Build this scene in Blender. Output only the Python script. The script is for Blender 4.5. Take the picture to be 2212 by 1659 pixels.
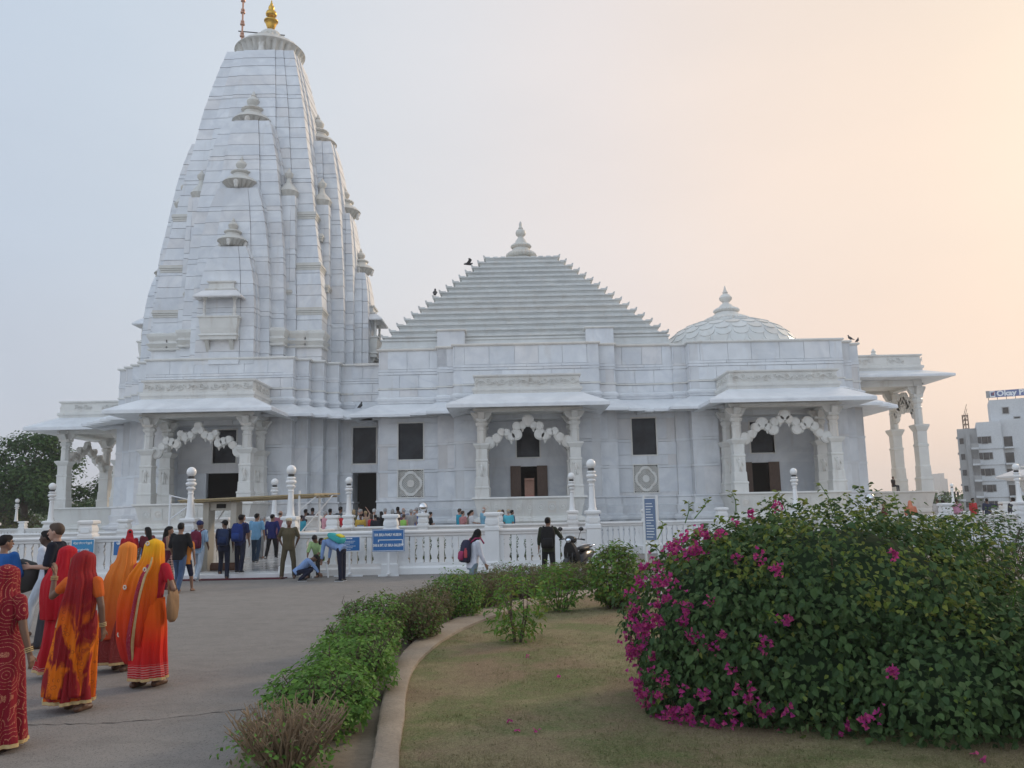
import bpy, math, random
from math import sin, cos, pi, radians as R
from mathutils import Vector as V, Matrix
random.seed(7)
S = bpy.context.scene
for o in list(bpy.data.objects): bpy.data.objects.remove(o)
# ------------------------------------------------------------------ camera
PITCH, ROLL, FPX, CZ = R(8.72), .02, 1790., 1.8
cam = bpy.data.cameras.new('camera'); camo = bpy.data.objects.new('camera', cam); S.collection.objects.link(camo)
cam.sensor_width = 36; cam.lens = 36*FPX/2212; cam.clip_start = .1; cam.clip_end = 6000
_r0, _u0, _f0 = V((1,0,0)), V((0,-sin(PITCH),cos(PITCH))), V((0,cos(PITCH),sin(PITCH)))
_rt = _r0*cos(ROLL)-_u0*sin(ROLL); _up = _r0*sin(ROLL)+_u0*cos(ROLL)
camo.matrix_world = Matrix(((_rt.x,_up.x,-_f0.x,0),(_rt.y,_up.y,-_f0.y,0),(_rt.z,_up.z,-_f0.z,CZ),(0,0,0,1)))
S.camera = camo
# ------------------------------------------------------------------ light
SUN_AZ, SUN_EL = R(50), R(22)          # azimuth from +Y towards +X
w = bpy.data.worlds.new('World'); S.world = w; w.use_nodes = True
nt = w.node_tree; nt.nodes.clear()
sky = nt.nodes.new('ShaderNodeTexSky'); sky.sky_type = 'NISHITA'; sky.sun_disc = False
sky.sun_elevation = SUN_EL; sky.sun_rotation = SUN_AZ; sky.air_density = 1.0; sky.dust_density = 6.0; sky.ozone_density = 2.5; sky.altitude = 400
def wn(t, **k):
    n = nt.nodes.new(t)
    for a, b in k.items(): setattr(n, a, b)
    return n
tc = wn('ShaderNodeTexCoord')
# milky haze that hides the blue: a pale veil tinted warm towards the sun, brightened opposite it, behind the camera, to light the facade
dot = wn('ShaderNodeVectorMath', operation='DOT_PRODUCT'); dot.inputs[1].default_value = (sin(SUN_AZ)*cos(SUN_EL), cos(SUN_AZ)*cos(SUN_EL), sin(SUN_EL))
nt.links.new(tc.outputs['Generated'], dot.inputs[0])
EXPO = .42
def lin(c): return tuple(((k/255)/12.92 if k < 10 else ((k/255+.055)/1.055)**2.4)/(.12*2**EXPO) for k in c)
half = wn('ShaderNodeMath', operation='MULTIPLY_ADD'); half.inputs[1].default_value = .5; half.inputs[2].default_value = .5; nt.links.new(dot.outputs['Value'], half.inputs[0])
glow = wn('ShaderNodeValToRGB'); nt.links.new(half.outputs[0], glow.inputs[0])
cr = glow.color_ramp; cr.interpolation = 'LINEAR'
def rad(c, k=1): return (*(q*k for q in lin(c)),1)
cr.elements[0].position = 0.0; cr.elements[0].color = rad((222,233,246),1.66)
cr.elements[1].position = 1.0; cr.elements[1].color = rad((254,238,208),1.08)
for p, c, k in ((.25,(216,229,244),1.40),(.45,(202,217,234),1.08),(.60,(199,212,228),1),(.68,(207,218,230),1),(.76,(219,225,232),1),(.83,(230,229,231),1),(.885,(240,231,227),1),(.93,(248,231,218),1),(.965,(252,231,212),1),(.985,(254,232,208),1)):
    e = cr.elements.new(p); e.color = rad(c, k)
sep = wn('ShaderNodeSeparateXYZ'); nt.links.new(tc.outputs['Generated'], sep.inputs[0])
hz = wn('ShaderNodeValToRGB'); nt.links.new(sep.outputs['Z'], hz.inputs[0]); h_ = hz.color_ramp; h_.interpolation = 'EASE'
h_.elements[0].position = 0; h_.elements[0].color = (.92,.85,.83,1); h_.elements[1].position = .55; h_.elements[1].color = (.965,.98,1.0,1)
e = h_.elements.new(.16); e.color = (.985,.935,.91,1)
e = h_.elements.new(.32); e.color = (.99,.98,.978,1)
veil = wn('ShaderNodeMix', data_type='RGBA', blend_type='MULTIPLY'); veil.inputs['Factor'].default_value = 1
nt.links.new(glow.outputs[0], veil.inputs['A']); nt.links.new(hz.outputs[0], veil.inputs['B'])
mix = wn('ShaderNodeMix', data_type='RGBA'); mix.inputs['Factor'].default_value = .965
cn = wn('ShaderNodeTexNoise'); cn.inputs['Scale'].default_value = 2.2; cn.inputs['Detail'].default_value = 5; cn.inputs['Roughness'].default_value = .5
cm = wn('ShaderNodeMapping'); cm.inputs['Scale'].default_value = (1,1,2.6); nt.links.new(tc.outputs['Generated'], cm.inputs[0]); nt.links.new(cm.outputs[0], cn.inputs['Vector'])
cq = wn('ShaderNodeValToRGB'); nt.links.new(cn.outputs['Fac'], cq.inputs[0]); cq.color_ramp.elements[0].position = .3; cq.color_ramp.elements[0].color = (.955,.965,.975,1); cq.color_ramp.elements[1].position = .72; cq.color_ramp.elements[1].color = (1.03,1.025,1.02,1)
thin = wn('ShaderNodeMix', data_type='RGBA', blend_type='MULTIPLY'); thin.inputs['Factor'].default_value = 1
nt.links.new(veil.outputs['Result'], thin.inputs['A']); nt.links.new(cq.outputs[0], thin.inputs['B'])
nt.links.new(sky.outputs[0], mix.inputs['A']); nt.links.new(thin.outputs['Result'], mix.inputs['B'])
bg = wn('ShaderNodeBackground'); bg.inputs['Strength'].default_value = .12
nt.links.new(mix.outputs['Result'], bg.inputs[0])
wo = wn('ShaderNodeOutputWorld'); nt.links.new(bg.outputs[0], wo.inputs[0])
sl = bpy.data.lights.new('sun', 'SUN'); so = bpy.data.objects.new('sun', sl); S.collection.objects.link(so)
sl.energy = 1.25; sl.angle = R(11); sl.color = (1.0,.80,.58)
so.rotation_euler = V((-sin(SUN_AZ)*cos(SUN_EL), -cos(SUN_AZ)*cos(SUN_EL), -sin(SUN_EL))).to_track_quat('-Z','Y').to_euler()
so.location = (40,30,40)
S.view_settings.view_transform = 'Standard'; S.view_settings.look = 'None'; S.view_settings.gamma = 1
S.view_settings.exposure = EXPO; S.view_settings.use_curve_mapping = False
S.render.engine = 'CYCLES'; S.cycles.max_bounces = 6; S.cycles.diffuse_bounces = 3; S.cycles.use_denoising = True

# ------------------------------------------------------------------ helpers
COL = S.collection
def at(x, y, Y):                       # photo pixel (2212 wide) + depth -> point
    u = x-1106; v = 829.5-y
    a = u*cos(ROLL)+v*sin(ROLL); b = -u*sin(ROLL)+v*cos(ROLL)
    t = Y/(cos(PITCH)*FPX-sin(PITCH)*b)
    return V((a*t, Y, CZ+t*(b*cos(PITCH)+FPX*sin(PITCH))))
def gnd(x, y, z=0):
    u = x-1106; v = 829.5-y
    a = u*cos(ROLL)+v*sin(ROLL); b = -u*sin(ROLL)+v*cos(ROLL)
    t = (z-CZ)/(b*cos(PITCH)+FPX*sin(PITCH))
    return V((a*t, t*(cos(PITCH)*FPX-sin(PITCH)*b), z))
def tag(o, label=None, cat=None, group=None, kind=None):
    if label: o['label'] = label
    if cat: o['category'] = cat
    if group: o['group'] = group
    if kind: o['kind'] = kind
    return o
def empty(name, loc=(0,0,0), rz=0, label=None, cat=None, group=None):
    o = bpy.data.objects.new(name, None); COL.objects.link(o); o.location = loc; o.rotation_euler = (0,0,rz)
    o.empty_display_size = .2
    return tag(o, label, cat, group)
def link(name, me, parent=None, kind=None):
    o = bpy.data.objects.new(name, me); COL.objects.link(o)
    if parent is not None: o.parent = parent
    if kind: o['kind'] = kind
    return o
def copy_tree(o, parent=None):
    c = o.copy(); COL.objects.link(c); c.parent = parent
    for ch in list(o.children): copy_tree(ch, c)
    return c
class MB:
    def __init__(s, M=None): s.v = []; s.f = []; s.M = M
    def add(s, vs, fs):
        n = len(s.v)
        if s.M is not None: vs = [tuple(s.M @ V(p)) for p in vs]
        s.v.extend([tuple(p) for p in vs]); s.f.extend([tuple(i+n for i in f) for f in fs]); return s
    def hexa(s, p):  # 4 bottom (ccw from above) + 4 top
        return s.add(p, [(3,2,1,0),(4,5,6,7),(0,1,5,4),(1,2,6,5),(2,3,7,6),(3,0,4,7)])
    def box(s, x0, x1, y0, y1, z0, z1):
        return s.hexa([(x0,y0,z0),(x1,y0,z0),(x1,y1,z0),(x0,y1,z0),(x0,y0,z1),(x1,y0,z1),(x1,y1,z1),(x0,y1,z1)])
    def cbox(s, c, d):
        return s.box(c[0]-d[0]/2,c[0]+d[0]/2,c[1]-d[1]/2,c[1]+d[1]/2,c[2]-d[2]/2,c[2]+d[2]/2)
    def loft(s, rings, cap=True, closed=True):
        n = len(rings[0]); vs = [p for r in rings for p in r]; fs = []
        for k in range(len(rings)-1):
            for i in range(n if closed else n-1):
                j = (i+1) % n; fs.append((k*n+i, k*n+j, (k+1)*n+j, (k+1)*n+i))
        if cap:
            fs.append(tuple(range(n-1,-1,-1))); fs.append(tuple((len(rings)-1)*n+i for i in range(n)))
        return s.add(vs, fs)
    def prism(s, poly, z0, z1):
        return s.loft([[(x,y,z0) for x,y in poly],[(x,y,z1) for x,y in poly]])
    def lathe(s, prof, c=(0,0,0), n=24, rib=0):
        rings = []
        for q in prof:
            r, z = q[0], q[1]; am = q[2] if len(q) > 2 else 0
            rr = [r*(1-am*(1-abs(cos(rib*pi*k/n)))) for k in range(n)]
            rings.append([(c[0]+rr[k]*cos(2*pi*k/n), c[1]+rr[k]*sin(2*pi*k/n), c[2]+z) for k in range(n)])
        return s.loft(rings)
    def tube(s, pts, rad, n=8, cap=True):
        pts = [V(p) for p in pts]; rings = []
        if not hasattr(rad, '__len__'): rad = [rad]*len(pts)
        t0 = (pts[1]-pts[0]).normalized(); a = V((0,0,1)) if abs(t0.z) < .9 else V((1,0,0))
        nx = t0.cross(a).normalized()
        for i, p in enumerate(pts):
            t = (pts[min(i+1,len(pts)-1)]-pts[max(i-1,0)])
            t = t.normalized() if t.length > 1e-9 else t0
            nx = (nx-t*nx.dot(t)); nx = nx.normalized() if nx.length > 1e-6 else t.orthogonal().normalized()
            ny = t.cross(nx)
            rings.append([tuple(p+(nx*cos(2*pi*k/n)+ny*sin(2*pi*k/n))*rad[i]) for k in range(n)])
        return s.loft(rings, cap)
    def capsule(s, a, b, ra, rb, n=10):
        a = V(a); b = V(b); d = b-a
        if d.length < 1e-5: d = V((0,0,1e-4)); b = a+d
        d = d.normalized(); pts = []; rad = []
        for k in (1,.8,.5): pts.append(a-d*ra*k*.98); rad.append(ra*max(.05,math.sqrt(1-min(1,k*.98)**2)))
        pts.append(a); rad.append(ra); pts.append(b); rad.append(rb)
        for k in (.5,.8,1): pts.append(b+d*rb*k*.98); rad.append(rb*max(.05,math.sqrt(1-min(1,k*.98)**2)))
        return s.tube(pts, rad, n)
    def ball(s, c, r, n=14, m=9):
        if not hasattr(r,'__len__'): r = (r,r,r)
        rings = []
        for i in range(m+1):
            t = -pi/2+pi*i/m; t = max(-pi/2+.04, min(pi/2-.04, t))
            rings.append([(c[0]+r[0]*cos(t)*cos(2*pi*k/n), c[1]+r[1]*cos(t)*sin(2*pi*k/n), c[2]+r[2]*sin(t)) for k in range(n)])
        return s.loft(rings)
    def build(s, name, mat, parent=None, kind=None, smooth=False, bevel=0, loc=None):
        me = bpy.data.meshes.new(name); me.from_pydata(s.v, [], s.f); me.update()
        if mat is not None: me.materials.append(mat)
        if smooth:
            for p in me.polygons: p.use_smooth = True
            if smooth != True: me.set_sharp_from_angle(angle=R(smooth))
        o = link(name, me, parent, kind)
        if bevel:
            b = o.modifiers.new('bevel','BEVEL'); b.width = bevel; b.segments = 2; b.limit_method = 'ANGLE'
        if loc: o.location = loc
        return o
def offs(poly, d):                     # offset a ccw rectilinear (or any) polygon outwards
    n = len(poly); out = []
    for i in range(n):
        a, b, c = V(poly[i-1]), V(poly[i]), V(poly[(i+1) % n])
        e1 = (b-a).normalized(); e2 = (c-b).normalized()
        n1 = V((e1.y,-e1.x)); n2 = V((e2.y,-e2.x)); k = 1+n1.dot(n2)
        m = (n1+n2)/k if k > .05 else n1
        out.append(tuple(b+m*d))
    return out
def ring_profile(mb, poly, prof, cap=True):
    mb.loft([[(x,y,z) for x,y in offs(poly,d)] for d, z in prof], cap)
def rect_minus(r, holes):
    rs = [r]
    for h in holes:
        out = []
        for a0,a1,b0,b1 in rs:
            if h[0] >= a1 or h[1] <= a0 or h[2] >= b1 or h[3] <= b0: out.append((a0,a1,b0,b1)); continue
            if h[2] > b0: out.append((a0,a1,b0,h[2]))
            if h[3] < b1: out.append((a0,a1,h[3],b1))
            c0, c1 = max(b0,h[2]), min(b1,h[3])
            if h[0] > a0: out.append((a0,h[0],c0,c1))
            if h[1] < a1: out.append((h[1],a1,c0,c1))
        rs = out
    return [q for q in rs if q[1]-q[0] > .03 and q[3]-q[2] > .03]
# ------------------------------------------------------------------ materials
def mat(name, col=(.5,.5,.5), rough=.6, metal=0, spec=.5, emit=None):
    m = bpy.data.materials.new(name); m.use_nodes = True
    b = m.node_tree.nodes['Principled BSDF']
    b.inputs['Base Color'].default_value = (*col,1); b.inputs['Roughness'].default_value = rough
    b.inputs['Metallic'].default_value = metal; b.inputs['Specular IOR Level'].default_value = spec
    m.diffuse_color = (*col,1)
    return m
class NT:
    def __init__(s, m): s.m = m; s.t = m.node_tree; s.b = s.t.nodes['Principled BSDF']
    def n(s, typ, ins=None, **k):
        n = s.t.nodes.new('ShaderNode'+typ)
        for a, b in k.items(): setattr(n, a, b)
        for a, b in (ins or {}).items(): s.set(n.inputs[a], b)
        return n
    def set(s, inp, b):
        if isinstance(b, bpy.types.NodeSocket): s.t.links.new(b, inp)
        elif isinstance(b, bpy.types.Node): s.t.links.new(b.outputs[0], inp)
        else: inp.default_value = b
    def pos(s, scale=(1,1,1), obj=True):
        c = s.n('TexCoord') if obj else None
        src = c.outputs['Object'] if obj else s.n('NewGeometry').outputs['Position']
        return s.n('Mapping', {'Vector': src, 'Scale': scale}).outputs[0]
    def noise(s, vec, scale, detail=4, rough=.55, dist=0):
        return s.n('TexNoise', {'Vector': vec, 'Scale': scale, 'Detail': detail, 'Roughness': rough, 'Distortion': dist}).outputs['Fac']
    def ramp(s, fac, pts):
        n = s.n('ValToRGB', {'Fac': fac}); e = n.color_ramp.elements
        pts = [(p, (c,c,c,1) if not hasattr(c,'__len__') else (*c,1)) for p, c in pts]
        e[0].position, e[0].color = pts[0]; e[1].position, e[1].color = pts[-1]
        for p, c in pts[1:-1]: q = e.new(p); q.color = c
        return n.outputs[0]
    def mix(s, f, a, b, mode='MIX'):
        n = s.n('Mix', data_type='RGBA', blend_type=mode); s.set(n.inputs['Factor'], f)
        for k, q in (('A',a),('B',b)): s.set(n.inputs[k], (*q,1) if isinstance(q, tuple) and len(q) == 3 else q)
        return n.outputs['Result']
    def math(s, op, a, b=0):
        n = s.n('Math', operation=op); s.set(n.inputs[0], a); s.set(n.inputs[1], b); return n.outputs[0]
    def island(s):                     # a value of its own for every slab, leaf, pane
        g = s.n('NewGeometry').outputs['Random Per Island']; o = s.n('ObjectInfo').outputs['Random']
        return s.math('FRACT', s.math('ADD', s.math('MULTIPLY', g, 7.31), s.math('MULTIPLY', o, 5.17)))
    def bump(s, h, strength=.3, dist=.02):
        s.set(s.b.inputs['Normal'], s.n('Bump', {'Height': h, 'Strength': strength, 'Distance': dist}))
    def base(s, c): s.set(s.b.inputs['Base Color'], c)
def marble(name, base=(.735,.755,.775), var=.08, vein=.30, warm=.12, rough=.42, stain=.25):
    m = mat(name, base, rough, spec=.4); t = NT(m); p = t.pos(obj=False)
    isl = t.island()
    v1 = t.noise(p, .30, 5, .55, 1.6); vv = t.ramp(v1, [(.42,0),(.50,1),(.58,0)])
    v2 = t.noise(p, 1.3, 3, .5)
    c = t.mix(t.ramp(v2, [(.35,0),(.7,1)]), tuple(k*.93 for k in base), tuple(min(1,k*1.05) for k in base))
    c = t.mix(t.math('MULTIPLY', vv, vein), c, (base[0]*.66,base[1]*.69,base[2]*.75))
    br = t.ramp(isl, [(0,1-var),(.5,1.0),(.85,1.0),(1,1-var*1.2)])
    c = t.mix(1.0, c, br, 'MULTIPLY')
    tint = t.ramp(t.math('FRACT', t.math('MULTIPLY', isl, 3.7)), [(0,(1,1,1)),(.6,(1,1,1)),(1,(1.0,.955,.92))])
    c = t.mix(1.0, c, tint, 'MULTIPLY')
    st = t.noise(t.pos((1.2,1.2,.25), False), 1.6, 5, .65, .6)
    sf = t.math('MULTIPLY', t.ramp(st, [(.55,0),(.75,1)]), stain)
    c = t.mix(sf, c, (.44,.38,.31))
    t.base(c)
    t.bump(t.noise(p, 9, 4), .08, .01)
    return m
def cloth(name, col, col2=None, rough=.85, fold=.5, scale=9):
    m = mat(name, col, rough, spec=.2); t = NT(m); p = t.pos((1,1,.35))
    f = t.noise(p, scale, 3, .5, .6)
    t.base(t.mix(t.ramp(f, [(.3,0),(.7,1)]), tuple(c*.82 for c in col), col2 or tuple(min(1,c*1.12) for c in col)))
    t.bump(f, fold, .03); return m
_cl = {}
def C(col, fold=.6):
    k = tuple(round(c,3) for c in col)
    if k not in _cl: _cl[k] = cloth('cloth', k, fold=fold)
    return _cl[k]
M = {}
M['marble'] = marble('marble')
M['core'] = marble('marble_backing', (.66,.67,.68), 0, .1)
M['carved'] = marble('carved_marble', (.72,.71,.67), .04, .1, stain=.5)
M['weathered'] = marble('weathered_marble', (.62,.61,.565), .04, .1, stain=.55)
M['painted'] = marble('balustrade_marble', (.80,.805,.80), .03, .10, stain=.16)
M['eave'] = marble('eave_marble', (.775,.79,.805), .04, .2, stain=.13)
M['roofm'] = marble('roof_marble', (.66,.675,.66), .05, .12, stain=.33)
# ------------------------------------------------------------------ ground, terrace (setting)
def ground_mat():
    m = mat('asphalt', (.13,.125,.12), .9, spec=.2); t = NT(m); p = t.pos(obj=False)
    c = t.mix(t.ramp(t.noise(p, .35, 5, .6), [(.3,0),(.7,1)]), (.145,.136,.13), (.215,.203,.192))
    c = t.mix(t.ramp(t.noise(t.pos((1,2.2,1), False), .9, 4, .6, .8), [(.5,0),(.68,.6)]), c, (.125,.118,.113))
    c = t.mix(t.ramp(t.noise(p, 5.5, 5, .65), [(.42,0),(.66,.6)]), c, (.25,.23,.21))
    c = t.mix(t.ramp(t.noise(t.pos((1,1.6,1), False), 1.7, 6, .68, .5), [(.50,0),(.60,.55)]), c, (.115,.108,.102))
    c = t.mix(t.ramp(t.noise(p, 130, 2, .6), [(.3,0),(.75,1)]), c, (.30,.28,.26)); 
    c = t.mix(t.ramp(t.noise(p, 45, 2, .6), [(.56,0),(.66,.65)]), c, (.085,.08,.075))
    t.base(c); t.bump(t.noise(p, 90, 4, .75), .7, .015); return m
def simple(name, a, b, sc=3, rough=.9, bumpsc=40, bs=.3):
    m = mat(name, a, rough, spec=.25); t = NT(m); p = t.pos(obj=False)
    c = t.mix(t.ramp(t.noise(p, sc, 6, .62), [(.32,0),(.68,1)]), a, b)
    c = t.mix(t.ramp(t.noise(p, sc*14, 3, .6), [(.35,0),(.8,.5)]), c, tuple(k*.6 for k in a))
    t.base(c); t.bump(t.noise(p, bumpsc, 4, .6), bs, .02); return m
M['asphalt'] = ground_mat()
M['earth'] = simple('dry_earth', (.17,.14,.105), (.24,.20,.15), 1.2)
M['kerb'] = simple('kerb_concrete', (.25,.205,.16), (.34,.285,.225), 2.2, .9, 25, .4)
M['field'] = simple('far_ground', (.16,.14,.11), (.12,.13,.08), .05)
def lawn_mat():
    m = mat('dry_lawn', (.14,.12,.06), .95, spec=.1); t = NT(m); p = t.pos(obj=False)
    big = t.ramp(t.noise(p, .55, 5, .6, .6), [(.40,0),(.58,1)])
    c = t.mix(big, (.215,.150,.100), (.24,.215,.115))
    c = t.mix(t.ramp(t.noise(p, .9, 5, .62, .4), [(.46,0),(.58,.9)]), c, (.10,.14,.045))
    c = t.mix(t.ramp(t.noise(p, 7, 4, .6), [(.40,0),(.70,.55)]), c, (.15,.105,.07))
    c = t.mix(t.ramp(t.noise(p, 60, 3, .7), [(.42,0),(.75,.75)]), c, (.36,.30,.18))
    c = t.mix(t.ramp(t.noise(p, 95, 2, .7), [(.50,0),(.70,.8)]), c, (.07,.06,.035))
    t.base(c); t.bump(t.noise(p, 80, 4, .7), .6, .02); return m
M['lawn'] = lawn_mat()
def tile_mat():
    m = mat('floor_marble', (.60,.60,.60), .12, spec=.5); t = NT(m); p = t.pos(obj=False)
    n = t.n('TexBrick', {'Vector': p, 'Color1': (.62,.62,.61,1), 'Color2': (.56,.57,.57,1), 'Mortar': (.36,.36,.35,1), 'Scale': 1.0, 'Mortar Size': .006, 'Brick Width': .9, 'Row Height': .6})
    t.base(t.mix(t.ramp(t.noise(p, 1.1, 4), [(.4,0),(.7,.4)]), n.outputs[0], (.47,.47,.46)))
    t.set(t.b.inputs['Roughness'], t.ramp(t.noise(p, 3, 3), [(.3,.08),(.7,.3)])); return m
M['tile'] = tile_mat()
def sheet(name, poly, z, m, kind='structure'):
    return MB().add([(x,y,z) for x,y in poly], [tuple(range(len(poly)))]).build(name, m, kind=kind)
sheet('ground', [(-690,-35),(690,-35),(690,980),(-690,980)], -.03, M['field'])
sheet('road', [(-60,-20),(60,-20),(60,25.75),(-60,25.75)], 0, M['asphalt'])
# terrace slab the temple stands on, with the gate corridor in front
def rbox(name, x0,x1,y0,y1,z0,z1,m,kind='structure',parent=None):
    return MB().box(x0,x1,y0,y1,z0,z1).build(name, m, parent, kind)
NEWEL = 3.05; GX0, GX1 = -9.84, -6.79; FY, RY = 25.4, 34.3; TZ = .3
rbox('terrace', -34, 48, RY-.25, 80, -.05, TZ, M['tile'])
MB().hexa([(GX0+.1,FY-.1,-.04),(GX1-.1,FY-.1,-.04),(GX1-.1,RY-.26,-.04),(GX0+.1,RY-.26,-.04),(GX0+.1,FY-.1,.17),(GX1-.1,FY-.1,.17),(GX1-.1,RY-.26,TZ-.002),(GX0+.1,RY-.26,TZ-.002)]).build('gate_corridor', M['tile'], kind='structure')
MB().box(GX0-.25,GX1+.25,FY-.55,FY-.1,-.04,.13).build('entrance_step', M['painted'], kind='structure', bevel=.012)
sheet('flower_bed', [(-34,25.76),(2.3,25.76),(2.3,34.04),(-34,34.04)], .03, M['earth'])
sheet('forecourt', [(2.31,25.76),(60,25.76),(60,34.04),(2.31,34.04)], .008, M['asphalt'])

# ------------------------------------------------------------------ temple
temple = empty('temple', (.75,43,TZ), label='white marble temple with a tall curved spire, a stepped pyramid roof and a dome', cat='temple')
temple.location = (0,0,0)
def T(name, mb, m=None, smooth=False, parent=None, bevel=0, kind=None):
    return mb.build(name, m or M['marble'], parent or temple, kind, smooth, bevel)
SLABS = {'wall_slab': [], 'spire_block': []}
def slab(kind, pts, m):               # 8 points; weight = apparent area of its outer face
    a = (V(pts[1])-V(pts[0])).length*(V(pts[4])-V(pts[0])).length
    c = V(pts[0]); nrm = (V(pts[1])-V(pts[0])).cross(V(pts[4])-V(pts[0])); nrm.normalize()
    view = (V((0,0,1.8))-c).normalized(); f = nrm.dot(view)
    SLABS[kind].append((a*max(f,0)/c.length_squared, pts, m))
def flush_slabs():
    for kind, L in SLABS.items():
        L.sort(key=lambda q: -q[0])
        for wgt, pts, m in L[:300]: MB().hexa(pts).build(kind, M[m], temple)
        by = {}
        for wgt, pts, m in L[300:]: by.setdefault(m, MB()).hexa(pts)
        for m, mb in by.items(): mb.build('small_'+kind+'s', M[m], temple, 'stuff')
rnd = random.Random(3)
WINDOWS = []
def facade(p0, p1, z0, z1, openings=(), rows=(), colw=1.35, clad=True, mname='marble', core=None, thick=.5):
    p0 = V((*p0,0)); p1 = V((*p1,0)); d = p1-p0; L = d.length; d.normalize(); nrm = V((d.y,-d.x,0))
    pt = lambda s, z, o: tuple(p0+d*s+nrm*o+V((0,0,z)))
    cb = core
    for a0,a1,b0,b1 in rect_minus((0,L,z0,z1), openings):
        cb.hexa([pt(a0,b0,-.06),pt(a1,b0,-.06),pt(a1,b0,-thick),pt(a0,b0,-thick),pt(a0,b1,-.06),pt(a1,b1,-.06),pt(a1,b1,-thick),pt(a0,b1,-thick)])
    if not clad: return
    zs = [z0]+[z for z in rows if z0+.02 < z < z1-.02]+[z1]
    for i in range(len(zs)-1):
        b0, b1 = zs[i], zs[i+1]; h = b1-b0
        n = max(1, round(L/(colw if h > .3 else colw*1.6))); off = (i % 2)*.5 if n > 1 else 0
        cuts = [0]+[L*(k+off)/n+rnd.uniform(-.08,.08)*min(1,L/n) for k in range(0 if off else 1, n)]+[L]
        for k in range(len(cuts)-1):
            for a0,a1,c0,c1 in rect_minus((cuts[k],cuts[k+1],b0,b1), openings):
                pr = rnd.uniform(-.006,.006)+(.03 if h <= .22 else 0); g = .007
                x0 = a0+(g if a0 > .02 else -pr if 0 else 0); x1 = a1-(g if a1 < L-.02 else 0); gz = .009
                slab('wall_slab', [pt(x0,c0+gz,pr),pt(x1,c0+gz,pr),pt(x1,c0+gz,-.07),pt(x0,c0+gz,-.07),pt(x0,c1-gz,pr),pt(x1,c1-gz,pr),pt(x1,c1-gz,-.07),pt(x0,c1-gz,-.07)], mname)
WR = [2.42,3.88,4.02,5.24,5.38,6.75]
UR = [7.5,7.86,8.24,8.34,9.04,9.19,9.34,10.33]
def glass_mat():
    m = mat('dark_glass', (.03,.034,.04), .08, spec=.18); t = NT(m); p = t.pos(obj=False)
    t.base(t.mix(t.ramp(t.noise(p, 1.2, 4), [(.4,0),(.65,1)]), (.014,.016,.02), (.035,.04,.048)))
    t.set(t.b.inputs['Roughness'], .16); return m
M['glass'] = glass_mat()
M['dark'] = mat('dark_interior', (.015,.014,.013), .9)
def wood_mat():
    m = mat('carved_wood', (.10,.05,.03), .5); t = NT(m); p = t.pos((1,1,.2))
    t.base(t.mix(t.noise(p, 18, 5), (.06,.03,.02), (.14,.075,.045))); t.bump(t.noise(p, 30, 3), .3); return m
M['wood'] = wood_mat()
def window(x0,x1,z0,z1,Y,depth=.16):
    f = MB(); b = .07
    for q in ((x0-b,x1+b,z1,z1+b),(x0-b,x1+b,z0-b,z0),(x0-b,x0,z0,z1),(x1,x1+b,z0,z1)): f.box(q[0],q[1],Y-.035,Y+depth,q[2],q[3])
    fr = T('window', f, M['carved'])
    MB().box(x0,x1,Y+depth-.03,Y+depth,z0,z1).build('pane', M['glass'], fr)
    return fr
def jali(x0,x1,z0,z1,Y):
    f = MB(); b = .06; cx, cz = (x0+x1)/2, (z0+z1)/2; w2, h2 = (x1-x0)/2, (z1-z0)/2
    for q in ((x0-b,x1+b,z1,z1+b),(x0-b,x1+b,z0-b,z0),(x0-b,x0,z0,z1),(x1,x1+b,z0,z1)): f.box(q[0],q[1],Y-.035,Y+.14,q[2],q[3])
    fr = T('lattice_window', f, M['carved'])
    MB().box(x0,x1,Y+.12,Y+.14,z0,z1).build('backing', M['dark'], fr)
    g = MB(); n = 13
    for s in (-1,1):
        for k in range(-n, n+1):
            c = k*2*w2/n*.95
            # clip a 45 degree bar to the opening
            pts = []
            for u in [i/24 for i in range(25)]:
                xx = -w2+2*w2*u; zz = s*xx+c
                if abs(zz) <= h2: pts.append((cx+xx, Y+.05, cz+zz))
            if len(pts) > 1: g.tube([pts[0],pts[-1]], .018, 4)
    g.build('lattice', M['carved'], fr, 'stuff')
    q = MB(); N = 64; band = lambda k, o: (lambda th, rr: (cx+rr*w2*cos(th), cz+rr*h2*sin(th)))(2*pi*k/N, o*(.80+.16*abs(cos(2*pi*k/N*2))**.8))
    for y0, y1 in ((Y+.0,Y+.06),):
        for k in range(N):
            a, b_, c_, d_ = band(k,.98), band(k+1,.98), band(k+1,.76), band(k,.76)
            q.add([(a[0],y0,a[1]),(b_[0],y0,b_[1]),(c_[0],y0,c_[1]),(d_[0],y0,d_[1]),(a[0],y1,a[1]),(b_[0],y1,b_[1]),(c_[0],y1,c_[1]),(d_[0],y1,d_[1])],
                  [(0,1,2,3),(7,6,5,4),(0,4,5,1),(2,6,7,3)])
    q.build('quatrefoil_band', M['carved'], fr)
    d = MB(); d.loft([[(cx+.30*w2*cos(2*pi*k/24), y, cz+.27*h2*sin(2*pi*k/24)) for k in range(24)] for y in (Y+.07,Y+.0)]); d.build('boss', M['carved'], fr)
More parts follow.
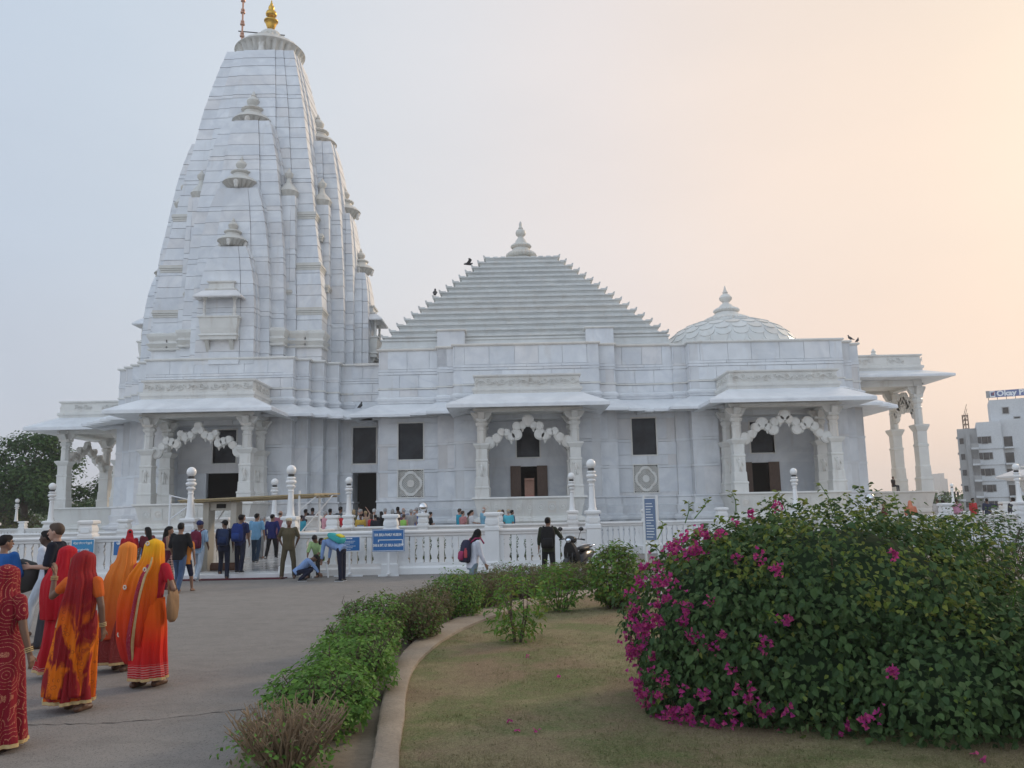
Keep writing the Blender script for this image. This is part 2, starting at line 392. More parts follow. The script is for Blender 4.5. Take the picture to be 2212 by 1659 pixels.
def redent(cx, cy, b, n, s):
    H = b+n*s; q = [(b,-H)]
    for i in range(n): q += [(b+i*s,-H+(i+1)*s),(b+(i+1)*s,-H+(i+1)*s)]
    q = [(-b,-H)]+q   # front, then the steps of the right corner
    out = []
    for k in range(4):
        c, s_ = (1,0,-1,0)[k], (0,1,0,-1)[k]
        side = [(x*c-y*s_, x*s_+y*c) for x,y in q]
        out += side[:-1]
    # drop duplicate corners where consecutive sides meet
    res = []
    for p in out:
        if not res or (abs(p[0]-res[-1][0])+abs(p[1]-res[-1][1])) > 1e-6: res.append(p)
    return [(x+cx, y+cy) for x,y in res]
# three volumes
TX, TY = -15.1, 48.6
Tp = redent(TX, TY, 3.8, 4, .65)
Mp = [(-7.05,58.9),(-7.05,43.3),(-3.9,43.3),(-3.9,42.8),(-3.02,42.8),(-3.02,42.3),(4.52,42.3),(4.52,42.8),(5.4,42.8),(5.4,43.3),(8.55,43.3),(8.55,58.9)]
EX, EY = 13.2, 47.8
Ep = redent(EX, EY, 4.0, 2, .7)
def volume(poly, top, rows_up, holes, name):
    core = MB(); n = len(poly)
    for i in range(n):
        a, b = poly[i], poly[(i+1) % n]; L = math.hypot(b[0]-a[0], b[1]-a[1])
        if L < .01: continue
        nx, ny = (b[1]-a[1])/L, -(b[0]-a[0])/L
        op = [(x0-a[0], x1-a[0], z0, z1) for (y,x0,x1,z0,z1) in holes if ny < -.5 and abs(y-a[1]) < .01 and x0 > a[0]-.01 and x1 < b[0]+.01]
        opb = [(a[0]-x1, a[0]-x0, z0, z1) for (y,x0,x1,z0,z1) in holes if ny > .5 and abs(y-a[1]) < .01 and x0 > b[0]-.01 and x1 < a[0]+.01]
        front = ny < .5
        facade(a, b, 2.42, 6.75, op+opb, WR, 1.5, front, core=core)
        facade(a, b, 6.75, top-.1, (), rows_up, 1.25, front, core=core)
    inner = offs(poly, -.45)
    core.prism(inner, top-.35, top-.12)
    core.prism(offs(poly,-.3), .2, 2.40)
    T(name, core, M['core'])
    r = MB(); ring_profile(r, poly, [(-.25,top-.13),(.03,top-.13),(.09,top-.10),(.11,top-.05),(.09,top),(-.25,top)], True)
    T('parapet_moulding', r, M['carved'])
    r = MB(); ring_profile(r, poly, [(-.2,7.50),(.04,7.50),(.06,7.58),(.16,7.66),(.18,7.74),(.05,7.80),(.02,7.86),(-.2,7.86)], False); T('cornice', r, M['eave'])
    r = MB(); ring_profile(r, poly, [(-.1,8.25),(.05,8.25),(.055,8.33),(-.1,8.33)], False); T('string_course', r, M['carved'])
    e = MB(); ring_profile(e, poly, [(-.1,7.49),(.02,7.49),(1.28,6.84),(1.30,6.80),(1.30,6.68),(1.18,6.68),(.02,6.92),(-.1,6.92)], False); T('eave', e, M['eave'])
    pl = MB(); ring_profile(pl, poly, [(-.1,2.47),(.10,2.47),(.12,2.40),(.05,2.34),(.07,2.02),(.16,1.95),(.10,1.60),(.14,1.52),(.30,1.47),(.36,1.38),(.34,1.28),(.22,1.22),(.24,1.10),(.40,1.06),(.42,.80),(.36,.74),(.44,.62),(.50,.28)], False)
    T('plinth', pl, M['marble'])
UT = [7.86,8.24,8.34,8.85,8.98,9.12,9.83]
# openings: (wall Y, x0, x1, z0, z1)
ALC = {'M': (42.3,-1.75,3.25,2.47,6.45), 'E': (42.4,10.55,15.9,2.47,6.45), 'T': (42.2,-17.5,-12.7,2.47,6.45)}
holesM = [ALC['M'],(43.3,-6.0,-4.71,4.57,6.46),(43.3,-6.0,-4.72,2.63,4.01),(43.3,6.23,7.48,4.57,6.48),(43.3,6.25,7.48,2.63,4.03),(58.9,-.3,1.9,2.44,4.3)]
volume(Mp, 10.44, UR, holesM, 'hall_wall')
volume(Ep, 10.38, UR, [ALC['E']], 'entrance_wall')
volume(Tp, 9.95, UT, [ALC['T']], 'sanctum_wall')
window(-6.0,-4.71,4.57,6.46,43.3); jali(-6.0,-4.72,2.63,4.01,43.3)
window(6.23,7.48,4.57,6.48,43.3); jali(6.25,7.48,2.63,4.03,43.3)
# recessed link between tower and hall
lk = MB(); facade((-9.4,44.8),(-7.0,44.8),.3,6.75,[(.72,1.98,4.5,6.44),(.72,2.0,.3,4.0)],WR,1.2,core=lk); facade((-9.4,44.8),(-7.0,44.8),6.75,9.85,(),UT,1.2,core=lk)
lk.box(-9.4,-7.0,45.3,47,9.6,9.8); T('link_wall', lk, M['core'])
window(-8.68,-7.42,4.5,6.44,44.8)
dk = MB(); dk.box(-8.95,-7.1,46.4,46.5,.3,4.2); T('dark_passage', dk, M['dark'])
r = MB(); r.box(-8.6,-7.1,44.62,44.8,9.83,9.96); T('parapet_moulding', r, M['carved'])
r = MB(); r.hexa([(-8.6,43.5,6.68),(-7.0,43.5,6.68),(-7.0,44.8,6.9),(-8.6,44.8,6.9),(-8.6,43.5,6.82),(-7.0,43.5,6.82),(-7.0,44.8,7.49),(-8.6,44.8,7.49)]); T('eave', r, M['eave'])
def alcove(key, back, door, win, doorleaf=True, dark=True):
    Y, x0, x1, z0, z1 = ALC[key]; c = MB(); d = back-Y
    for a0,a1,b0,b1 in rect_minus((x0-.3,x1+.3,z0-.05,z1+.2), [door,win]): c.box(a0,a1,back,back+.3,b0,b1)
    c.box(x0-.3,x0-.002,Y+.5,back-.002,z0-.04,z1); c.box(x1+.002,x1+.3,Y+.5,back-.002,z0-.04,z1)
    c.box(x0-.28,x1+.28,Y+.5,back-.004,z1+.002,z1+.2); c.box(x0-.28,x1+.28,Y-.05,back+.6,z0-.3,z0-.05)
    T('alcove', c, M['marble'])
    window(*win, back+.02, .18)
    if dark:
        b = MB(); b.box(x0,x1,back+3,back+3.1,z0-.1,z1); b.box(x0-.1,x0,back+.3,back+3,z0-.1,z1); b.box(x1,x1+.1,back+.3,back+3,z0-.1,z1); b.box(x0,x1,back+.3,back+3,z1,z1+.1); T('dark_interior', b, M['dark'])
    if doorleaf:
        w = (door[1]-door[0]); lw = w*.30
        for sx, xx in ((0,door[0]-lw*.12),(1,door[1]-lw*.88)):
            lf = MB(); lf.box(xx,xx+lw,back-.09,back-.03,door[2],door[3]+.02); o = T('door_leaf', lf, M['wood'])
            for k in range(3):
                zz = door[2]+.12+k*(door[3]-door[2]-.1)/3; hh = (door[3]-door[2])/3-.14
                p = MB(); p.box(xx+.06,xx+lw-.06,back-.105,back-.088,zz,zz+hh)
                p.loft([[(xx+lw/2+.3*lw*cos(2*pi*i/16), y, zz+hh/2+.34*hh*sin(2*pi*i/16)) for i in range(16)] for y in (back-.10,back-.13)])
                p.build('carved_panel', M['wood'], o)
alcove('M', 43.3, (-.11,1.68,2.45,4.09), (.18,1.37,4.57,6.42), dark=False)
alcove('E', 43.5, (11.95,13.80,2.45,4.06), (12.47,13.70,4.57,6.2))
alcove('T', 43.3, (-16.0,-14.2,2.45,4.05), (-15.7,-14.5,4.57,6.3), doorleaf=False)
# inside of the hall: dark side screens either side of the through view
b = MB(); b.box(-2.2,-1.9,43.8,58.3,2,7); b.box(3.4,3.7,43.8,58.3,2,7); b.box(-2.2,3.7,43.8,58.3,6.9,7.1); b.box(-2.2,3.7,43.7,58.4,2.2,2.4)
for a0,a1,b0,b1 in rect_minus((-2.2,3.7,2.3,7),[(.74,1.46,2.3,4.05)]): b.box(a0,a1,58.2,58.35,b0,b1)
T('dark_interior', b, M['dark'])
b = MB(); b.box(1.40,1.47,57.9,58.0,2.4,4.1); T('inner_door_edge', b, M['wood'])

# ---- porches (built facing -Y round the origin, then placed)
def pillar(mb, x, y, z0=2.45, z1=6.55, s=1.0):
    k = (z1-z0)/4.1; P = [(0,.34,1),(.42,.34,1),(.44,.36,1),(.52,.36,1),(.54,.31,1),(.98,.30,1),(1.00,.275,1),(1.72,.28,1),(1.74,.305,1),(1.82,.305,1),(1.84,.26,1),(2.28,.27,1),(2.32,.27,1)]
    sq = lambda r, z: [(x+a*r*s, y+b*r*s, z0+z*k) for a,b in ((-1,-1),(1,-1),(1,1),(-1,1))]
    mb.loft([sq(r,z) for z,r,_ in P])
    # bracket collar, octagonal shaft, rings, capital
    mb.loft([sq(r,z) for z,r in ((2.32,.27),(2.36,.30),(2.52,.40),(2.58,.40),(2.60,.30))])
    oc = lambda r, z: [(x+r*s*cos(pi/8+pi/4*i), y+r*s*sin(pi/8+pi/4*i), z0+z*k) for i in range(8)]
    mb.loft([oc(r,z) for z,r in ((2.60,.235),(3.2,.225),(3.22,.25),(3.28,.25),(3.30,.22),(3.42,.22),(3.44,.27),(3.50,.30),(3.58,.32),(3.62,.27),(3.68,.25))])
    mb.loft([sq(r,z) for z,r in ((3.66,.24),(3.74,.27),(3.80,.27))])
    for a,b in ((-1,0),(1,0),(0,-1),(0,1)):   # four corbels carrying the beam
        pts = [(.2,3.72,.13),(.34,3.80,.14),(.42,3.92,.15),(.5,4.02,.15),(.5,4.1,.15)]
        for (r0,h0,w0),(r1,h1,w1) in zip(pts,pts[1:]): 
            pass
        ring = []
        for r_, h_, w_ in pts:
            cx_, cy_ = x+a*r_*s, y+b*r_*s; px, py = (-b, a)
            ring.append([(x+px*w_, y+py*w_, z0+h_*k),(cx_+px*w_, cy_+py*w_, z0+h_*k),(cx_-px*w_, cy_-py*w_, z0+h_*k),(x-px*w_, y-py*w_, z0+h_*k)])
        mb.loft(ring)
def figure(mb, x, y, z, h, face=-1):  # small carved standing figure in the niche of a pillar
    f = h/1.0
    mb.ball((x,y,z+.88*f),(.055*f*1.6,.04,.075*f*1.4),8,5); mb.capsule((x,y,z+.40*f),(x,y,z+.72*f),.07,.10,8)
    mb.capsule((x-.04,y,z+.02),(x-.03,y,z+.42*f),.035,.055,6); mb.capsule((x+.06,y,z+.02),(x+.03,y,z+.42*f),.035,.055,6)
    mb.capsule((x-.1,y,z+.70*f),(x-.15,y-.01,z+.95*f),.03,.025,6); mb.capsule((x+.1,y,z+.70*f),(x+.15,y,z+.45*f),.03,.025,6)
ARCH_M = [(-2.0,-.72,.30),(-1.62,-.52,.24),(-1.36,-.22,.20),(-1.10,-.24,.19),(-.86,-.44,.22),(-.60,-.34,.28),(-.58,.05,.22),(-.28,.10,.19),(0,.32,.30)]
ARCH_E = [(-2.0,-.75,.30),(-1.66,-.55,.22),(-1.42,-.22,.24),(-1.12,-.02,.30),(-.86,-.20,.20),(-.58,-.34,.26),(-.52,.02,.22),(-.22,.14,.22),(0,.34,.30)]
ARCH_T = [(-2.0,-.9,.30),(-1.72,-.62,.20),(-1.5,-.36,.20),(-1.25,-.42,.20),(-1.02,-.50,.22),(-.84,-.02,.17),(-.62,-.18,.22),(-.35,-.1,.2),(-.14,.12,.18),(0,.34,.20)]
def toran(pts, zc, y, sx, mb):
    L = pts+[(-x,z,r) for x,z,r in reversed(pts[:-1])]
    for i,(x,z,r) in enumerate(L):
        cx, cz = x*sx, zc+z
        for y0, y1, rr in ((y-.11,y+.11,r),(y-.15,y-.11,r*.82),(y-.135,y-.11,r*.5)):
            mb.loft([[(cx+rr*q*cos(2*pi*k/18), yy, cz+rr*q*sin(2*pi*k/18)) for k in range(18)] for yy, q in ((y1,1),(y0+.01,1),(y0,.93))])
        if i:
            px, pz, pr = L[i-1]; mb.tube([(px*sx,y,zc+pz),(cx,y,cz)], min(r,pr)*.62, 8)
        if abs(x) > .2 and r < .25: mb.lathe([(.075,0),(.06,-.06),(.015,-.16)], (cx, y, cz-r*.9), 8)
def porch(M4, hw, depth, arch, par, up=0, pill2=True):
    """local frame: front at y=0, building behind at y=+depth, centre x=0"""
    N = lambda: MB(M4)
    b = N(); poly = [(-hw-.32,-.3),(hw+.32,-.3),(hw+.32,depth+.3),(-hw-.32,depth+.3)]
    ring_profile(b, poly, [(.16,2.47),(.18,2.40),(.12,2.36),(.06,2.34),(-.10,1.62),(-.12,1.55),(-.02,1.50),(.10,1.44),(.12,1.32),(.02,1.24),(.04,1.10),(.14,1.05),(.16,.80),(.10,.74),(.2,.62),(.26,.28)], True)
    T('porch_plinth', b, M['carved'])
    nP = max(4, round(2*hw/.52))
    for k in range(nP):                     # carved medallions along the sloping seat back
        x = -hw-.12+(k+.5)*(2*hw+.24)/nP; p = N(); wv = (2*hw+.24)/nP*.36
        def sl(z): return -.3-(.06+(z-2.34)*(.16/.72))
        p.hexa([(x-wv,sl(1.70)-.035,1.70),(x+wv,sl(1.70)-.035,1.70),(x+wv,sl(1.70)+.03,1.70),(x-wv,sl(1.70)+.03,1.70),(x-wv,sl(2.24)-.035,2.24),(x+wv,sl(2.24)-.035,2.24),(x+wv,sl(2.24)+.03,2.24),(x-wv,sl(2.24)+.03,2.24)])
        p.loft([[(x+q*.17*cos(2*pi*i/14), sl(1.97+q*.17*sin(2*pi*i/14))-o, 1.97+q*.17*sin(2*pi*i/14)) for i in range(14)] for q, o in ((1,.02),(1,.06),(.75,.065),(.7,.045),(.4,.05),(.35,.075))])
        T('medallion_panel', p, M['carved'])
    spots = [(-hw,0),(hw,0)]+([(-hw,depth-.42),(hw,depth-.42)] if pill2 else [])
    for i,(x,y) in enumerate(spots):
        p = N(); pillar(p, x, y, z1=6.55+up); o = T('pillar', p, M['carved'], bevel=.012)
        f = N(); figure(f, x, y-.295, 3.47, .62)
        if i < 2: f.M = M4
        f.build('carved_figure', M['carved'], o, smooth=True)
    U = Matrix.Translation((0,0,up)); M0 = M4; M4 = M4 @ U; a = N(); toran(arch, 5.80, 0, (hw-.25)/2.12, a); T('scalloped_arch', a, M['carved'])
    e = N(); e.box(-hw-.30,hw+.30,-.24,.24,6.55,6.90); e.box(-hw-.26,-hw+.22,.245,depth,6.55,6.9); e.box(hw-.22,hw+.26,.245,depth,6.55,6.9); e.box(-hw+.225,hw-.225,.25,depth,6.70,6.85)
    e.box(-hw-.4,hw+.4,-.32,-.245,6.62,6.72); T('beam', e, M['carved'])
    bp = [(-hw-.32,-.3),(hw+.32,-.3),(hw+.32,depth),(-hw-.32,depth)]
    e = N(); ring_profile(e, bp, [(-.2,7.45),(.0,7.45),(1.24,6.83),(1.26,6.78),(1.26,6.64),(1.14,6.64),(-.05,6.905),(-.2,6.905)] if not up else [(-.2,7.45),(.0,7.45),(1.2,7.06),(1.22,7.02),(1.22,6.92),(1.1,6.90),(-.05,6.905),(-.2,6.905)], True); T('porch_eave', e, M['eave'])
    f = N(); ring_profile(f, bp, [(-.1,7.44),(.02,7.44),(.03,7.52),(.10,7.60),(.10,7.70),(-.02,7.76),(-.04,8.24),(.02,8.26),(.06,8.30),(.06,8.36),(-.1,8.36)], True); T('frieze_block', f, M['carved'])
    nF = 5
    for side in (0,1,2):
        for k in range(nF if side == 0 else 2):
            r = N(); wd = (2*hw+.6)/nF
            if side == 0: org = V((-hw-.3+(k+.5)*wd, -.30, 8.0)); ax = V((1,0,0))
            elif side == 1: org = V((hw+.32-.04+.02, .2+(k+.5)*(depth-.4)/2, 8.0)); ax = V((0,1,0))
            else: org = V((-hw-.32+.02, .2+(k+.5)*(depth-.4)/2, 8.0)); ax = V((0,-1,0))
            if side and depth < 2: continue
            nn = V((ax.y,-ax.x,0))*-1 if False else V((ax.y,-ax.x,0))
            fl = 1 if k % 2 else -1
            for j,(ox,oz,rr,tn) in enumerate(((-.16,.02,.15,1.6),(.20,-.03,.13,-1.5),(.40,.08,.08,1.3),(-.40,-.06,.09,-1.3))):
                pts = []
                for q in range(15):
                    u = q/14; th = fl*tn*2*pi*u+ (0 if j % 2 else 2.2); ra = rr*(1-.75*u)
                    pts.append(tuple(org+ax*(ox*fl+ra*cos(th))+V((0,0,oz+ra*sin(th)*1.0))-nn*.0+nn*.015))
                r.tube(pts, [.022*(1-.5*q/14) for q in range(15)], 5)
            r.tube([tuple(org+ax*x_+V((0,0,.11*sin(x_*8*fl)))+nn*.012) for x_ in [i/12*.96-.48 for i in range(13)]], .018, 5)
            T('scroll_relief', r, M['carved'])
def place(x, y, rz): return Matrix.Translation((x,y,0)) @ Matrix.Rotation(rz,4,'Z')
porch(place(.73,40.0,0), 2.25, 2.3, ARCH_M, temple)
porch(place(13.2,40.15,0), 2.35, 2.25, ARCH_E, temple)
porch(place(-15.1,39.65,0), 2.35, 2.55, ARCH_T, temple)
porch(place(-25.0,48.6,-pi/2), 2.35, 3.5, ARCH_T, temple)
porch(place(22.8,47.9,pi/2), 1.5, 4.2, ARCH_E, temple, 1.75)
# ---- stepped pyramid over the hall
PX, PY = .75, 51.1
r = MB(); ring_profile(r, [(PX-7.75,PY-7.75),(PX+7.75,PY-7.75),(PX+7.75,PY+7.75),(PX-7.75,PY+7.75)], [(-.6,10.3),(.02,10.3),(.03,10.52),(-.06,10.56),(-.1,10.86),(-.02,10.9),(-.02,10.98),(-.5,10.98)], True); T('pyramid_base', r, M['roofm'])
for k in range(16):
    hw = 7.66-.357*k; z = 11.15+.398*k-.02; tb = MB()
    sq = [(PX-hw,PY-hw),(PX+hw,PY-hw),(PX+hw,PY+hw),(PX-hw,PY+hw)]
    ring_profile(tb, sq, [(-.13,z-.42 if k == 0 else z-.30),(-.13,z-.13),(-.09,z-.12),(-.09,z-.06),(.0,z-.05),(.015,z+.01),(-.04,z+.025),(-.30,z+.05)], True)
    n = int(hw*2/.42)
    for side in ((1,0,0,-1),(1,0,0,1),(0,1,-1,0),(0,1,1,0)):
        ax, ay, nx, ny = side
        for i in range(n):            # small upturned lip stones with gaps along each step
            c = -hw+(i+.5)*2*hw/n; wv = hw/n*.62
            x, y = PX+ax*c+nx*(hw-.02), PY+ay*c+ny*(hw-.02)
            tb.box(x-(wv if ax else .035), x+(wv if ax else .035), y-(wv if ay else .035), y+(wv if ay else .035), z-.02, z+.062)
    for sx in (-1,1):
        for sy in (-1,1):
            x, y = PX+sx*hw, PY+sy*hw
            tb.loft([[(x-sx*.16,y-sy*.16,z-.04),(x+sx*.02,y-sy*.16,z-.04),(x+sx*.02,y+sy*.02,z-.04),(x-sx*.16,y+sy*.02,z-.04)],[(x-sx*.02,y-sy*.02,z+.14),(x+sx*.06,y-sy*.02,z+.14),(x+sx*.06,y+sy*.06,z+.14),(x-sx*.02,y+sy*.06,z+.14)]])
    T('roof_tier', tb, M['roofm'])
for x0, x1 in ((-3.9,-2.45),(3.95,5.4)):
    p = MB(); p.box(x0,x1,42.8,44.6,10.44,11.25); T('parapet_block', p, M['marble'])
    p = MB(); ring_profile(p, [(x0,42.8),(x1,42.8),(x1,44.6),(x0,44.6)], [(0,11.252),(.06,11.26),(.08,11.32),(.04,11.36),(0,11.36)], True); T('parapet_moulding', p, M['carved'])
def ribdisc(mb, c, r, z, h, n=48, ribs=24):
    mb.lathe([(r*.5,z),(r*.82,z+h*.12,.10),(r*.97,z+h*.38,.10),(r,z+h*.5,.10),(r*.94,z+h*.7,.10),(r*.75,z+h*.95,.06),(r*.5,z+h)], c, n, ribs)
f = MB(); c = (PX,PY,0); zb = 17.18
f.lathe([(1.72,zb-.05),(1.75,zb+.02,.10),(1.6,zb+.12,.10),(1.2,zb+.26),(.95,zb+.42),(.8,zb+.5)], c, 56, 28)
ribdisc(f, c, 1.0, zb+.48, .5); f.lathe([(.62,zb+.95),(.55,zb+1.15),(.42,zb+1.3)], c, 24)
ribdisc(f, c, .68, zb+1.15, .36); f.lathe([(.42,zb+1.5),(.33,zb+1.72),(.2,zb+1.9),(.17,zb+1.98),(.30,zb+2.1),(.34,zb+2.24),(.28,zb+2.4),(.12,zb+2.5),(.16,zb+2.56),(.09,zb+2.66),(.11,zb+2.84),(.03,zb+3.02)], c, 20)
T('roof_finial', f, M['weathered'], smooth=40)
# ---- dome over the entrance hall
DX, DY, DZ, DR = 12.75, 47.8, 10.1, 3.95
dz = 2.25
f = MB(); rr = []
for i in range(10):
    t = pi/2*i/10; rr.append((DR*cos(t)**.9, DZ+.3+dz*sin(t)))
f.lathe([(DR,DZ-.4),(DR*1.03,DZ),(DR*1.03,DZ+.2),(DR*1.0,DZ+.3)]+rr+[(.9,DZ+.3+dz*.985)], (DX,DY,0), 64); T('dome', f, M['roofm'], smooth=30)
shape = None
for i in range(7):
    t = .10+i*.205; rad = DR*cos(t)**.9; z = DZ+.3+dz*sin(t); n = max(8, round(2*pi*rad/.95))
    t2 = t+.19; rad2 = DR*cos(t2)**.9; z2 = DZ+.3+dz*sin(t2)
    for k in range(n):
        a = 2*pi*(k+(.5 if i % 2 else 0))/n
        if cos(a-(-pi/2)) < -.3: continue
        tg = V((-sin(a),cos(a),0)); up = V((cos(a)*(rad2-rad), sin(a)*(rad2-rad), z2-z)); L = up.length; up.normalize(); nn = tg.cross(up)
        o = V((DX+rad*cos(a), DY+rad*sin(a), z))
        wv = min(.40, pi*rad/n*.86); pts = []
        for q in range(11):                      # a scale: straight top, rounded lower edge
            th = pi+pi*q/10; pts.append((wv*cos(th), .12+wv*.8*sin(th)))
        pts += [(wv,.30),(-wv,.30)]
        p = MB(); p.loft([[tuple(o+tg*x+up*(y+.18)+nn*(.015+.05*(1-(y+.3)/.6) if lv else -.06)) for x,y in pts] for lv in (0,1)])
        T('dome_scale', p, M['roofm'])
f = MB(); c = (DX,DY,0); zb = DZ+.3+dz*.985
f.lathe([(1.35,zb-.06),(1.42,zb+.04,.12),(1.25,zb+.14,.12),(.85,zb+.30),(.62,zb+.5)], c, 56, 28)
ribdisc(f, c, .78, zb+.46, .34); f.lathe([(.5,zb+.78),(.36,zb+.95),(.2,zb+1.08),(.2,zb+1.14),(.36,zb+1.3),(.38,zb+1.42),(.26,zb+1.58),(.13,zb+1.66),(.17,zb+1.74),(.1,zb+1.88),(.03,zb+2.15)], c, 20)
T('dome_finial', f, M['carved'], smooth=40)
# ---- curved spire (shikhara)
SX, SY = -14.9, 48.7
def interp(tab, z):
    if z <= tab[0][0]: return tab[0][1]
    for (a,b),(c_,d) in zip(tab,tab[1:]):
        if z <= c_:
            u = (z-a)/(c_-a); return b+(d-b)*u
    return tab[-1][1]
def smooth_tab(tab):                  # catmull-rom resample so the outline curves
    out = []
    for i in range(len(tab)-1):
        p0 = tab[max(i-1,0)]; p1 = tab[i]; p2 = tab[i+1]; p3 = tab[min(i+2,len(tab)-1)]
        for q in range(6):
            t = q/6; z = p1[0]+(p2[0]-p1[0])*t
            h = .5*((2*p1[1])+(-p0[1]+p2[1])*t+(2*p0[1]-5*p1[1]+4*p2[1]-p3[1])*t*t+(-p0[1]+3*p1[1]-3*p2[1]+p3[1])*t**3)
            out.append((z,h))
    return out+[tab[-1]]
def outline(br, of, c, cx, cy):
    (b1,b2) = br; o2, o1 = of
    q = [(-1,-1),(-b2,-1),(-b2,-o1),(-b1,-o1),(-b1,-o2),(b1,-o2),(b1,-o1),(b2,-o1),(b2,-1)] if b2 else [(-1,-1),(-b1,-1),(-b1,-o2),(b1,-o2),(b1,-1)]
    out = []
    for k in range(4):
        co, si = (1,0,-1,0)[k], (0,1,0,-1)[k]
        out += [(cx+c*(x*co-y*si), cy+c*(x*si+y*co)) for x,y in q]
    return out
def spire(cx, cy, tab, zs, br=(.46,.7), of=(1.06,1.03), name='spire_core', sides=(0,1,3), kx=1, ky=1):
    tab = smooth_tab(tab); core = MB(); rings = []
    def outl(c): return [(cx+(x-cx)*kx, cy+(y-cy)*ky) for x,y in outline(br,of,c,cx,cy)]
    for z in zs: rings.append([(x,y,z) for x,y in offs(outl(interp(tab,z)), -.09)])
    core.loft(rings); T(name, core, M['core'])
    per = len(outline(br,of,1,0,0))//4
    for i in range(len(zs)-1):
        z0, z1 = zs[i], zs[i+1]
        lo = outl(interp(tab,z0)+.012); hi = outl(interp(tab,z1)-.004); n = len(lo)
        for e in range(n):
            if e//per not in sides: continue
            a, b = V(lo[e]), V(lo[(e+1)%n]); c_, d = V(hi[e]), V(hi[(e+1)%n])
            L = (b-a).length
            if L < .22: continue
            dr = (b-a).normalized(); nr = V((dr.y,-dr.x)); m = 2 if L > 2.6 else 1
            for k in range(m):
                cut = .5+(.12 if i % 2 else -.12)
                f0, f1 = (0,1) if m == 1 else ((0,cut) if k == 0 else (cut,1))
                A, B, Cc, D = a+(b-a)*f0, a+(b-a)*f1, c_+(d-c_)*f0, c_+(d-c_)*f1
                g = dr*.006; pr = nr*rnd.uniform(-.005,.005); inn = nr*-.26; gz = .0065
                P = [A+g+pr,B-g+pr,B-g+inn,A+g+inn]; Q = [Cc+g+pr,D-g+pr,D-g+inn,Cc+g+inn]
                slab('spire_block', [(q.x,q.y,z0+gz) for q in P]+[(q.x,q.y,z1-gz) for q in Q], 'marble')
def courses(z0, z1, h, thin=6):
    zs = [z0]; k = 0
    while zs[-1] < z1-h*.6:
        k += 1; zs.append(zs[-1]+(h*.38 if k % thin == 0 else h*rnd.uniform(.9,1.1)))
    zs[-1] = z1; return zs
MAIN = [(9.6,4.62),(12.5,4.60),(14.0,4.53),(16.4,4.23),(18.9,3.9),(20.6,3.66),(22.7,3.33),(25.4,2.95),(27.0,2.63),(28.4,2.33),(29.75,2.03)]
spire(SX, SY, MAIN, courses(9.6,29.75,.66,9), sides=(0,1,3))
U1 = [(9.6,2.75),(13,2.70),(16,2.56),(19,2.26),(21.5,1.92),(23.2,1.58),(24.2,1.30)]
U2 = [(9.6,2.10),(12.5,2.06),(15,1.94),(17.2,1.70),(18.8,1.38),(19.7,1.10)]
U3 = [(9.6,1.52),(12,1.50),(13.8,1.40),(15.2,1.17),(16.05,.86)]
def cap(cx, cy, z, r, pot=True, faces=True):
    f = MB(); c = (cx,cy,0)
    f.lathe([(r*.50,z-.26*r),(r*.70,z-.2*r,.22),(r*.98,z+.06*r,.20),(r*1.03,z+.12*r),(r*.98,z+.2*r,.05),(r*.8,z+.38*r,.05),(r*.62,z+.48*r),(r*.5,z+.55*r),(r*.48,z+.68*r)], c, 72, 18)
    ribdisc(f, c, r*.62, z+.66*r, .26*r, 48, 16)
    f.lathe([(r*.3,z+.9*r),(r*.16,z+1.0*r),(r*.3,z+1.14*r),(r*.34,z+1.3*r),(r*.25,z+1.46*r),(r*.1,z+1.56*r),(r*.13,z+1.62*r),(r*.03,z+1.86*r)], c, 18)
    o = T('spire_cap', f, M['weathered'], smooth=40)
    if faces:
        for a in (-pi/2, 0, pi):
            h = MB(); x, y = cx+cos(a)*r*.84, cy+sin(a)*r*.84
            h.ball((x,y,z-.03*r),(r*.15,r*.15,r*.22),10,7); h.ball((x+cos(a)*r*.14,y+sin(a)*r*.14,z-.04*r),(r*.035,r*.035,r*.06),6,4)
            h.capsule((x,y,z-.26*r),(x,y,z-.1*r),r*.12,r*.11,8); h.build('carved_head', M['carved'], o, smooth=True)
for dx, dy in ((0,-1),(1,0),(-1,0)):
    for tab, off, zc, r, sub in ((U1,3.0,24.45,1.14,.85),(U2,4.7,20.0,.97,.50),(U3,5.75,16.35,.78,.50)):
        off2 = off+(.1 if dx else 0)
        x, y = SX+dx*off2, SY+dy*off2
        spire(x, y, tab, courses(9.6, tab[-1][0], .70, 5), br=(.52,0), of=(1.07,0), name='half_spire_core', sides=(0,1,3), kx=sub if dx else 1, ky=sub if dy else 1)
        cap(x, y, zc, r)
# slim corner spires with a small cap, and the banded strips between them
for x, y in ((-12.42,44.68),(-10.88,46.2),(-17.38,44.68),(-18.92,46.2)):
    spire(x, y, [(9.6,.66),(13,.64),(16,.60),(19.5,.50)], courses(9.6,19.5,.80,9), br=(.5,0), of=(1.0001,0), name='corner_spire_core', sides=(0,1,3))
    f = MB(); r = .56; z = 19.72; c = (x,y,0)
    f.lathe([(r*.6,z-.28),(r*.8,z-.2,.1),(r*1.0,z+.08,.1),(r*1.02,z+.13),(r*.8,z+.36,.06),(r*.5,z+.55),(r*.3,z+.7),(r*.22,z+.95),(r*.42,z+1.1),(r*.44,z+1.25),(r*.2,z+1.4),(r*.03,z+1.6)], c, 48, 12); T('corner_spire_cap', f, M['weathered'], smooth=40)
def band3(x0,x1,y0,y1,z,h=.42):
    b = MB()
    for k,(o,a,c_) in enumerate(((.02,0,.3),(.05,.3,.55),(.085,.55,.8),(.05,.8,1))): ring_profile(b, [(x0,y0),(x1,y0),(x1,y1),(x0,y1)], [(o,z+h*a+.003),(o,z+h*c_-.003)])
    T('banded_moulding', b, M['weathered'])
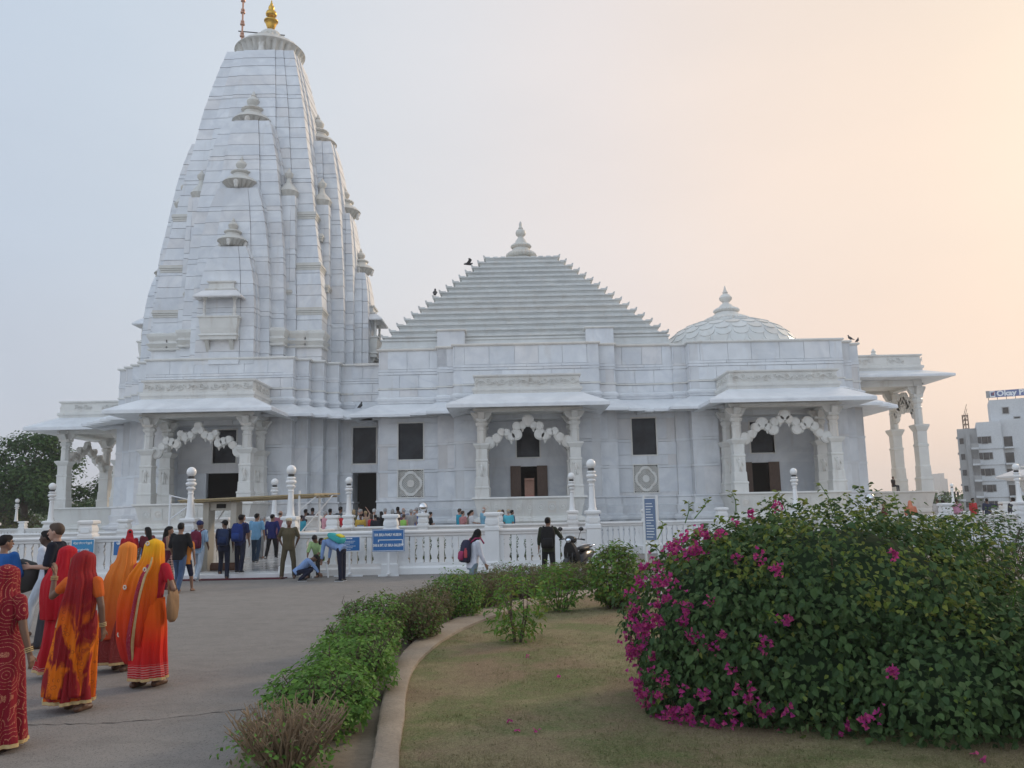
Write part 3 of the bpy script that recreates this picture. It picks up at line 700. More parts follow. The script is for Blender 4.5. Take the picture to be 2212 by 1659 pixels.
def vase(x0,x1,y0,y1,z):
    b = MB(); ring_profile(b, [(x0,y0),(x1,y0),(x1,y1),(x0,y1)], [(.0,z),(.10,z+.02),(.12,z+.10),(.02,z+.16),(.14,z+.30),(.20,z+.36),(.06,z+.44),(.05,z+.52),(.17,z+.78),(.18,z+.9),(.05,z+.96),(0,z+1.0)]); T('base_moulding', b, M['carved'])
for sx in (-1,1):
    q = lambda a,b: (SX+a,SX+b) if sx > 0 else (SX-b,SX-a)
    for (a,b,zz) in ((2.75,4.3,18.3),(2.95,4.5,15.2),(1.9,2.75,16.4),(2.1,2.9,13.6),(3.1,4.6,12.6)):
        cc = interp(MAIN,zz); x0, x1 = q(a,min(b,cc+.02)); band3(x0,x1,SY-cc-.02-(.1 if a < 2.5 else 0),SY-cc+1.2,zz)
    for (a,b,y) in ((1.45,2.75,43.2),(3.0,3.65,44.0),(3.85,4.65,44.02)):
        x0, x1 = q(a,b); vase(x0,x1,y,y+1.0,10.75)
for (y,zz) in ((45.3,17.2),(45.3,14.2),(47.0,16.2)): band3(SX+3.2,SX+interp(MAIN,zz)+.12,y,y+.7,zz)
# crown of the main spire
f = MB(); c = (SX,SY,0); z = 29.75
f.lathe([(1.5,z-.02),(1.62,z+.18),(1.7,z+.2),(2.0,z+.55,.17),(2.12,z+.85,.15),(2.16,z+.95),(2.08,z+1.05,.05),(1.85,z+1.3,.05),(1.5,z+1.5),(1.2,z+1.6)], c, 96, 28)
f.lathe([(1.3,z+1.52),(1.38,z+1.6,.16),(1.28,z+1.75,.16),(.95,z+1.85)], c, 72, 20)
ribdisc(f, c, .72, z+1.82, .62, 48, 16); f.lathe([(.45,z+2.4),(.30,z+2.55),(.2,z+2.62)], c, 24)
crown = T('spire_crown', f, M['weathered'], smooth=40)
for a in (-pi/2, 0):
    h = MB(); x, y = SX+cos(a)*1.78, SY+sin(a)*1.78
    h.ball((x,y,z+.62),(.2,.2,.3),12,8); h.ball((x+cos(a)*.19,y+sin(a)*.19,z+.6),(.05,.05,.08),6,4); h.capsule((x,y,z+.2),(x,y,z+.5),.2,.15,10); h.ball((x,y,z+.85),(.16,.16,.2),10,6)
    h.build('carved_head', M['carved'], crown, smooth=True)
M['gold'] = mat('gilded_metal', (.62,.38,.07), .32, .85)
f = MB(); z0 = z+2.5
f.lathe([(.2,z0),(.16,z0+.12),(.22,z0+.2),(.3,z0+.42),(.38,z0+.66),(.44,z0+.70),(.44,z0+.76),(.28,z0+.8),(.24,z0+.86),(.14,z0+.98),(.2,z0+1.02),(.33,z0+1.12),(.35,z0+1.24),(.3,z0+1.38),(.14,z0+1.46),(.15,z0+1.52),(.2,z0+1.62),(.17,z0+1.76),(.09,z0+1.84),(.1,z0+1.9),(.04,z0+2.05),(.05,z0+2.1),(.01,z0+2.2)], (SX,SY,0), 28)
T('golden_pot_finial', f, M['gold'], smooth=50)
M['copper'] = mat('pink_copper', (.48,.27,.19), .4, .5)
f = MB(); px, py = -16.45, 47.9; prof = [(.06,30.9)]
zz = 31.0
while zz < 36.5:
    prof += [(.055,zz),(.06,zz+.42),(.14,zz+.46),(.15,zz+.54),(.07,zz+.6),(.12,zz+.66),(.12,zz+.72),(.06,zz+.78)]; zz += .80
f.lathe(prof, (px,py,0), 12); o = T('flag_mast', f, M['copper'], smooth=50)
f = MB(); f.tube([(px-.25,py,31.85),(SX+.9,SY,32.0)], .035, 6); f.build('stay_bar', mat('dark_steel', (.12,.12,.12), .5, .6), o)
# ---- little balconies (jharokhas) on three sides of the spire
def balcony(M4):
    N = lambda: MB(M4)
    b = N(); ring_profile(b, [(-.95,0),(.95,0),(.95,1.6),(-.95,1.6)], [(-.1,10.9),(-.02,10.9),(-.02,11.08),(.06,11.1),(.04,11.16),(-.06,11.22),(-.04,11.3),(.0,11.5),(.05,12.0),(.12,12.05),(.12,12.12),(-.1,12.12)]); T('balcony', b, M['carved'])
    for s in (-1,1):
        k = N(); k.loft([[(s*.62+a,y,zz) for a,y,zz in ((-.1,1.6,10.1),(.1,1.6,10.1),(.1,1.6,10.9),(-.1,1.6,10.9))],[(s*.62+a,y,zz) for a,y,zz in ((-.1,.75,10.05),(.1,.75,10.05),(.1,.75,10.9),(-.1,.75,10.9))],[(s*.62+a,y,zz) for a,y,zz in ((-.1,.45,10.3),(.1,.45,10.3),(.1,.4,10.9),(-.1,.4,10.9))],[(s*.62+a,y,zz) for a,y,zz in ((-.1,.2,10.7),(.1,.2,10.7),(.1,.1,10.9),(-.1,.1,10.9))]]); T('balcony_bracket', k, M['weathered'])
    for x, y in ((-.78,.12),(.78,.12),(-.78,1.35),(.78,1.35)):
        p = N(); p.lathe([(.12,12.12),(.12,12.2),(.07,12.28),(.10,12.5),(.06,12.75),(.08,12.9),(.06,12.98),(.14,13.1),(.16,13.16)], (x,y,0), 8); T('balcony_post', p, M['carved'])
    e = N(); ring_profile(e, [(-.85,.05),(.85,.05),(.85,1.6),(-.85,1.6)], [(-.1,13.16),(.1,13.16),(.38,13.06),(.40,13.12),(.38,13.16),(.02,13.5),(-.1,13.52)]); T('balcony_eave', e, M['eave'])
    e = N(); ring_profile(e, [(-.72,.2),(.72,.2),(.72,1.6),(-.72,1.6)], [(0,13.5),(.08,13.55),(.1,13.62),(-.06,13.68),(-.08,13.95),(0,13.98),(.02,14.05),(-.1,14.06)]); e.lathe([(.35,14.05),(.3,14.12),(.12,14.2),(.24,14.36),(.26,14.48),(.16,14.64),(.05,14.72),(.06,14.78),(.01,14.9)], (0,.9,0), 14); T('balcony_roof', e, M['carved'])
    w = N(); w.box(-.62,.62,1.55,1.75,12.1,13.2); T('balcony_back', w, M['weathered'])
balcony(Matrix.Translation((SX-.2,41.75,-.05)))
balcony(place(SX+7.0, SY, pi/2)); balcony(place(SX-7.0, SY, -pi/2))
for sx in (-1,1):
    b = MB(); b.box(SX+sx*5.0-.9,SX+sx*5.0+.9,SY-1.3,SY+1.3,9.7,11.0); T('balcony_base', b, M['carved'])
# little stone finial on the right porch parapet
f = MB(); f.lathe([(.16,10.08),(.18,10.18),(.12,10.28),(.14,10.36),(.04,10.5),(.02,10.54)], (20.6,46.4,0), 10); T('parapet_finial', f, M['carved'])
flush_slabs()
# ------------------------------------------------------------------ balustrades
def newel_mesh():
    b = MB(); w = .21
    sq = [(-w,-w),(w,-w),(w,w),(-w,w)]
    ring_profile(b, sq, [(.05,-.05),(.05,.30),(.0,.33),(0,1.22),(.02,1.25),(.02,1.34),(-.015,1.37),(-.02,1.40),(.0,1.47),(-.01,1.56),(-.035,1.62),(-.03,1.66),(.03,1.68),(.035,1.745),(-.02,1.78)])
    ring_profile(b, [(-.13,-w-.012),(.13,-w-.012),(.13,w+.012),(-.13,w+.012)], [(0,1.41),(0,1.42),(0,1.55),(-.02,1.56)])
    me = b.build('newel', M['painted'], bevel=0); m = me.data; bpy.data.objects.remove(me); return m
def vase_mesh():
    prof = [(.115,.33),(.115,.40),(.075,.44),(.09,.52),(.12,.60),(.118,.68),(.085,.76),(.07,.84),(.10,.90),(.07,.96),(.085,1.02),(.115,1.05),(.115,1.11)]
    b = MB(); b.loft([[(-x,y,z) for x,z in prof]+[(x,y,z) for x,z in reversed(prof)] for y in (.055,-.055)])
    me = b.build('baluster', M['painted']); m = me.data; bpy.data.objects.remove(me); return m
def slat_mesh():
    b = MB().box(-.072,.072,-.06,.06,.33,1.11); me = b.build('baluster', M['painted']); m = me.data; bpy.data.objects.remove(me); return m
NW, VS, SLT = newel_mesh(), vase_mesh(), slat_mesh()
def inst(name, me, parent, loc, rz=0):
    o = link(name, me, parent); o.location = loc; o.rotation_euler = (0,0,rz); return o
def balustrade(p0, p1, n, label, first=True, last=True, step=None, group='marble balustrades round the temple'):
    p0 = V((*p0,0)); p1 = V((*p1,0)); d = p1-p0; L = d.length; rz = math.atan2(d.y,d.x); bay = L/n
    root = empty('balustrade', p0, rz, label, 'balustrade', group)
    for k in range(n+1):
        if (k == 0 and not first) or (k == n and not last): continue
        inst('newel', NW, root, (k*bay,0,0))
    for k in range(n):
        a, b_ = k*bay+.215, (k+1)*bay-.215
        q = MB(); ring_profile(q, [(a,-.13),(b_,-.13),(b_,.13),(a,.13)], [(.05,-.05),(.05,.18),(.02,.21),(.0,.24),(0,.328)]); q.build('plinth_course', M['painted'], root)
        q = MB(); ring_profile(q, [(a,-.10),(b_,-.10),(b_,.10),(a,.10)], [(-.02,1.112),(-.0,1.13),(0,1.19),(.05,1.21),(.06,1.25),(.045,1.285),(-.03,1.295)]); q.build('top_rail', M['painted'], root)
        m = round((b_-a)/.435); st = (b_-a)/m
        for i in range(m): inst('baluster', VS, root, (a+(i+.5)*st,0,0))
        for i in range(m+1): inst('baluster', SLT, root, (a+i*st+(.062 if i == 0 else -.062 if i == m else 0),0,0))
    return root
XR = [GX1+NEWEL*k for k in range(12)]; XL = [GX0-NEWEL*k for k in range(6)]
balustrade((GX1,FY),(XR[3],FY),3,'white marble balustrade in front, from the gate to the parked scooter')
balustrade((XL[3],FY),(GX0,FY),3,'white marble balustrade in front, left of the gate, behind the women in saris')
balustrade((GX1,FY),(GX1,RY),3,'balustrade along the right side of the gate corridor, running back to the terrace', False, False)
balustrade((GX0,FY),(GX0,RY),3,'balustrade along the left side of the gate corridor, cream in the low sun', False, False)
balustrade((XR[0],RY),(XR[11],RY),11,'long terrace balustrade at the foot of the temple, right of the corridor')
balustrade((XL[5],RY),(XL[0],RY),5,'terrace balustrade at the foot of the temple, left of the corridor')
balustrade((-52,57.5),(-27.6,57.5),8,'distant balustrade under the big green tree at far left')
balustrade((21.5,47.2),(36.7,47.2),5,'distant terrace balustrade right of the temple, people leaning on it', False)
M['globe'] = mat('opal_globe', (.80,.80,.79), .28)
M['iron'] = mat('dark_iron', (.06,.06,.06), .5, .5)
lp0 = None
def lamp(x, y, label):
    global lp0
    if lp0 is None:
        lp0 = empty('lamp_post')
        b = MB(); b.lathe([(.155,0),(.155,.04),(.13,.10),(.105,.5),(.09,.80),(.11,.82),(.11,.84),(.085,.86)], n=20); b.build('pole', M['painted'], lp0, smooth=40)
        b = MB(); b.lathe([(.085,.86),(.09,.92),(.15,.97),(.16,1.0),(.11,1.04),(.09,1.06),(.17,1.10),(.19,1.15),(.17,1.19),(.10,1.22),(.15,1.25),(.16,1.28),(.14,1.31),(.08,1.325)], n=24); b.build('collar', M['painted'], lp0, smooth=40)
        b = MB(); b.lathe([(.075,1.32),(.11,1.34),(.11,1.40),(.06,1.42)], n=16); b.build('fitting', M['iron'], lp0, smooth=40)
        b = MB(); b.ball((0,0,1.55),.168,28,18); b.build('globe', M['globe'], lp0, smooth=True); o = lp0
    else: o = copy_tree(lp0)
    o.location = (x,y,1.78); o.scale = (.86,.86,.90); tag(o, label, 'lamp', 'globe lamps on the balustrade newels')
lamp(XL[0],FY,'globe lamp on the left front newel of the gate')
lamp(XR[0],FY,'globe lamp on the right front newel of the gate, by the guard')
lamp(XR[3],FY,'globe lamp on the end newel beside the black scooter')
lamp(XL[0],RY,'globe lamp at the far end of the corridor, left side')
lamp(XR[0],RY,'globe lamp left of the tall dark doorway')
lamp(XR[3],RY,'globe lamp in front of the right pillar of the middle porch')
lamp(XR[6],RY,'globe lamp before the carved wooden door of the right porch, above the flowering bush')
lamp(XR[9],RY,'globe lamp at far right in front of the apartment block')
lamp(XL[3],RY,'globe lamp before the left side porch pillar, above the man in a dark polo')
lamp(-34.2,57.5,'distant globe lamp under the big tree at far left')
lamp(35.6,68,'distant globe lamp against the sky left of the apartment block')
M['chrome'] = mat('mirror_steel', (.75,.76,.78), .07, 1.0)
for x, lb in ((XR[1],'polished steel ball on a newel near the tall doorway crowd'),(XR[7],'polished steel ball on a newel above the flowering bush')):
    b = MB(); b.lathe([(.10,1.78),(.10,1.84),(.06,1.86)], n=16); b.ball((0,0,2.04),.19,28,18)
    tag(b.build('steel_ball', M['chrome'], smooth=True, loc=(x,RY,0)), lb, 'ball', 'steel balls on newels')
# ------------------------------------------------------------------ gate canopy, detector frame, mats
M['white'] = mat('white_enamel', (.74,.75,.76), .4)
M['ply'] = simple('canopy_panel', (.42,.33,.19), (.52,.43,.27), 2, .6, 30, .1)
g = empty('gate_canopy', (0,0,0), label='flat yellowish canopy on thin white posts over the security gate', cat='canopy')
b = MB(); b.hexa([(-10.35,25.7,2.30),(-6.15,25.7,2.42),(-5.75,27.6,2.46),(-10.3,27.6,2.34),(-10.35,25.7,2.34),(-6.15,25.7,2.46),(-5.75,27.6,2.50),(-10.3,27.6,2.38)]); b.build('roof_panel', M['ply'], g)
for k in range(5):
    y = 25.75+k*.45; b = MB(); b.tube([(-10.3,y,2.275),(-6.0+.1*k*.4,y,2.40)], .028, 4); b.build('roof_batten', M['ply'], g)
for x, y, z1 in ((-10.6,25.75,2.5),(-6.62,25.75,2.55),(-6.2,26.6,2.4),(-10.55,27.5,2.45)):
    b = MB(); b.tube([(x,y,.0 if x < -10 else .02),(x,y,z1)], .035, 8); b.build('post', M['white'], g)
for p in (((-10.6,25.75,1.75),(-9.85,25.75,2.28)),((-10.6,25.75,2.48),(-10.0,25.8,2.33)),((-6.62,25.75,1.95),(-6.1,25.8,2.38)),((-6.7,25.9,1.15),(-5.85,26.9,2.42)),((-9.6,26.9,1.6),(-9.0,26.5,2.28))):
    b = MB(); b.tube(p, .022, 6); b.build('brace', M['white'], g)
M['beige'] = mat('beige_plastic', (.47,.43,.36), .5)
g = empty('metal_detector_gate', (-9.16,26.3,.14), label='beige walk-through metal detector frame under the canopy', cat='metal detector')
for x in (-.43,.43):
    b = MB().box(x-.095,x+.095,-.28,.28,0,2.12); b.build('side_panel', M['beige'], g, bevel=.02)
b = MB().box(-.334,.334,-.2,.2,1.86,2.12); b.build('header', M['beige'], g, bevel=.015)
b = MB().box(-.12,.16,-.235,-.202,1.93,2.06); b.build('display', M['dark'], g)
M['carpet'] = simple('maroon_carpet', (.09,.015,.025), (.13,.025,.035), 6, .95)
tag(MB().hexa([(GX0-.4,FY-1.05,.004),(GX1+.1,FY-1.05,.004),(GX1+.1,FY-.57,.004),(GX0-.4,FY-.57,.004),(GX0-.4,FY-1.05,.022),(GX1+.1,FY-1.05,.022),(GX1+.1,FY-.57,.022),(GX0-.4,FY-.57,.022)]).build('carpet', M['carpet']), 'long maroon carpet strip lying at the foot of the gate step', 'carpet')
M['coir'] = simple('coir_mat', (.10,.05,.035), (.14,.075,.05), 9, .95)
b = MB(); b.tube([(-9.35,26.0,.27),(-8.6,26.0,.27)], .14, 14); b.box(-9.35,-8.6,25.7,26.0,.14,.16); tag(b.build('rolled_mat', M['coir'], smooth=50), 'brown half-rolled door mat on the marble floor inside the gate', 'mat')
# ------------------------------------------------------------------ signs
M['blue'] = mat('sign_blue', (.015,.13,.36), .4); M['blue2'] = mat('sign_blue_light', (.03,.24,.46), .4); M['blue3'] = mat('panel_blue_grey', (.13,.19,.31), .5)
M['ink'] = mat('white_lettering', (.72,.75,.78), .5)
def text(s, size, loc, rot, m, parent, name='lettering', w=None, align='CENTER'):
    c = bpy.data.curves.new(name, 'FONT'); c.body = s; c.size = size; c.align_x = align; c.align_y = 'CENTER'; c.extrude = .002; c.resolution_u = 2; c.offset = .004*size/.1
    t = bpy.data.objects.new(name, c); COL.objects.link(t); bpy.context.view_layer.update()
    me = bpy.data.meshes.new_from_object(t.evaluated_get(bpy.context.evaluated_depsgraph_get())); me.name = name
    bpy.data.objects.remove(t); bpy.data.curves.remove(c)
    me.materials.clear(); me.materials.append(m)
    o = link(name, me, parent); o.location = loc; o.rotation_euler = rot
    if w and len(me.vertices):
        xs = [v.co.x for v in me.vertices]; o.scale = (w/(max(xs)-min(xs)),1,1)
    return o
UPR = (pi/2,0,0)
p = at(839,1167,24.6)
g = empty('museum_sign', (p.x,24.6,0), label='big blue direction sign on a white post before the balustrade', cat='sign')
W_, H_ = .94, .64; zc = p.z
MB().box(-W_/2,W_/2,-.012,.012,zc-H_/2,zc+H_/2).build('board', M['blue'], g)
b = MB()
for q in ((-W_/2+.015,W_/2-.015,zc+H_/2-.028,zc+H_/2-.015),(-W_/2+.015,W_/2-.015,zc-H_/2+.015,zc-H_/2+.028),(-W_/2+.015,-W_/2+.026,zc-H_/2+.03,zc+H_/2-.03),(W_/2-.026,W_/2-.015,zc-H_/2+.03,zc+H_/2-.03)): b.box(q[0],q[1],-.018,-.013,q[2],q[3])
b.build('border', M['ink'], g)
text('B.M. BIRLA FAMILY MUSEUM', .105, (-.01,-.018,zc+.155), UPR, M['ink'], g, w=.78)
text('SHRI & SMT. G.P. BIRLA GALLERY', .105, (-.02,-.018,zc-.145), UPR, M['ink'], g, w=.84)
b = MB(); b.box(-.30,.42,-.018,-.013,zc+.0,zc+.022); b.box(-.30,-.276,-.018,-.013,zc-.05,zc-.001); b.box(.40,.424,-.018,-.013,zc-.11,zc-.001)
b.add([(.375,-.018,zc-.11),(.449,-.018,zc-.11),(.412,-.018,zc-.18),(.375,-.013,zc-.11),(.449,-.013,zc-.11),(.412,-.013,zc-.18)], [(0,2,1),(3,4,5),(0,1,4,3),(1,2,5,4),(2,0,3,5)]); b.build('arrow', M['ink'], g)
b = MB(); b.box(-.03,.03,.014,.07,.03,zc+H_/2-.05); b.build('post', M['white'], g)
b = MB(); b.box(-.30,.30,-.0,.05,0,.05); b.box(-.04,.04,-.25,.28,.052,.09); b.build('foot', M['white'], g)
def bars(mb, x0, x1, z0, z1, y, rows, seed, fill=.5):
    r = random.Random(seed); h = (z1-z0)/rows
    for k in range(rows):
        zz = z1-(k+.5)*h; x = x0
        L = x0+(x1-x0)*r.uniform(.55,1)
        while x < L:
            wd = r.uniform(.03,.10)*(x1-x0); mb.box(x,min(x+wd*.86,x1),y-.003,y,zz-h*fill/2,zz+h*fill/2); x += wd
p = at(753,1175,24.8)
g = empty('notice_board', (p.x,24.8,0), label='small blue notice board on a white stand behind the bending schoolboy', cat='sign')
zc = p.z; MB().box(-.40,.36,-.012,.012,zc-.22,zc+.22).build('frame', M['white'], g); MB().box(-.375,.325,-.018,-.0125,zc-.195,zc+.195).build('board', M['blue'], g)
b = MB(); bars(b,-.25,.30,zc+.13,zc+.185,-.0185,1,1,.6); bars(b,-.33,.30,zc-.18,zc+.10,-.0185,6,5,.28); b.build('small_print', M['ink'], g, 'stuff')
b = MB(); b.box(.0,.05,.014,.06,.03,zc+.1); b.box(-.42,.42,-.02,.03,0,.05); b.box(-.01,.06,-.28,.3,.052,.09); b.build('stand', M['white'], g)
def banner(x, y, w_, h_, lines, m, label, sz):
    p = at(x,y,FY-.3); g = empty('banner_sign', (p.x,FY-.29,p.z), label=label, cat='sign')
    MB().box(-w_/2-.02,w_/2+.02,0,.008,-h_/2-.02,h_/2+.02).build('backing', M['white'], g); MB().box(-w_/2,w_/2,-.006,-.0005,-h_/2,h_/2).build('board', m, g)
    for k, t in enumerate(lines): text(t, sz, (0,-.009,h_/2-(k+.5)*h_/len(lines)), UPR, M['ink'], g, w=w_*(.86 if k == 0 else .62))
banner(178,1181,.66,.40,['निःशुल्क टिकट का भी मूल्य है','कृपया ₹ रुपये प्रति टिकट','PLEASE TAKE TICKET'][:2],M['blue2'],'light blue Hindi banner on the front balustrade, by the man in a dark polo',.07)
banner(281,1184,.98,.40,['जेब कतरों से','BE','PIC'],M['blue'],'deep blue banner tied to the front balustrade behind the woman in light orange',.10)
# tall free-standing panel at right
gp = gnd(1406,1215); Yp = 15.5; p = at(1406,1119,Yp)
g = empty('information_panel', (p.x,Yp,0), R(-52), label='tall narrow blue-grey information panel in a white tube frame beside the bush', cat='sign')
zt, zb_ = at(1400,1071,Yp).z, at(1400,1168,Yp).z
b = MB(); b.tube([(-.16,0,0),(-.16,0,zt),(.16,0,zt),(.16,0,0)], .022, 8); b.tube([(-.16,0,zb_-.06),(.16,0,zb_-.06)], .02, 8); b.build('tube_frame', M['white'], g)
MB().box(-.135,.135,-.012,.012,zb_,zt-.04).build('panel', M['white'], g); MB().box(-.128,.128,-.018,-.0125,zb_+.012,zt-.055).build('board', M['blue3'], g)
b = MB(); bars(b,-.10,.10,zb_+.04,zt-.12,-.0185,13,9,.3); b.build('small_print', M['ink'], g, 'stuff')
# ------------------------------------------------------------------ stool
st = empty('stool', (-5.70,24.75,0), R(12), label='white four-legged stool under the seated man in green', cat='stool')
b = MB().box(-.21,.21,-.21,.21,.42,.46); b.build('seat', M['white'], st, bevel=.015)
for sx in (-1,1):
    for sy in (-1,1):
        b = MB(); b.tube([(sx*.22,sy*.22,0),(sx*.15,sy*.15,.425)], .024, 6); b.build('leg', M['white'], st)
for a,b_ in (((-.2,-.2),(.2,-.2)),((-.2,.2),(.2,.2)),((-.2,-.2),(-.2,.2)),((.2,-.2),(.2,.2))):
    b = MB(); b.tube([(*a,.15),(*b_,.15)], .016, 6); b.build('stretcher', M['white'], st)
# ------------------------------------------------------------------ scooter
M['black'] = mat('black_paint', (.012,.012,.014), .22); M['rubber'] = mat('black_rubber', (.02,.02,.02), .8); M['seat'] = mat('black_vinyl', (.018,.017,.017), .45)
M['mirror'] = mat('mirror_glass', (.7,.76,.82), .03, 1.0); M['redlens'] = mat('red_lens', (.30,.012,.01), .2); M['amber'] = mat('amber_lens', (.55,.22,.03), .2)
sc = empty('scooter', (1.72,23.2,0), R(152), label='black motor scooter parked by the end newel of the balustrade', cat='scooter')
def wheel(y):
    b = MB(); ring = []
    b.loft([[(.0+.055*cos(a)*1.0, y+(.235+.055*sin(a))*cos(t), .25+(.235-.02+.055*sin(a))*sin(t)) for a in [2*pi*j/8 for j in range(8)]] for t in [2*pi*i/24 for i in range(25)]], cap=False)
    o = b.build('wheel', M['rubber'], sc, smooth=True)
    c = MB(); c.loft([[(x, y+r*cos(2*pi*i/20), .25+r*sin(2*pi*i/20)) for i in range(20)] for x, r in ((-.06,.05),(-.05,.17),(.05,.17),(.06,.05))]); c.build('rim', M['chrome'], o)
wheel(.62); wheel(-.58)
def shell(rings, name, m, bev=0, sm=True):     # rings: (y, z, half width, half height)
    b = MB(); b.loft([[(wd*cos(2*pi*i/16)*(1 if abs(cos(2*pi*i/16)) < .9 else .97), y+dy*sin(2*pi*i/16)*0, z+hh*sin(2*pi*i/16)) for i in range(16)] for y,z,wd,hh,dy in [(*r,0) for r in rings]])
    return b.build(name, m, sc, smooth=sm)
shell([(-.92,.62,.05,.05),(-.85,.60,.13,.12),(-.62,.56,.17,.17),(-.30,.52,.18,.20),(-.02,.44,.16,.16),(.06,.36,.12,.09)], 'rear_body', M['black'])
shell([(-.82,.77,.08,.02),(-.74,.78,.13,.05),(-.45,.76,.15,.06),(-.2,.74,.14,.055),(-.02,.74,.09,.04)], 'seat', M['seat'])
b = MB(); b.box(-.16,.16,-.1,.36,.22,.28); b.build('floorboard', M['black'], sc, bevel=.02)
b = MB(); b.loft([[(-.22*k,.36+.02,.25),(.22*k,.36+.02,.25),(.22*k,.42,.27),(-.22*k,.42,.27)] if i == 0 else [(-w_,y0,z),(w_,y0,z),(w_*.8,y0+.10,z),(-w_*.8,y0+.10,z)] for i,(w_,y0,z,k) in enumerate(((.22,.36,.25,1),(.24,.38,.45,1),(.23,.44,.65,1),(.18,.50,.82,1),(.09,.52,.94,1)))]); b.build('front_apron', M['black'], sc, smooth=50)
shell([(.50,.92,.10,.07),(.42,1.0,.17,.10),(.52,1.02,.15,.10),(.62,.99,.08,.07)], 'handlebar_cowl', M['black'])
b = MB(); b.ball((0,.615,.99),(.075,.03,.06),14,8); b.build('headlight', M['mirror'], sc, smooth=True)
b = MB(); b.tube([(.72,.05,.26),(.70,.05,.24)],.01,4); 
b = MB(); b.tube([(-.36,.38,1.0),(-.15,.46,1.03),(.15,.46,1.03),(.36,.38,1.0)], .014, 8); b.build('handlebar', M['iron'], sc)
for s in (-1,1):
    b = MB(); b.tube([(s*.38,.37,1.0),(s*.26,.41,1.02)], .021, 8); b.build('grip', M['rubber'], sc)
    b = MB(); b.tube([(s*.22,.44,1.03),(s*.26,.46,1.14),(s*.30,.45,1.24)], .008, 6); o = b.build('mirror', M['iron'], sc)
    h = MB(); h.ball((s*.31,.45,1.29),(.075,.022,.055),14,8); h.build('mirror_shell', M['black'], o, smooth=True)
    h = MB(); h.ball((s*.31,.434,1.29),(.066,.012,.046),14,8); h.build('mirror_face', M['mirror'], o, smooth=True)
b = MB(); b.loft([[(x*.075, .62+.31*cos(t), .25+.31*sin(t)) for x in (-1,1)]+[(x*.07, .62+.285*cos(t), .25+.285*sin(t)) for x in (1,-1)] for t in [R(10)+R(150)*i/10 for i in range(11)]]); b.build('front_mudguard', M['black'], sc, smooth=50)
b = MB(); b.tube([(-.07,.60,.26),(-.07,.50,.8)], .02, 8); b.tube([(.07,.60,.26),(.07,.50,.8)], .02, 8); b.build('fork', M['iron'], sc)
b = MB(); b.ball((0,-.93,.62),(.08,.03,.05),12,7); b.build('tail_light', M['redlens'], sc, smooth=True)
for s in (-1,1):
    h = MB(); h.ball((s*.12,-.89,.61),(.035,.025,.03),10,6); h.build('indicator', M['amber'], sc, smooth=True)
b = MB(); b.tube([(-.15,-.5,.80),(-.16,-.86,.82),(-.08,-.98,.83),(.08,-.98,.83),(.16,-.86,.82),(.15,-.5,.80)], .014, 8); b.build('grab_rail', M['chrome'], sc, smooth=True)
b = MB(); b.box(-.10,.10,-.965,-.955,.34,.46); b.build('number_plate', M['white'], sc)
b = MB(); b.tube([(.16,-.2,.26),(.17,-.6,.28),(.17,-.85,.34)], [.03,.055,.05], 10); b.build('exhaust', M['iron'], sc, smooth=True)
b = MB(); b.tube([(-.05,-.15,.24),(-.26,-.2,.01)], .012, 6); b.build('side_stand', M['iron'], sc)
# ------------------------------------------------------------------ birds
M['feather'] = mat('dark_feathers', (.05,.05,.055), .7)
def bird(p, rz, label, flying=False, k=1.0):
    r = empty('pigeon', p, rz, label, 'bird', 'pigeons on and over the roofs')
    b = MB()
    if flying:
        b.capsule((-.14,0,0),(.12,0,.02),.03,.06,8); b.ball((.19,0,.05),(.04,.035,.035),8,5); b.build('body', M['feather'], r, smooth=True)
        for s in (-1,1):
            w_ = MB(); w_.loft([[(.10,s*.03,.03),(-.06,s*.03,.03),(-.06,s*.03,.04),(.10,s*.03,.045)],[(.14,s*.2,.14),(.0,s*.2,.13),(.0,s*.2,.137),(.14,s*.2,.15)],[(.02,s*.36,.16),(-.06,s*.34,.15),(-.06,s*.34,.153),(.02,s*.36,.165)]]); w_.build('wing', M['feather'], r)
    else:
        b.capsule((-.05,0,.10),(.06,0,.18),.06,.075,10); b.capsule((.08,0,.2),(.10,0,.27),.045,.035,8); b.ball((.11,0,.30),(.042,.036,.036),8,6); b.capsule((.14,0,.30),(.18,0,.29),.012,.004,6); b.capsule((-.06,0,.09),(-.2,0,.03),.04,.02,6)
        b.build('body', M['feather'], r, smooth=True); w_ = MB()
        for s in (-1,1): w_.capsule((.04,s*.06,.17),(-.16,s*.03,.06),.03,.012,6)
        w_.build('wings', M['feather'], r, smooth=True); l = MB()
        for s in (-1,1): l.tube([(.02,s*.03,0),(.02,s*.03,.08)], .008, 5)
        l.build('legs', M['feather'], r)
    r.scale = (k,k,k)
Pq = at(1836,733,43.2); bird((Pq.x,43.12,10.38), 2.4, 'pigeon perched on the roof corner above the right porch', k=.95)
bird((at(1851,737,43.8).x,43.75,10.38), .6, 'second pigeon at the outermost roof corner above the right porch', k=.9)
bird((PX-5.06,PY-5.0,11.15+.398*7+.07), pi/2, 'pigeon standing on the left edge of a pyramid step', k=1.6)
bird((at(778,878,43.9).x,43.9,7.35), 1.2, 'pigeon on the sloping eave left of the middle hall', k=1.2)
p = at(1010,571,44); bird(tuple(p), .3, 'bird flying left of the pyramid roof', True, 1.3)
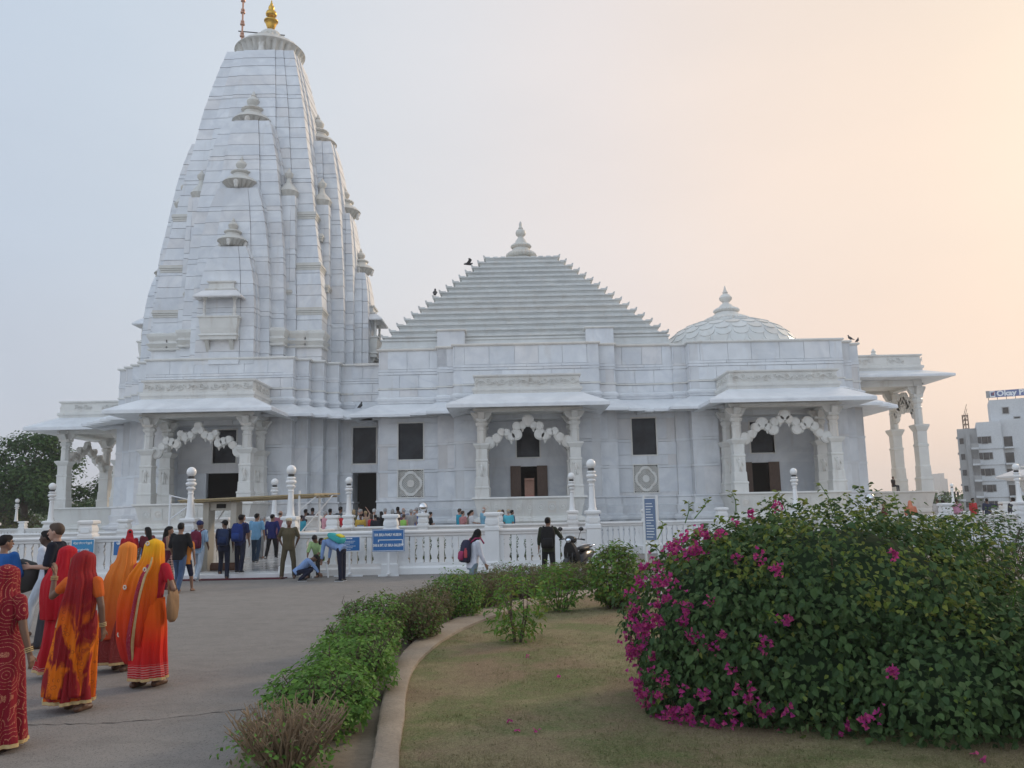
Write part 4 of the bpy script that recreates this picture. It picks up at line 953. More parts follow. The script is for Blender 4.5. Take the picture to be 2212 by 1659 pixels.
# ------------------------------------------------------------------ background buildings
M['render1'] = simple('grey_render', (.33,.335,.34), (.40,.405,.41), .4, .9, 8, .1); M['render2'] = simple('white_render', (.58,.60,.62), (.66,.68,.70), .4, .9, 8, .1)
ab = empty('apartment_block', (at(2074,1000,160).x,160,0), R(-28), label='tall unfinished grey and white apartment block far behind the temple at right', cat='building')
Ya = 160
def loc(o): 
    o.data.transform(Matrix.Translation((0,-Ya,0))); return o
AX0 = at(2074,1000,Ya).x
def ax(x): return (at(x,1000,Ya).x-AX0)*.883
def az(y): return at(2130,y,Ya).z
def abox(name, x0,x1,y0,y1,z0,z1,m,parent=ab): return MB().box(x0,x1,y0-Ya,y1-Ya,z0,z1).build(name, m, parent)
xa0, xa1 = ax(2074), ax(2240); ztop = az(915); FH = 3.02
abox('grey_wing', xa0, ax(2116), Ya, Ya+16, -1, az(926), M['render1']); abox('stair_shaft', ax(2091), ax(2100), Ya-.8, Ya-.002, -1, az(926)-1, M['render1'])
abox('white_wing', ax(2116)+.01, ax(2168), Ya-1.2, Ya+16, -1, ztop, M['render2']); abox('right_wing', ax(2168)+.01, xa1+8, Ya-.4, Ya+16, -1, az(911), M['render2'])
abox('roof_tower', ax(2149), xa1+6, Ya+.5, Ya+10, ztop, az(868), M['render2'])
nf = 8
for k in range(nf):
    z = az(945)-k*FH
    for x in (2077,): pass
    for xx, wv, hv, yy in ((2082,.9,1.3,Ya),(2120,.8,1.4,Ya-1.2),(2131,1.1,1.5,Ya-1.2),(2141,.7,1.4,Ya-1.2)):
        if yy == Ya-1.2 and k > 4 and xx != 2131: continue
        w_ = abox('window', ax(xx)-wv/2, ax(xx)+wv/2, yy-.06, yy-.004, z-hv, z, M['render1']); abox('pane', ax(xx)-wv/2+.1, ax(xx)+wv/2-.1, yy-.09, yy-.061, z-hv+.1, z-.1, M['glass'], w_)
    bal = abox('balcony', ax(2101), ax(2117), Ya-2.4, Ya-.81, z-2.45, z-2.1, M['render2']); abox('rail', ax(2101), ax(2117), Ya-2.4, Ya-2.34, z-2.09, z-1.3, M['render1'], bal)
    bal = abox('balcony', ax(2170), ax(2190), Ya-2.0, Ya-.41, z-2.5, z-2.2, M['render2']); abox('opening', ax(2171), ax(2189), Ya-.43, Ya-.405, z-2.15, z-.2, M['glass'], bal)
    abox('ledge', ax(2071), ax(2074)-.01, Ya+.5, Ya+2, z-.1, z+.25, M['render1'])
    abox('floor_band', ax(2116)+.05, ax(2168)-.05, Ya-1.28, Ya-1.205, z-2.5, z-2.38, M['render1'])
for xx, zz in ((2182,az(884)),(2204,az(905))):
    w_ = abox('window', ax(xx)-.6, ax(xx)+.6, Ya+.44, Ya+.496, zz-1.4, zz, M['render1']); abox('pane', ax(xx)-.45, ax(xx)+.45, Ya+.40, Ya+.439, zz-1.25, zz-.15, M['glass'], w_)
lt = MB(); x0, x1 = ax(2089), ax(2101)
for x in (x0,(x0+x1)/2,x1):
    for y in (2,4): lt.tube([(x,y,az(926)),(x,y,az(894))], .09, 4)
for k in range(4):
    z = az(924)+k*(az(895)-az(924))/3; lt.tube([(x0,2,z),(x1,2,z)], .07, 4); lt.tube([(x0,4,z),(x1,4,z)], .07, 4)
    if k < 3: lt.tube([(x0,2,z),(x1,2,z+3)], .05, 4)
lt.build('scaffold_tower', mat('rusty_steel', (.20,.13,.09), .8), ab, 'stuff')
sg = empty('roof_sign', (at(2074,1000,160).x,160,0), R(-28), label='long blue roof sign on stilts on top of the apartment block', cat='sign')
zs0, zs1 = az(860.5), az(846.5)
MB().box(ax(2146),xa1+9,2.2,2.5,zs0,zs1).build('board', mat('roof_sign_blue', (.07,.12,.30), .6), sg)
MB().box(ax(2146)-.05,ax(2152.5),2.1,2.19,zs0-.05,zs1+.05).build('end_panel', M['render1'], sg)
MB().box(ax(2153.5),ax(2165),2.1,2.19,zs0+.05,zs1-.05).build('emblem_panel', M['ink'], sg)
e = MB(); e.box(ax(2155.5),ax(2163),2.04,2.09,zs0+.3,zs1-.3); e.build('emblem', mat('emblem_navy', (.03,.05,.16), .6), sg)
e = MB(); e.tube([(ax(2158),2.0,zs0+.65),(ax(2160),2.0,zs0+.45),(ax(2164),2.0,zs1-.2)], .06, 5); e.build('tick_mark', mat('emblem_red', (.4,.06,.06), .6), sg)
o = text('Okay PLUS', 1.45, (ax(2168),2.15,(zs0+zs1)/2), UPR, M['ink'], sg, align='LEFT'); o.scale = (1.04,1,1)
b = MB()
for k in range(7): b.tube([(ax(2150)+k*1.5,2.8,az(868)-1.2 if k < 0 else az(868)),(ax(2150)+k*1.5,2.8,zs0+.1)], .05, 4)
b.build('stilts', M['iron'], sg)
lb = empty('low_building', (0,0,0), label='low flat-roofed building on the skyline left of the apartment block', cat='building')
Yl = 110
MB().box(at(2018,1080,Yl).x,at(2076,1080,Yl).x,Yl,Yl+10,-.5,at(2050,1083,Yl).z).build('wall', M['render1'], lb); MB().box(at(2014,1080,Yl).x,at(2034,1080,Yl).x,Yl-3,Yl-.1,-.5,at(2020,1071,Yl).z).build('block', M['render2'], lb)
MB().box(at(2018,1080,Yl).x-.5,at(2078,1080,Yl).x,Yl-1,Yl+11,at(2050,1083,Yl).z,at(2050,1079,Yl).z).build('roof', M['render2'], lb)
for k in range(5): MB().box(at(2040+k*7,1080,Yl).x,at(2044+k*7,1080,Yl).x,Yl-.08,Yl-.01,2,3.2).build('window', M['glass'], lb)
ft = empty('far_tower', (0,0,0), label='very faint pale high-rise tower in the haze by the distant lamp', cat='building')
Yf = 900
xs = [at(x,1060,Yf).x for x in (2034,2049)]; MB().box(xs[0],xs[1],Yf,Yf+30,-1,at(2041,1034,Yf).z).build('wall', M['render1'], ft); MB().box(xs[0]+2,xs[1]-2,Yf+2,Yf+25,at(2041,1034,Yf).z,at(2041,1022,Yf).z).build('crown', M['render1'], ft)
M['redstone'] = simple('red_sandstone', (.24,.14,.11), (.31,.19,.15), .8, .9, 8, .1)
rb = empty('sandstone_building', (0,0,0), label='reddish sandstone building seen through the open middle door', cat='building')
MB().box(-7,9,74,80,-.5,at(1137,1037,74).z).build('wall', M['redstone'], rb); MB().box(-7.3,9.3,73.7,80.3,at(1137,1037,74).z+.0,at(1137,1037,74).z+.25).build('roof', M['redstone'], rb)
MB().box(-7,9,73.9,73.99,2.9,3.12).build('ledge', mat('pale_red_band', (.36,.13,.12), .8), rb)
# small pavilion at the far right
pv = empty('pavilion', (26.0,38.4,TZ), label='small white marble pavilion cut by the right edge of the photo', cat='pavilion')
for x in (-1.5,1.5):
    for y in (-1.5,1.5):
        b = MB(); b.lathe([(.28,0),(.28,.35),(.2,.4),(.19,1.9),(.24,1.95),(.26,2.15),(.34,2.3),(.36,2.45)], (x,y,0), 12); b.build('column', M['carved'], pv, smooth=40)
q4 = [(-1.8,-1.8),(1.8,-1.8),(1.8,1.8),(-1.8,1.8)]
b = MB(); ring_profile(b, q4, [(-.2,2.45),(.1,2.45),(.65,2.6),(.66,2.68),(.05,2.98),(-.2,3.0)]); b.build('eave', M['eave'], pv)
for k in range(4):
    b = MB(); ring_profile(b, q4, [(-.25-.3*k,2.98+.32*k),(-.1-.3*k,3.02+.32*k),(-.1-.3*k,3.12+.32*k),(-.25-.3*k,3.16+.32*k),(-.35-.3*k,3.3+.32*k)]); b.build('roof_tier', M['roofm'], pv)
# ------------------------------------------------------------------ vegetation
def leaf_mat(name, cols, rough=.45, trans=.25, spec=.35):
    m = mat(name, cols[0], rough, spec=spec); t = NT(m); n = len(cols)
    f = t.island(); t.base(t.ramp(f, [(i/(n-1), c) for i,c in enumerate(cols)]))
    tr = t.n('BsdfTranslucent'); t.set(tr.inputs[0], t.ramp(f, [(i/(n-1), tuple(min(1,k*1.4) for k in c)) for i,c in enumerate(cols)]))
    mx = t.n('MixShader'); mx.inputs[0].default_value = trans
    t.t.links.new(t.b.outputs[0], mx.inputs[1]); t.t.links.new(tr.outputs[0], mx.inputs[2])
    t.t.links.new(mx.outputs[0], t.t.nodes['Material Output'].inputs[0]); return m
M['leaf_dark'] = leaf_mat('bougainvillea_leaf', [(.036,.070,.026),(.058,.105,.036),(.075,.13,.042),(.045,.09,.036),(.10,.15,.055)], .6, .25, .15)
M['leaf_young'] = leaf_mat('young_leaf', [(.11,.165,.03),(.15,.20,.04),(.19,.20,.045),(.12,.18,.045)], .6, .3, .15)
M['bract'] = leaf_mat('magenta_bract', [(.40,.04,.19),(.52,.06,.25),(.36,.04,.24),(.58,.11,.22),(.30,.04,.15)], .6, .35, .1)
M['hedge'] = leaf_mat('hedge_leaf', [(.075,.16,.03),(.11,.23,.04),(.15,.28,.055),(.055,.12,.028)], .55, .28, .2)
M['olive'] = leaf_mat('dusty_leaf', [(.09,.105,.04),(.13,.13,.06),(.17,.14,.08),(.075,.10,.035),(.19,.15,.09)], .7, .25, .12)
M['neem'] = leaf_mat('tree_leaf', [(.04,.08,.028),(.06,.115,.036),(.08,.145,.045),(.032,.066,.026)], .6, .25, .15)
M['twig'] = simple('dry_twig', (.22,.16,.10), (.32,.24,.16), 5)
M['bark'] = simple('bark', (.09,.07,.05), (.14,.11,.085), 4, .95, 30, .5)
def leafpts(kind):
    if kind == 'broad': return [(0,0,0),(-.36,.28,.10),(-.30,.62,.08),(0,1,-.10),(.30,.62,.08),(.36,.28,.10)], [(0,5,4,3),(0,3,2,1)]
    if kind == 'long': return [(0,0,0),(-.17,.45,.06),(0,1,-.12),(.17,.45,.06)], [(0,3,2),(0,2,1)]
    return [(0,0,0),(-.30,.5,.07),(0,1,-.05),(.30,.5,.07)], [(0,3,2),(0,2,1)]
def add_leaf(mb, p, nrm, tip, size, kind='oval'):
    nrm = nrm.normalized(); tip = (tip-nrm*tip.dot(nrm))
    tip = tip.normalized() if tip.length > 1e-4 else nrm.orthogonal().normalized(); sd = tip.cross(nrm)
    vs, fs = leafpts(kind); n = len(mb.v)
    for x,y,z in vs:
        q = p+sd*(x*size)+tip*(y*size)+nrm*(z*size); mb.v.append((q.x,q.y,q.z))
    mb.f.extend([tuple(i+n for i in f) for f in fs])
def rvec(r): 
    while True:
        v = V((r.uniform(-1,1),r.uniform(-1,1),r.uniform(-1,1)))
        if .05 < v.length < 1: return v.normalized()
# kerb, lawn, soil
KL = [(786,1720),(800,1659),(812,1590),(822,1530),(832,1480),(850,1440),(878,1398),(920,1365),(975,1338),(1040,1314),(1110,1298),(1190,1284),(1310,1268)]
KR = [(857,1720),(860,1659),(865,1590),(874,1540),(876,1500),(886,1455),(908,1420),(948,1385),(994,1358),(1054,1332),(1118,1312),(1195,1296),(1310,1278)]
def crv(P, n=7):
    P = [V(p) for p in P]; out = []
    for i in range(len(P)-1):
        a, b_, c, d = P[max(i-1,0)], P[i], P[i+1], P[min(i+2,len(P)-1)]
        for q in range(n):
            t = q/n; out.append(.5*(2*b_+(c-a)*t+(2*a-5*b_+4*c-d)*t*t+(3*b_-a-3*c+d)*t**3))
    return out+[P[-1]]
kl = crv([gnd(x,y,.1) for x,y in KL]); kr = crv([gnd(x,y,.1) for x,y in KR])
b = MB(); rr_ = random.Random(5)
b.loft([[(p.x-.01,p.y,-.03),(q.x+.01,q.y,-.03),(q.x+rr_.uniform(-.004,.004),q.y,.088+rr_.uniform(-.004,.003)),(q.x-.02+rr_.uniform(-.003,.003),q.y,.10+rr_.uniform(-.003,.003)),((p.x+q.x)/2,p.y,.10+rr_.uniform(-.003,.003)),(p.x+.02+rr_.uniform(-.003,.003),p.y,.10+rr_.uniform(-.002,.002)),(p.x+rr_.uniform(-.004,.004),p.y,.087+rr_.uniform(-.004,.004))] for p,q in zip(kl,kr)])
b.build('kerb', M['kerb'], kind='structure', smooth=40)
def strip(name, A, B, z, m):
    mb = MB(); n = len(A); mb.add([(p[0],p[1],z) for p in A]+[(p[0],p[1],z) for p in B], [(i+1,i,n+i,n+i+1) for i in range(n-1)]); return mb.build(name, m, kind='structure')
bedl = [(p.x-(1.05 if p.y < 16 else .8), p.y+(0 if p.y < 12 else .5)) for p in kl]
strip('soil_bed', bedl, [(p.x+.01,p.y) for p in kl], .012, M['earth'])
strip('lawn', [(p.x-.01,p.y) for p in kr], [(16,p.y) for p in kr], .055, M['lawn'])
from mathutils import noise as mnoise
mb = MB(); r = random.Random(11)
kx = [(p.y,p.x) for p in kr]
N_ = 0
while N_ < 70000:
    Y = 5.6+12*r.random()**1.9; x0 = interp(kx, Y); X = x0+.03+r.random()*(Y*.62+.6)
    if X > 7.5: continue
    N_ += 1
    if mnoise.noise(V((X*.7,Y*.7,3))) < -.02 and r.random() < .72: continue
    h = r.uniform(.006,.020)*(1.5 if r.random() < .06 else 1); a = r.uniform(0,2*pi); wv = r.uniform(.0012,.0028)*(1+Y/14); lean = r.uniform(.6,3.2)*h
    ca, sa = cos(a), sin(a); n = len(mb.v)
    mb.v += [(X-sa*wv,Y+ca*wv,.05),(X+sa*wv,Y-ca*wv,.05),(X+ca*lean,Y+sa*lean,.055+h)]; mb.f.append((n,n+1,n+2))
gm = leaf_mat('grass_blades', [(.1,.1,.05),(.1,.1,.05)], .8, .45, .1); t = NT(gm); pp = t.pos(obj=False)
t.base(t.mix(t.ramp(t.noise(pp,.9,4,.6),[(.42,0),(.62,1)]), t.ramp(t.island(),[(0,(.38,.31,.18)),(.5,(.29,.24,.13)),(1,(.20,.17,.10))]), t.ramp(t.island(),[(0,(.15,.18,.07)),(.5,(.22,.22,.10)),(1,(.11,.14,.05))])))
for k in range(2600):
    Y = 5.7+13*r.random()**1.5; X = interp(kx,Y)+.05+r.random()*(Y*.62+.6)
    if X > 8 or mnoise.noise(V((X*.7,Y*.7,3))) < .02: continue
    for j in range(7):
        a = r.uniform(0,2*pi); h = r.uniform(.018,.045); l_ = h*r.uniform(.3,1.1); w_ = .0022; x1, y1 = X+r.gauss(0,.02), Y+r.gauss(0,.02); n = len(mb.v); ca, sa = cos(a), sin(a)
        mb.v += [(x1-sa*w_,y1+ca*w_,.05),(x1+sa*w_,y1-ca*w_,.05),(x1+ca*l_,y1+sa*l_,.055+h)]; mb.f.append((n,n+1,n+2))
mb.build('grass', gm, kind='stuff')
# cracks in the road
ck = MB(); r = random.Random(4)
def crack(pts, wv):
    P = []
    for (x0,y0),(x1,y1) in zip(pts,pts[1:]):
        for i in range(8): u = i/8; P.append(gnd(x0+(x1-x0)*u+r.uniform(-3,3), y0+(y1-y0)*u+r.uniform(-1.6,1.6)))
    n = len(P); base = len(ck.v)
    for p in P: w2 = wv*r.uniform(.3,1.2); ck.v += [(p.x,p.y-w2,.0035),(p.x,p.y+w2,.0035)]
    ck.f += [(base+2*i,base+2*i+2,base+2*i+3,base+2*i+1) for i in range(n-1)]
crack([(-40,1556),(75,1566),(200,1564),(330,1556),(450,1542),(580,1526)], .010); crack([(545,1560),(575,1575),(585,1600)], .008)
ck.build('road_crack', mat('crack_shadow', (.045,.042,.04), 1), kind='structure')
fl = MB(); r = random.Random(8)
for k in range(420):
    Y = 5.8+10*r.random()**1.4; X = interp(kx,Y)-1.0+r.random()*6.5; 
    if X > interp(kx,Y)-.02 or X < interp(kx,Y)-.42: add_leaf(fl, V((X,Y,.065 if X > interp(kx,Y) else .02)), V((r.uniform(-.4,.4),r.uniform(-.4,.4),1)), rvec(r), r.uniform(.018,.045), r.choice(('oval','long','long')))
fl.build('fallen_leaves', M['olive'], kind='stuff')
fb = MB()
for x, y in ((1098,1562),(1116,1580),(1140,1420),(1205,1465),(1160,1582),(2112,1634),(2125,1645)):
    p = gnd(x,y,.06)
    for k in range(4): add_leaf(fb, p+V((r.uniform(-.02,.02),r.uniform(-.02,.02),.012)), rvec(r)+V((0,0,1)), rvec(r), .035, 'broad')
fb.build('fallen_bracts', M['bract'], kind='stuff')
# ---- bougainvillea
bush = empty('bougainvillea_bush', (3.1,8.3,0), label='huge rounded bougainvillea bush with magenta flowers filling the right foreground', cat='bush')
LOBES = [((3.05,8.1,.80),(1.62,1.45,1.06)),((1.93,8.05,.68),(.90,1.12,.90)),((4.15,7.7,.40),(1.12,1.40,.80)),((2.6,7.55,.40),(1.15,1.0,.72)),((3.55,7.2,.30),(1.3,1.05,.72)),((1.85,7.75,.25),(.80,.85,.62)),((2.6,8.7,1.0),(.9,.9,.68)),((3.7,8.6,.95),(.8,.9,.72))]
def lobe_hit(px, py):
    o = V((0,0,CZ)); d = (at(px,py,10)-o).normalized(); best = None
    for c, s in LOBES:
        oc = V(((o.x-c[0])/s[0],(o.y-c[1])/s[1],(o.z-c[2])/s[2])); dd = V((d.x/s[0],d.y/s[1],d.z/s[2]))
        A = dd.dot(dd); B = oc.dot(dd); Cc = oc.dot(oc)-1; D = B*B-A*Cc
        if D > 0:
            tt = (-B-math.sqrt(D))/A
            if tt > 0 and (best is None or tt < best): best = tt
    return None if best is None else o+d*best
def inside(p, k=1.0):
    return any(((p.x-c[0])/s[0])**2+((p.y-c[1])/s[1])**2+((p.z-c[2])/s[2])**2 < k for c,s in LOBES)
r = random.Random(21)
from mathutils import noise as mnoise
dark = MB(); young = MB(); cand = []
tot = sum((s[0]*s[1]+s[0]*s[2]+s[1]*s[2]) for _,s in LOBES)
for c, s in LOBES:
    nL = int(84000*(s[0]*s[1]+s[0]*s[2]+s[1]*s[2])/tot)
    for k in range(nL):
        u = rvec(r)
        if u.y > .6 and r.random() < .5: continue
        p0 = V((c[0]+s[0]*u.x, c[1]+s[1]*u.y, c[2]+s[2]*u.z))
        bumpy = mnoise.noise(p0*1.6)*.20+mnoise.noise(p0*4.0)*.11
        dep = 1+bumpy-(r.random()**1.3)*.30
        p = V((c[0]+s[0]*u.x*dep, c[1]+s[1]*u.y*dep, c[2]+s[2]*u.z*dep))
        if p.z < .05 or inside(p, .55): continue
        nn = V((u.x/s[0],u.y/s[1],u.z/s[2])).normalized(); nn = (nn*.9+V((0,0,.40))+rvec(r)*.80)
        tip = V((u.x*.4,u.y*.4,-1))+rvec(r)*.85
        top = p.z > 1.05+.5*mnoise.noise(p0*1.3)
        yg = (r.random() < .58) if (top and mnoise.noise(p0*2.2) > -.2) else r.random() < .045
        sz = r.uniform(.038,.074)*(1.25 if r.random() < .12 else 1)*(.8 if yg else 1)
        if not yg and dep > .97+bumpy and len(cand) < 4000 and u.y < .1: cand.append((p, nn, tip, sz*1.15))
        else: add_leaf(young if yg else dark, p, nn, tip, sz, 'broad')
r.shuffle(cand)
lm = []
for k in range(4):
    q = MB(); add_leaf(q, V((0,0,0)), V((0,0,1)), V((0,1,0)), 1, 'broad'); me = bpy.data.meshes.new('leaf'); me.from_pydata(q.v, [], q.f); me.materials.append(M['leaf_dark']); lm.append(me)
for i,(p,nn,tip,sz) in enumerate(cand):
    if i < 300:
        o = link('leaf', lm[i%4], bush); nn = nn.normalized(); tip = (tip-nn*tip.dot(nn)).normalized(); sd = tip.cross(nn)
        o.matrix_parent_inverse = Matrix(); 
        mw = Matrix(((sd.x*sz,tip.x*sz,nn.x*sz,p.x-3.1),(sd.y*sz,tip.y*sz,nn.y*sz,p.y-8.3),(sd.z*sz,tip.z*sz,nn.z*sz,p.z),(0,0,0,1))); o.matrix_local = mw
    else: add_leaf(dark, p, nn, tip, sz, 'broad')
def shift(mb, d): mb.v = [(x-d[0],y-d[1],z-d[2]) for x,y,z in mb.v]; return mb
BO = (3.1,8.3,0)
shift(dark,BO).build('foliage', M['leaf_dark'], bush, 'stuff'); dark2 = MB()
# upright shoots with pale young leaves
for (x0,y0,x1,y1) in ((1945,1170,1931,1062),(1800,1110,1772,1046),(1500,1120,1530,1078),(1480,1130,1488,1082),(1590,1105,1580,1062),(1660,1110,1672,1072),(1725,1110,1735,1078),(1420,1165,1432,1128),(2060,1180,2085,1150),(1850,1120,1868,1090)):
    p0 = at(x0,y0,8.15); p1 = at(x1,y1,8.2); q = MB(); q.tube([p0,(p0+p1)/2+V((.02,0,.01)),p1], [.006,.005,.003], 5)
    shift(q,BO).build('shoot', M['hedge'], bush)
    L = (p1-p0).length
    for k in range(int(6+L*26)):
        u = .25+.78*r.random()**.7; pp_ = p0+(p1-p0)*u; a = r.uniform(0,2*pi); tp = V((cos(a),sin(a),r.uniform(-.5,.5)))
        add_leaf(young, pp_+tp*.01, V((0,0,1))+rvec(r)*.6, tp, r.uniform(.035,.065), 'broad')
for k in range(30):
    c, s = LOBES[r.randrange(5)]; a = r.uniform(-pi*.95,.15*pi); el = r.uniform(.15,1.2); u = V((cos(a)*cos(el),sin(a)*cos(el),sin(el)))
    b0 = V((c[0]+s[0]*u.x*.9,c[1]+s[1]*u.y*.9,c[2]+s[2]*u.z*.9)); ln = r.uniform(.25,.55); P_ = [b0+u*ln*t_+V((0,0,.10*t_-.38*ln*t_*t_)) for t_ in (0,.3,.6,.85,1)]
    q = MB(); q.tube(P_, [.006,.005,.004,.003,.002], 5); shift(q,BO).build('shoot', M['hedge'], bush)
    for j in range(int(12+ln*30)):
        t_ = r.random(); i_ = min(3,int(t_*4)); pp_ = P_[i_]+(P_[i_+1]-P_[i_])*(t_*4-i_); tp = rvec(r)+V((0,0,-.5))
        add_leaf(dark2 if t_ < .6 else young, pp_+tp*.012, V((0,0,1))+rvec(r)*.8, tp, r.uniform(.035,.065), 'broad')
shift(dark2,BO).build('cane_foliage', M['leaf_dark'], bush, 'stuff')
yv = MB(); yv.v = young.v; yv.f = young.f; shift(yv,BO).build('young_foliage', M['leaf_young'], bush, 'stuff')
st = MB()
for k in range(26):
    a = r.uniform(0,2*pi); st.tube([(3.1+.3*cos(a),8.3+.25*sin(a),-.02),(3.1+1.0*cos(a),8.3+.8*sin(a),.45),(3.1+1.5*cos(a)*r.uniform(.6,1),8.3+1.2*sin(a)*r.uniform(.6,1),r.uniform(.6,1.5))], [.03,.02,.008], 6)
shift(st,BO).build('stems', M['bark'], bush, 'stuff')
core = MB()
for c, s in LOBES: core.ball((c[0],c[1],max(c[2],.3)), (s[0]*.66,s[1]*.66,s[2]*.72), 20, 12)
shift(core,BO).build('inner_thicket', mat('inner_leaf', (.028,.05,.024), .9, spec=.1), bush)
FLW = [(1590,1092),(1680,1092),(1495,1142),(1520,1137),(1555,1112),(1450,1150),(1425,1168),(1392,1198),(1380,1218),(1405,1208),(1368,1245),(1428,1160),(1640,1205),(1675,1235),(1455,1275),(1462,1305),(1440,1292),(1540,1300),(1482,1322),(1350,1330),(1354,1375),(1340,1390),(1345,1420),(1360,1470),(1358,1490),(1375,1510),(1400,1520),(1490,1550),(1510,1562),(1455,1540),(1590,1490),(1620,1485),(1640,1530),(1662,1530),(1550,1585),(1545,1605),(1700,1530),(1870,1555),(1892,1548),(1832,1570),(1925,1450),(1580,1440),(1930,1200),(1470,1180),(1395,1330),(1372,1355),(1420,1340),(1408,1420),(1430,1470),(1650,1390),(1560,1370),(1700,1340),(2095,1150),(1520,1500),(1475,1490),(1362,1280),(1385,1260),(1340,1300)]
for k in range(26): FLW.append((r.uniform(1338,1425), r.uniform(1230,1530)))
for k in range(16): FLW.append((r.uniform(1380,1700), r.uniform(1500,1600)))
for k in range(15): FLW.append((r.uniform(1370,1600), r.uniform(1105,1235)))
for k in range(9): FLW.append((r.uniform(1420,1560), r.uniform(1240,1420)))
for (x,y) in FLW:
    p = lobe_hit(x,y) or lobe_hit(x+14,y+6) or lobe_hit(x+30,y+16)
    if p is None: continue
    p = p+(V((0,0,CZ))-p).normalized()*.06
    q = MB(); m = r.randint(6,20); sp = r.uniform(.014,.034)*(1.3 if r.random() < .15 else 1)
    for k in range(m):
        c = p+V((r.gauss(0,sp),r.gauss(0,sp*.6),r.gauss(0,sp)))
        ax_ = (rvec(r)+V((0,-.9,.3))).normalized()
        for j in range(3):
            tp = ax_.orthogonal(); tp.rotate(Matrix.Rotation(2*pi*j/3+r.uniform(-.2,.2),3,ax_)); add_leaf(q, c, ax_*.7+tp*-.5, tp+ax_*.5, r.uniform(.020,.034), 'broad')
    shift(q,BO).build('flower_cluster', M['bract'], bush, 'stuff')
# ---- shrubs along the kerb
def shrub(name, x, y, Y=None, rx=.5, ry=.45, h=.8, n=1500, ls=(.03,.05), m='hedge', label='', twigs=30, twig_h=1.0, kind='oval', m2=None, f2=.0, X=None, cat='shrub', seed=0, top=None, group=None):
    r = random.Random(int(abs(x)*7+abs(y)*3)+seed); p = gnd(x,y) if Y is None else V((X,Y,0)); z0 = .0
    root = empty(name, (p.x,p.y,z0), 0, label, cat, group)
    tw = MB()
    for k in range(twigs):
        a = r.uniform(0,2*pi); q = r.random()**.5; b0 = V((.12*cos(a)*rx*2*q,.12*sin(a)*ry*2*q,0)); e = V((rx*cos(a)*q, ry*sin(a)*q, h*twig_h*r.uniform(.6,1.0)))
        mid = (b0+e)/2+V((r.uniform(-.05,.05),r.uniform(-.05,.05),0)); tw.tube([b0,mid,e], [.011,.008,.003], 5)
        for j in range(3):
            s0 = mid+(e-mid)*r.random(); tw.tube([s0, s0+V((r.uniform(-.12,.12),r.uniform(-.12,.12),r.uniform(.02,.16)))*h], [.005,.002], 4)
    tw.build('twigs', M['twig'] if m == 'olive' or twigs > 100 else M['bark'], root, 'stuff')
    A, B = MB(), MB(); ph = r.uniform(0,50)
    for k in range(n):
        u = rvec(r); rad = (.55+.45*r.random()**.5); d = V((u.x,u.y,u.z))
        nz = 1+.35*mnoise.noise(V((d.x*1.7+ph,d.y*1.7,d.z*1.7)))+.15*mnoise.noise(V((d.x*5,d.y*5+ph,d.z*5)))
        c = V((rx*d.x*rad*nz, ry*d.y*rad*nz, h*.54+h*.5*d.z*rad*nz))
        if c.z < .04: continue
        if r.random() < .10 and d.z > .2: c.z += h*r.uniform(.02,.16)
        nn = d*.7+V((0,0,.7))+rvec(r)*.7; tp = rvec(r)+d*.5
        add_leaf(B if r.random() < f2 else A, c, nn, tp, r.uniform(*ls), kind)
    if A.v: A.build('foliage', M[m], root, 'stuff')
    if B.v: B.build('pale_foliage', M[m2 or 'leaf_young'], root, 'stuff')
    return root
shrub('hedge_shrub',0,0,6.25,.44,.5,.40,450,(.03,.055),'hedge','clipped dry shrub of bare tan twigs nearest the camera on the left of the kerb',260,1.15,X=-1.66,f2=.2,m2='olive')
shrub('hedge_shrub',1,1,7.3,.45,.58,.52,3600,(.035,.07),'hedge','broad bright green hedge shrub just behind the bare twiggy one',60,1.0,X=-1.64)
shrub('hedge_shrub',2,2,8.45,.44,.58,.60,3500,(.035,.066),'hedge','second green hedge shrub counting back from the camera, left of the kerb',50,1.0,X=-1.66)
shrub('hedge_shrub',3,3,9.75,.45,.6,.64,3300,(.035,.066),'hedge','third green hedge shrub back, its right side touching the curved kerb',50,1.0,X=-1.76,f2=.12,m2='olive')
shrub('hedge_shrub',4,4,11.2,.44,.55,.70,3600,(.035,.07),'hedge','tall green hedge shrub at the left corner of the bed, beside the road',50,1.0,X=-1.86,f2=.35,m2='olive')
shrub('hedge_shrub',5,5,12.0,.42,.5,.66,3200,(.035,.066),'olive','olive shrub with drooping faded leaves right of the tall corner shrub',70,1.0,X=-1.42,f2=.3,m2='hedge')
shrub('hedge_shrub',6,6,13.6,.46,.5,.60,3200,(.034,.06),'olive','dusty brown shrub left of the round bright green one',80,1.0,X=-1.45)
shrub('hedge_shrub',7,7,14.4,.50,.5,.78,2800,(.04,.07),'hedge','round bright green shrub in the middle of the hedge row',40,1.0,X=-1.02,f2=.25)
shrub('hedge_shrub',8,8,15.6,.58,.5,.70,3000,(.035,.065),'olive','brown half-dry shrub right of the round bright green one',90,1.0,X=-.62,f2=.15,m2='hedge')
shrub('hedge_shrub',9,9,17.6,.85,.55,.70,4200,(.036,.066),'olive','wide dusty shrub in front of the man in dark green',110,1.0,X=.12,f2=.35,m2='hedge')
shrub('hedge_shrub',10,10,19.6,.85,.55,.58,4200,(.036,.066),'olive','wide grey-brown shrub in front of the scooter',120,1.0,X=1.25,f2=.2,m2='hedge')
shrub('sapling',1118,1395,None,.40,.36,.92,640,(.07,.12),'hedge','leggy young sapling on the lawn with bare lower stem',7,.95,'long',f2=.35)
shrub('sapling',1208,1328,None,.42,.36,.85,760,(.08,.13),'hedge','second young sapling on the lawn, nearer the wide grey-brown shrub',9,.9,'long',f2=.3)
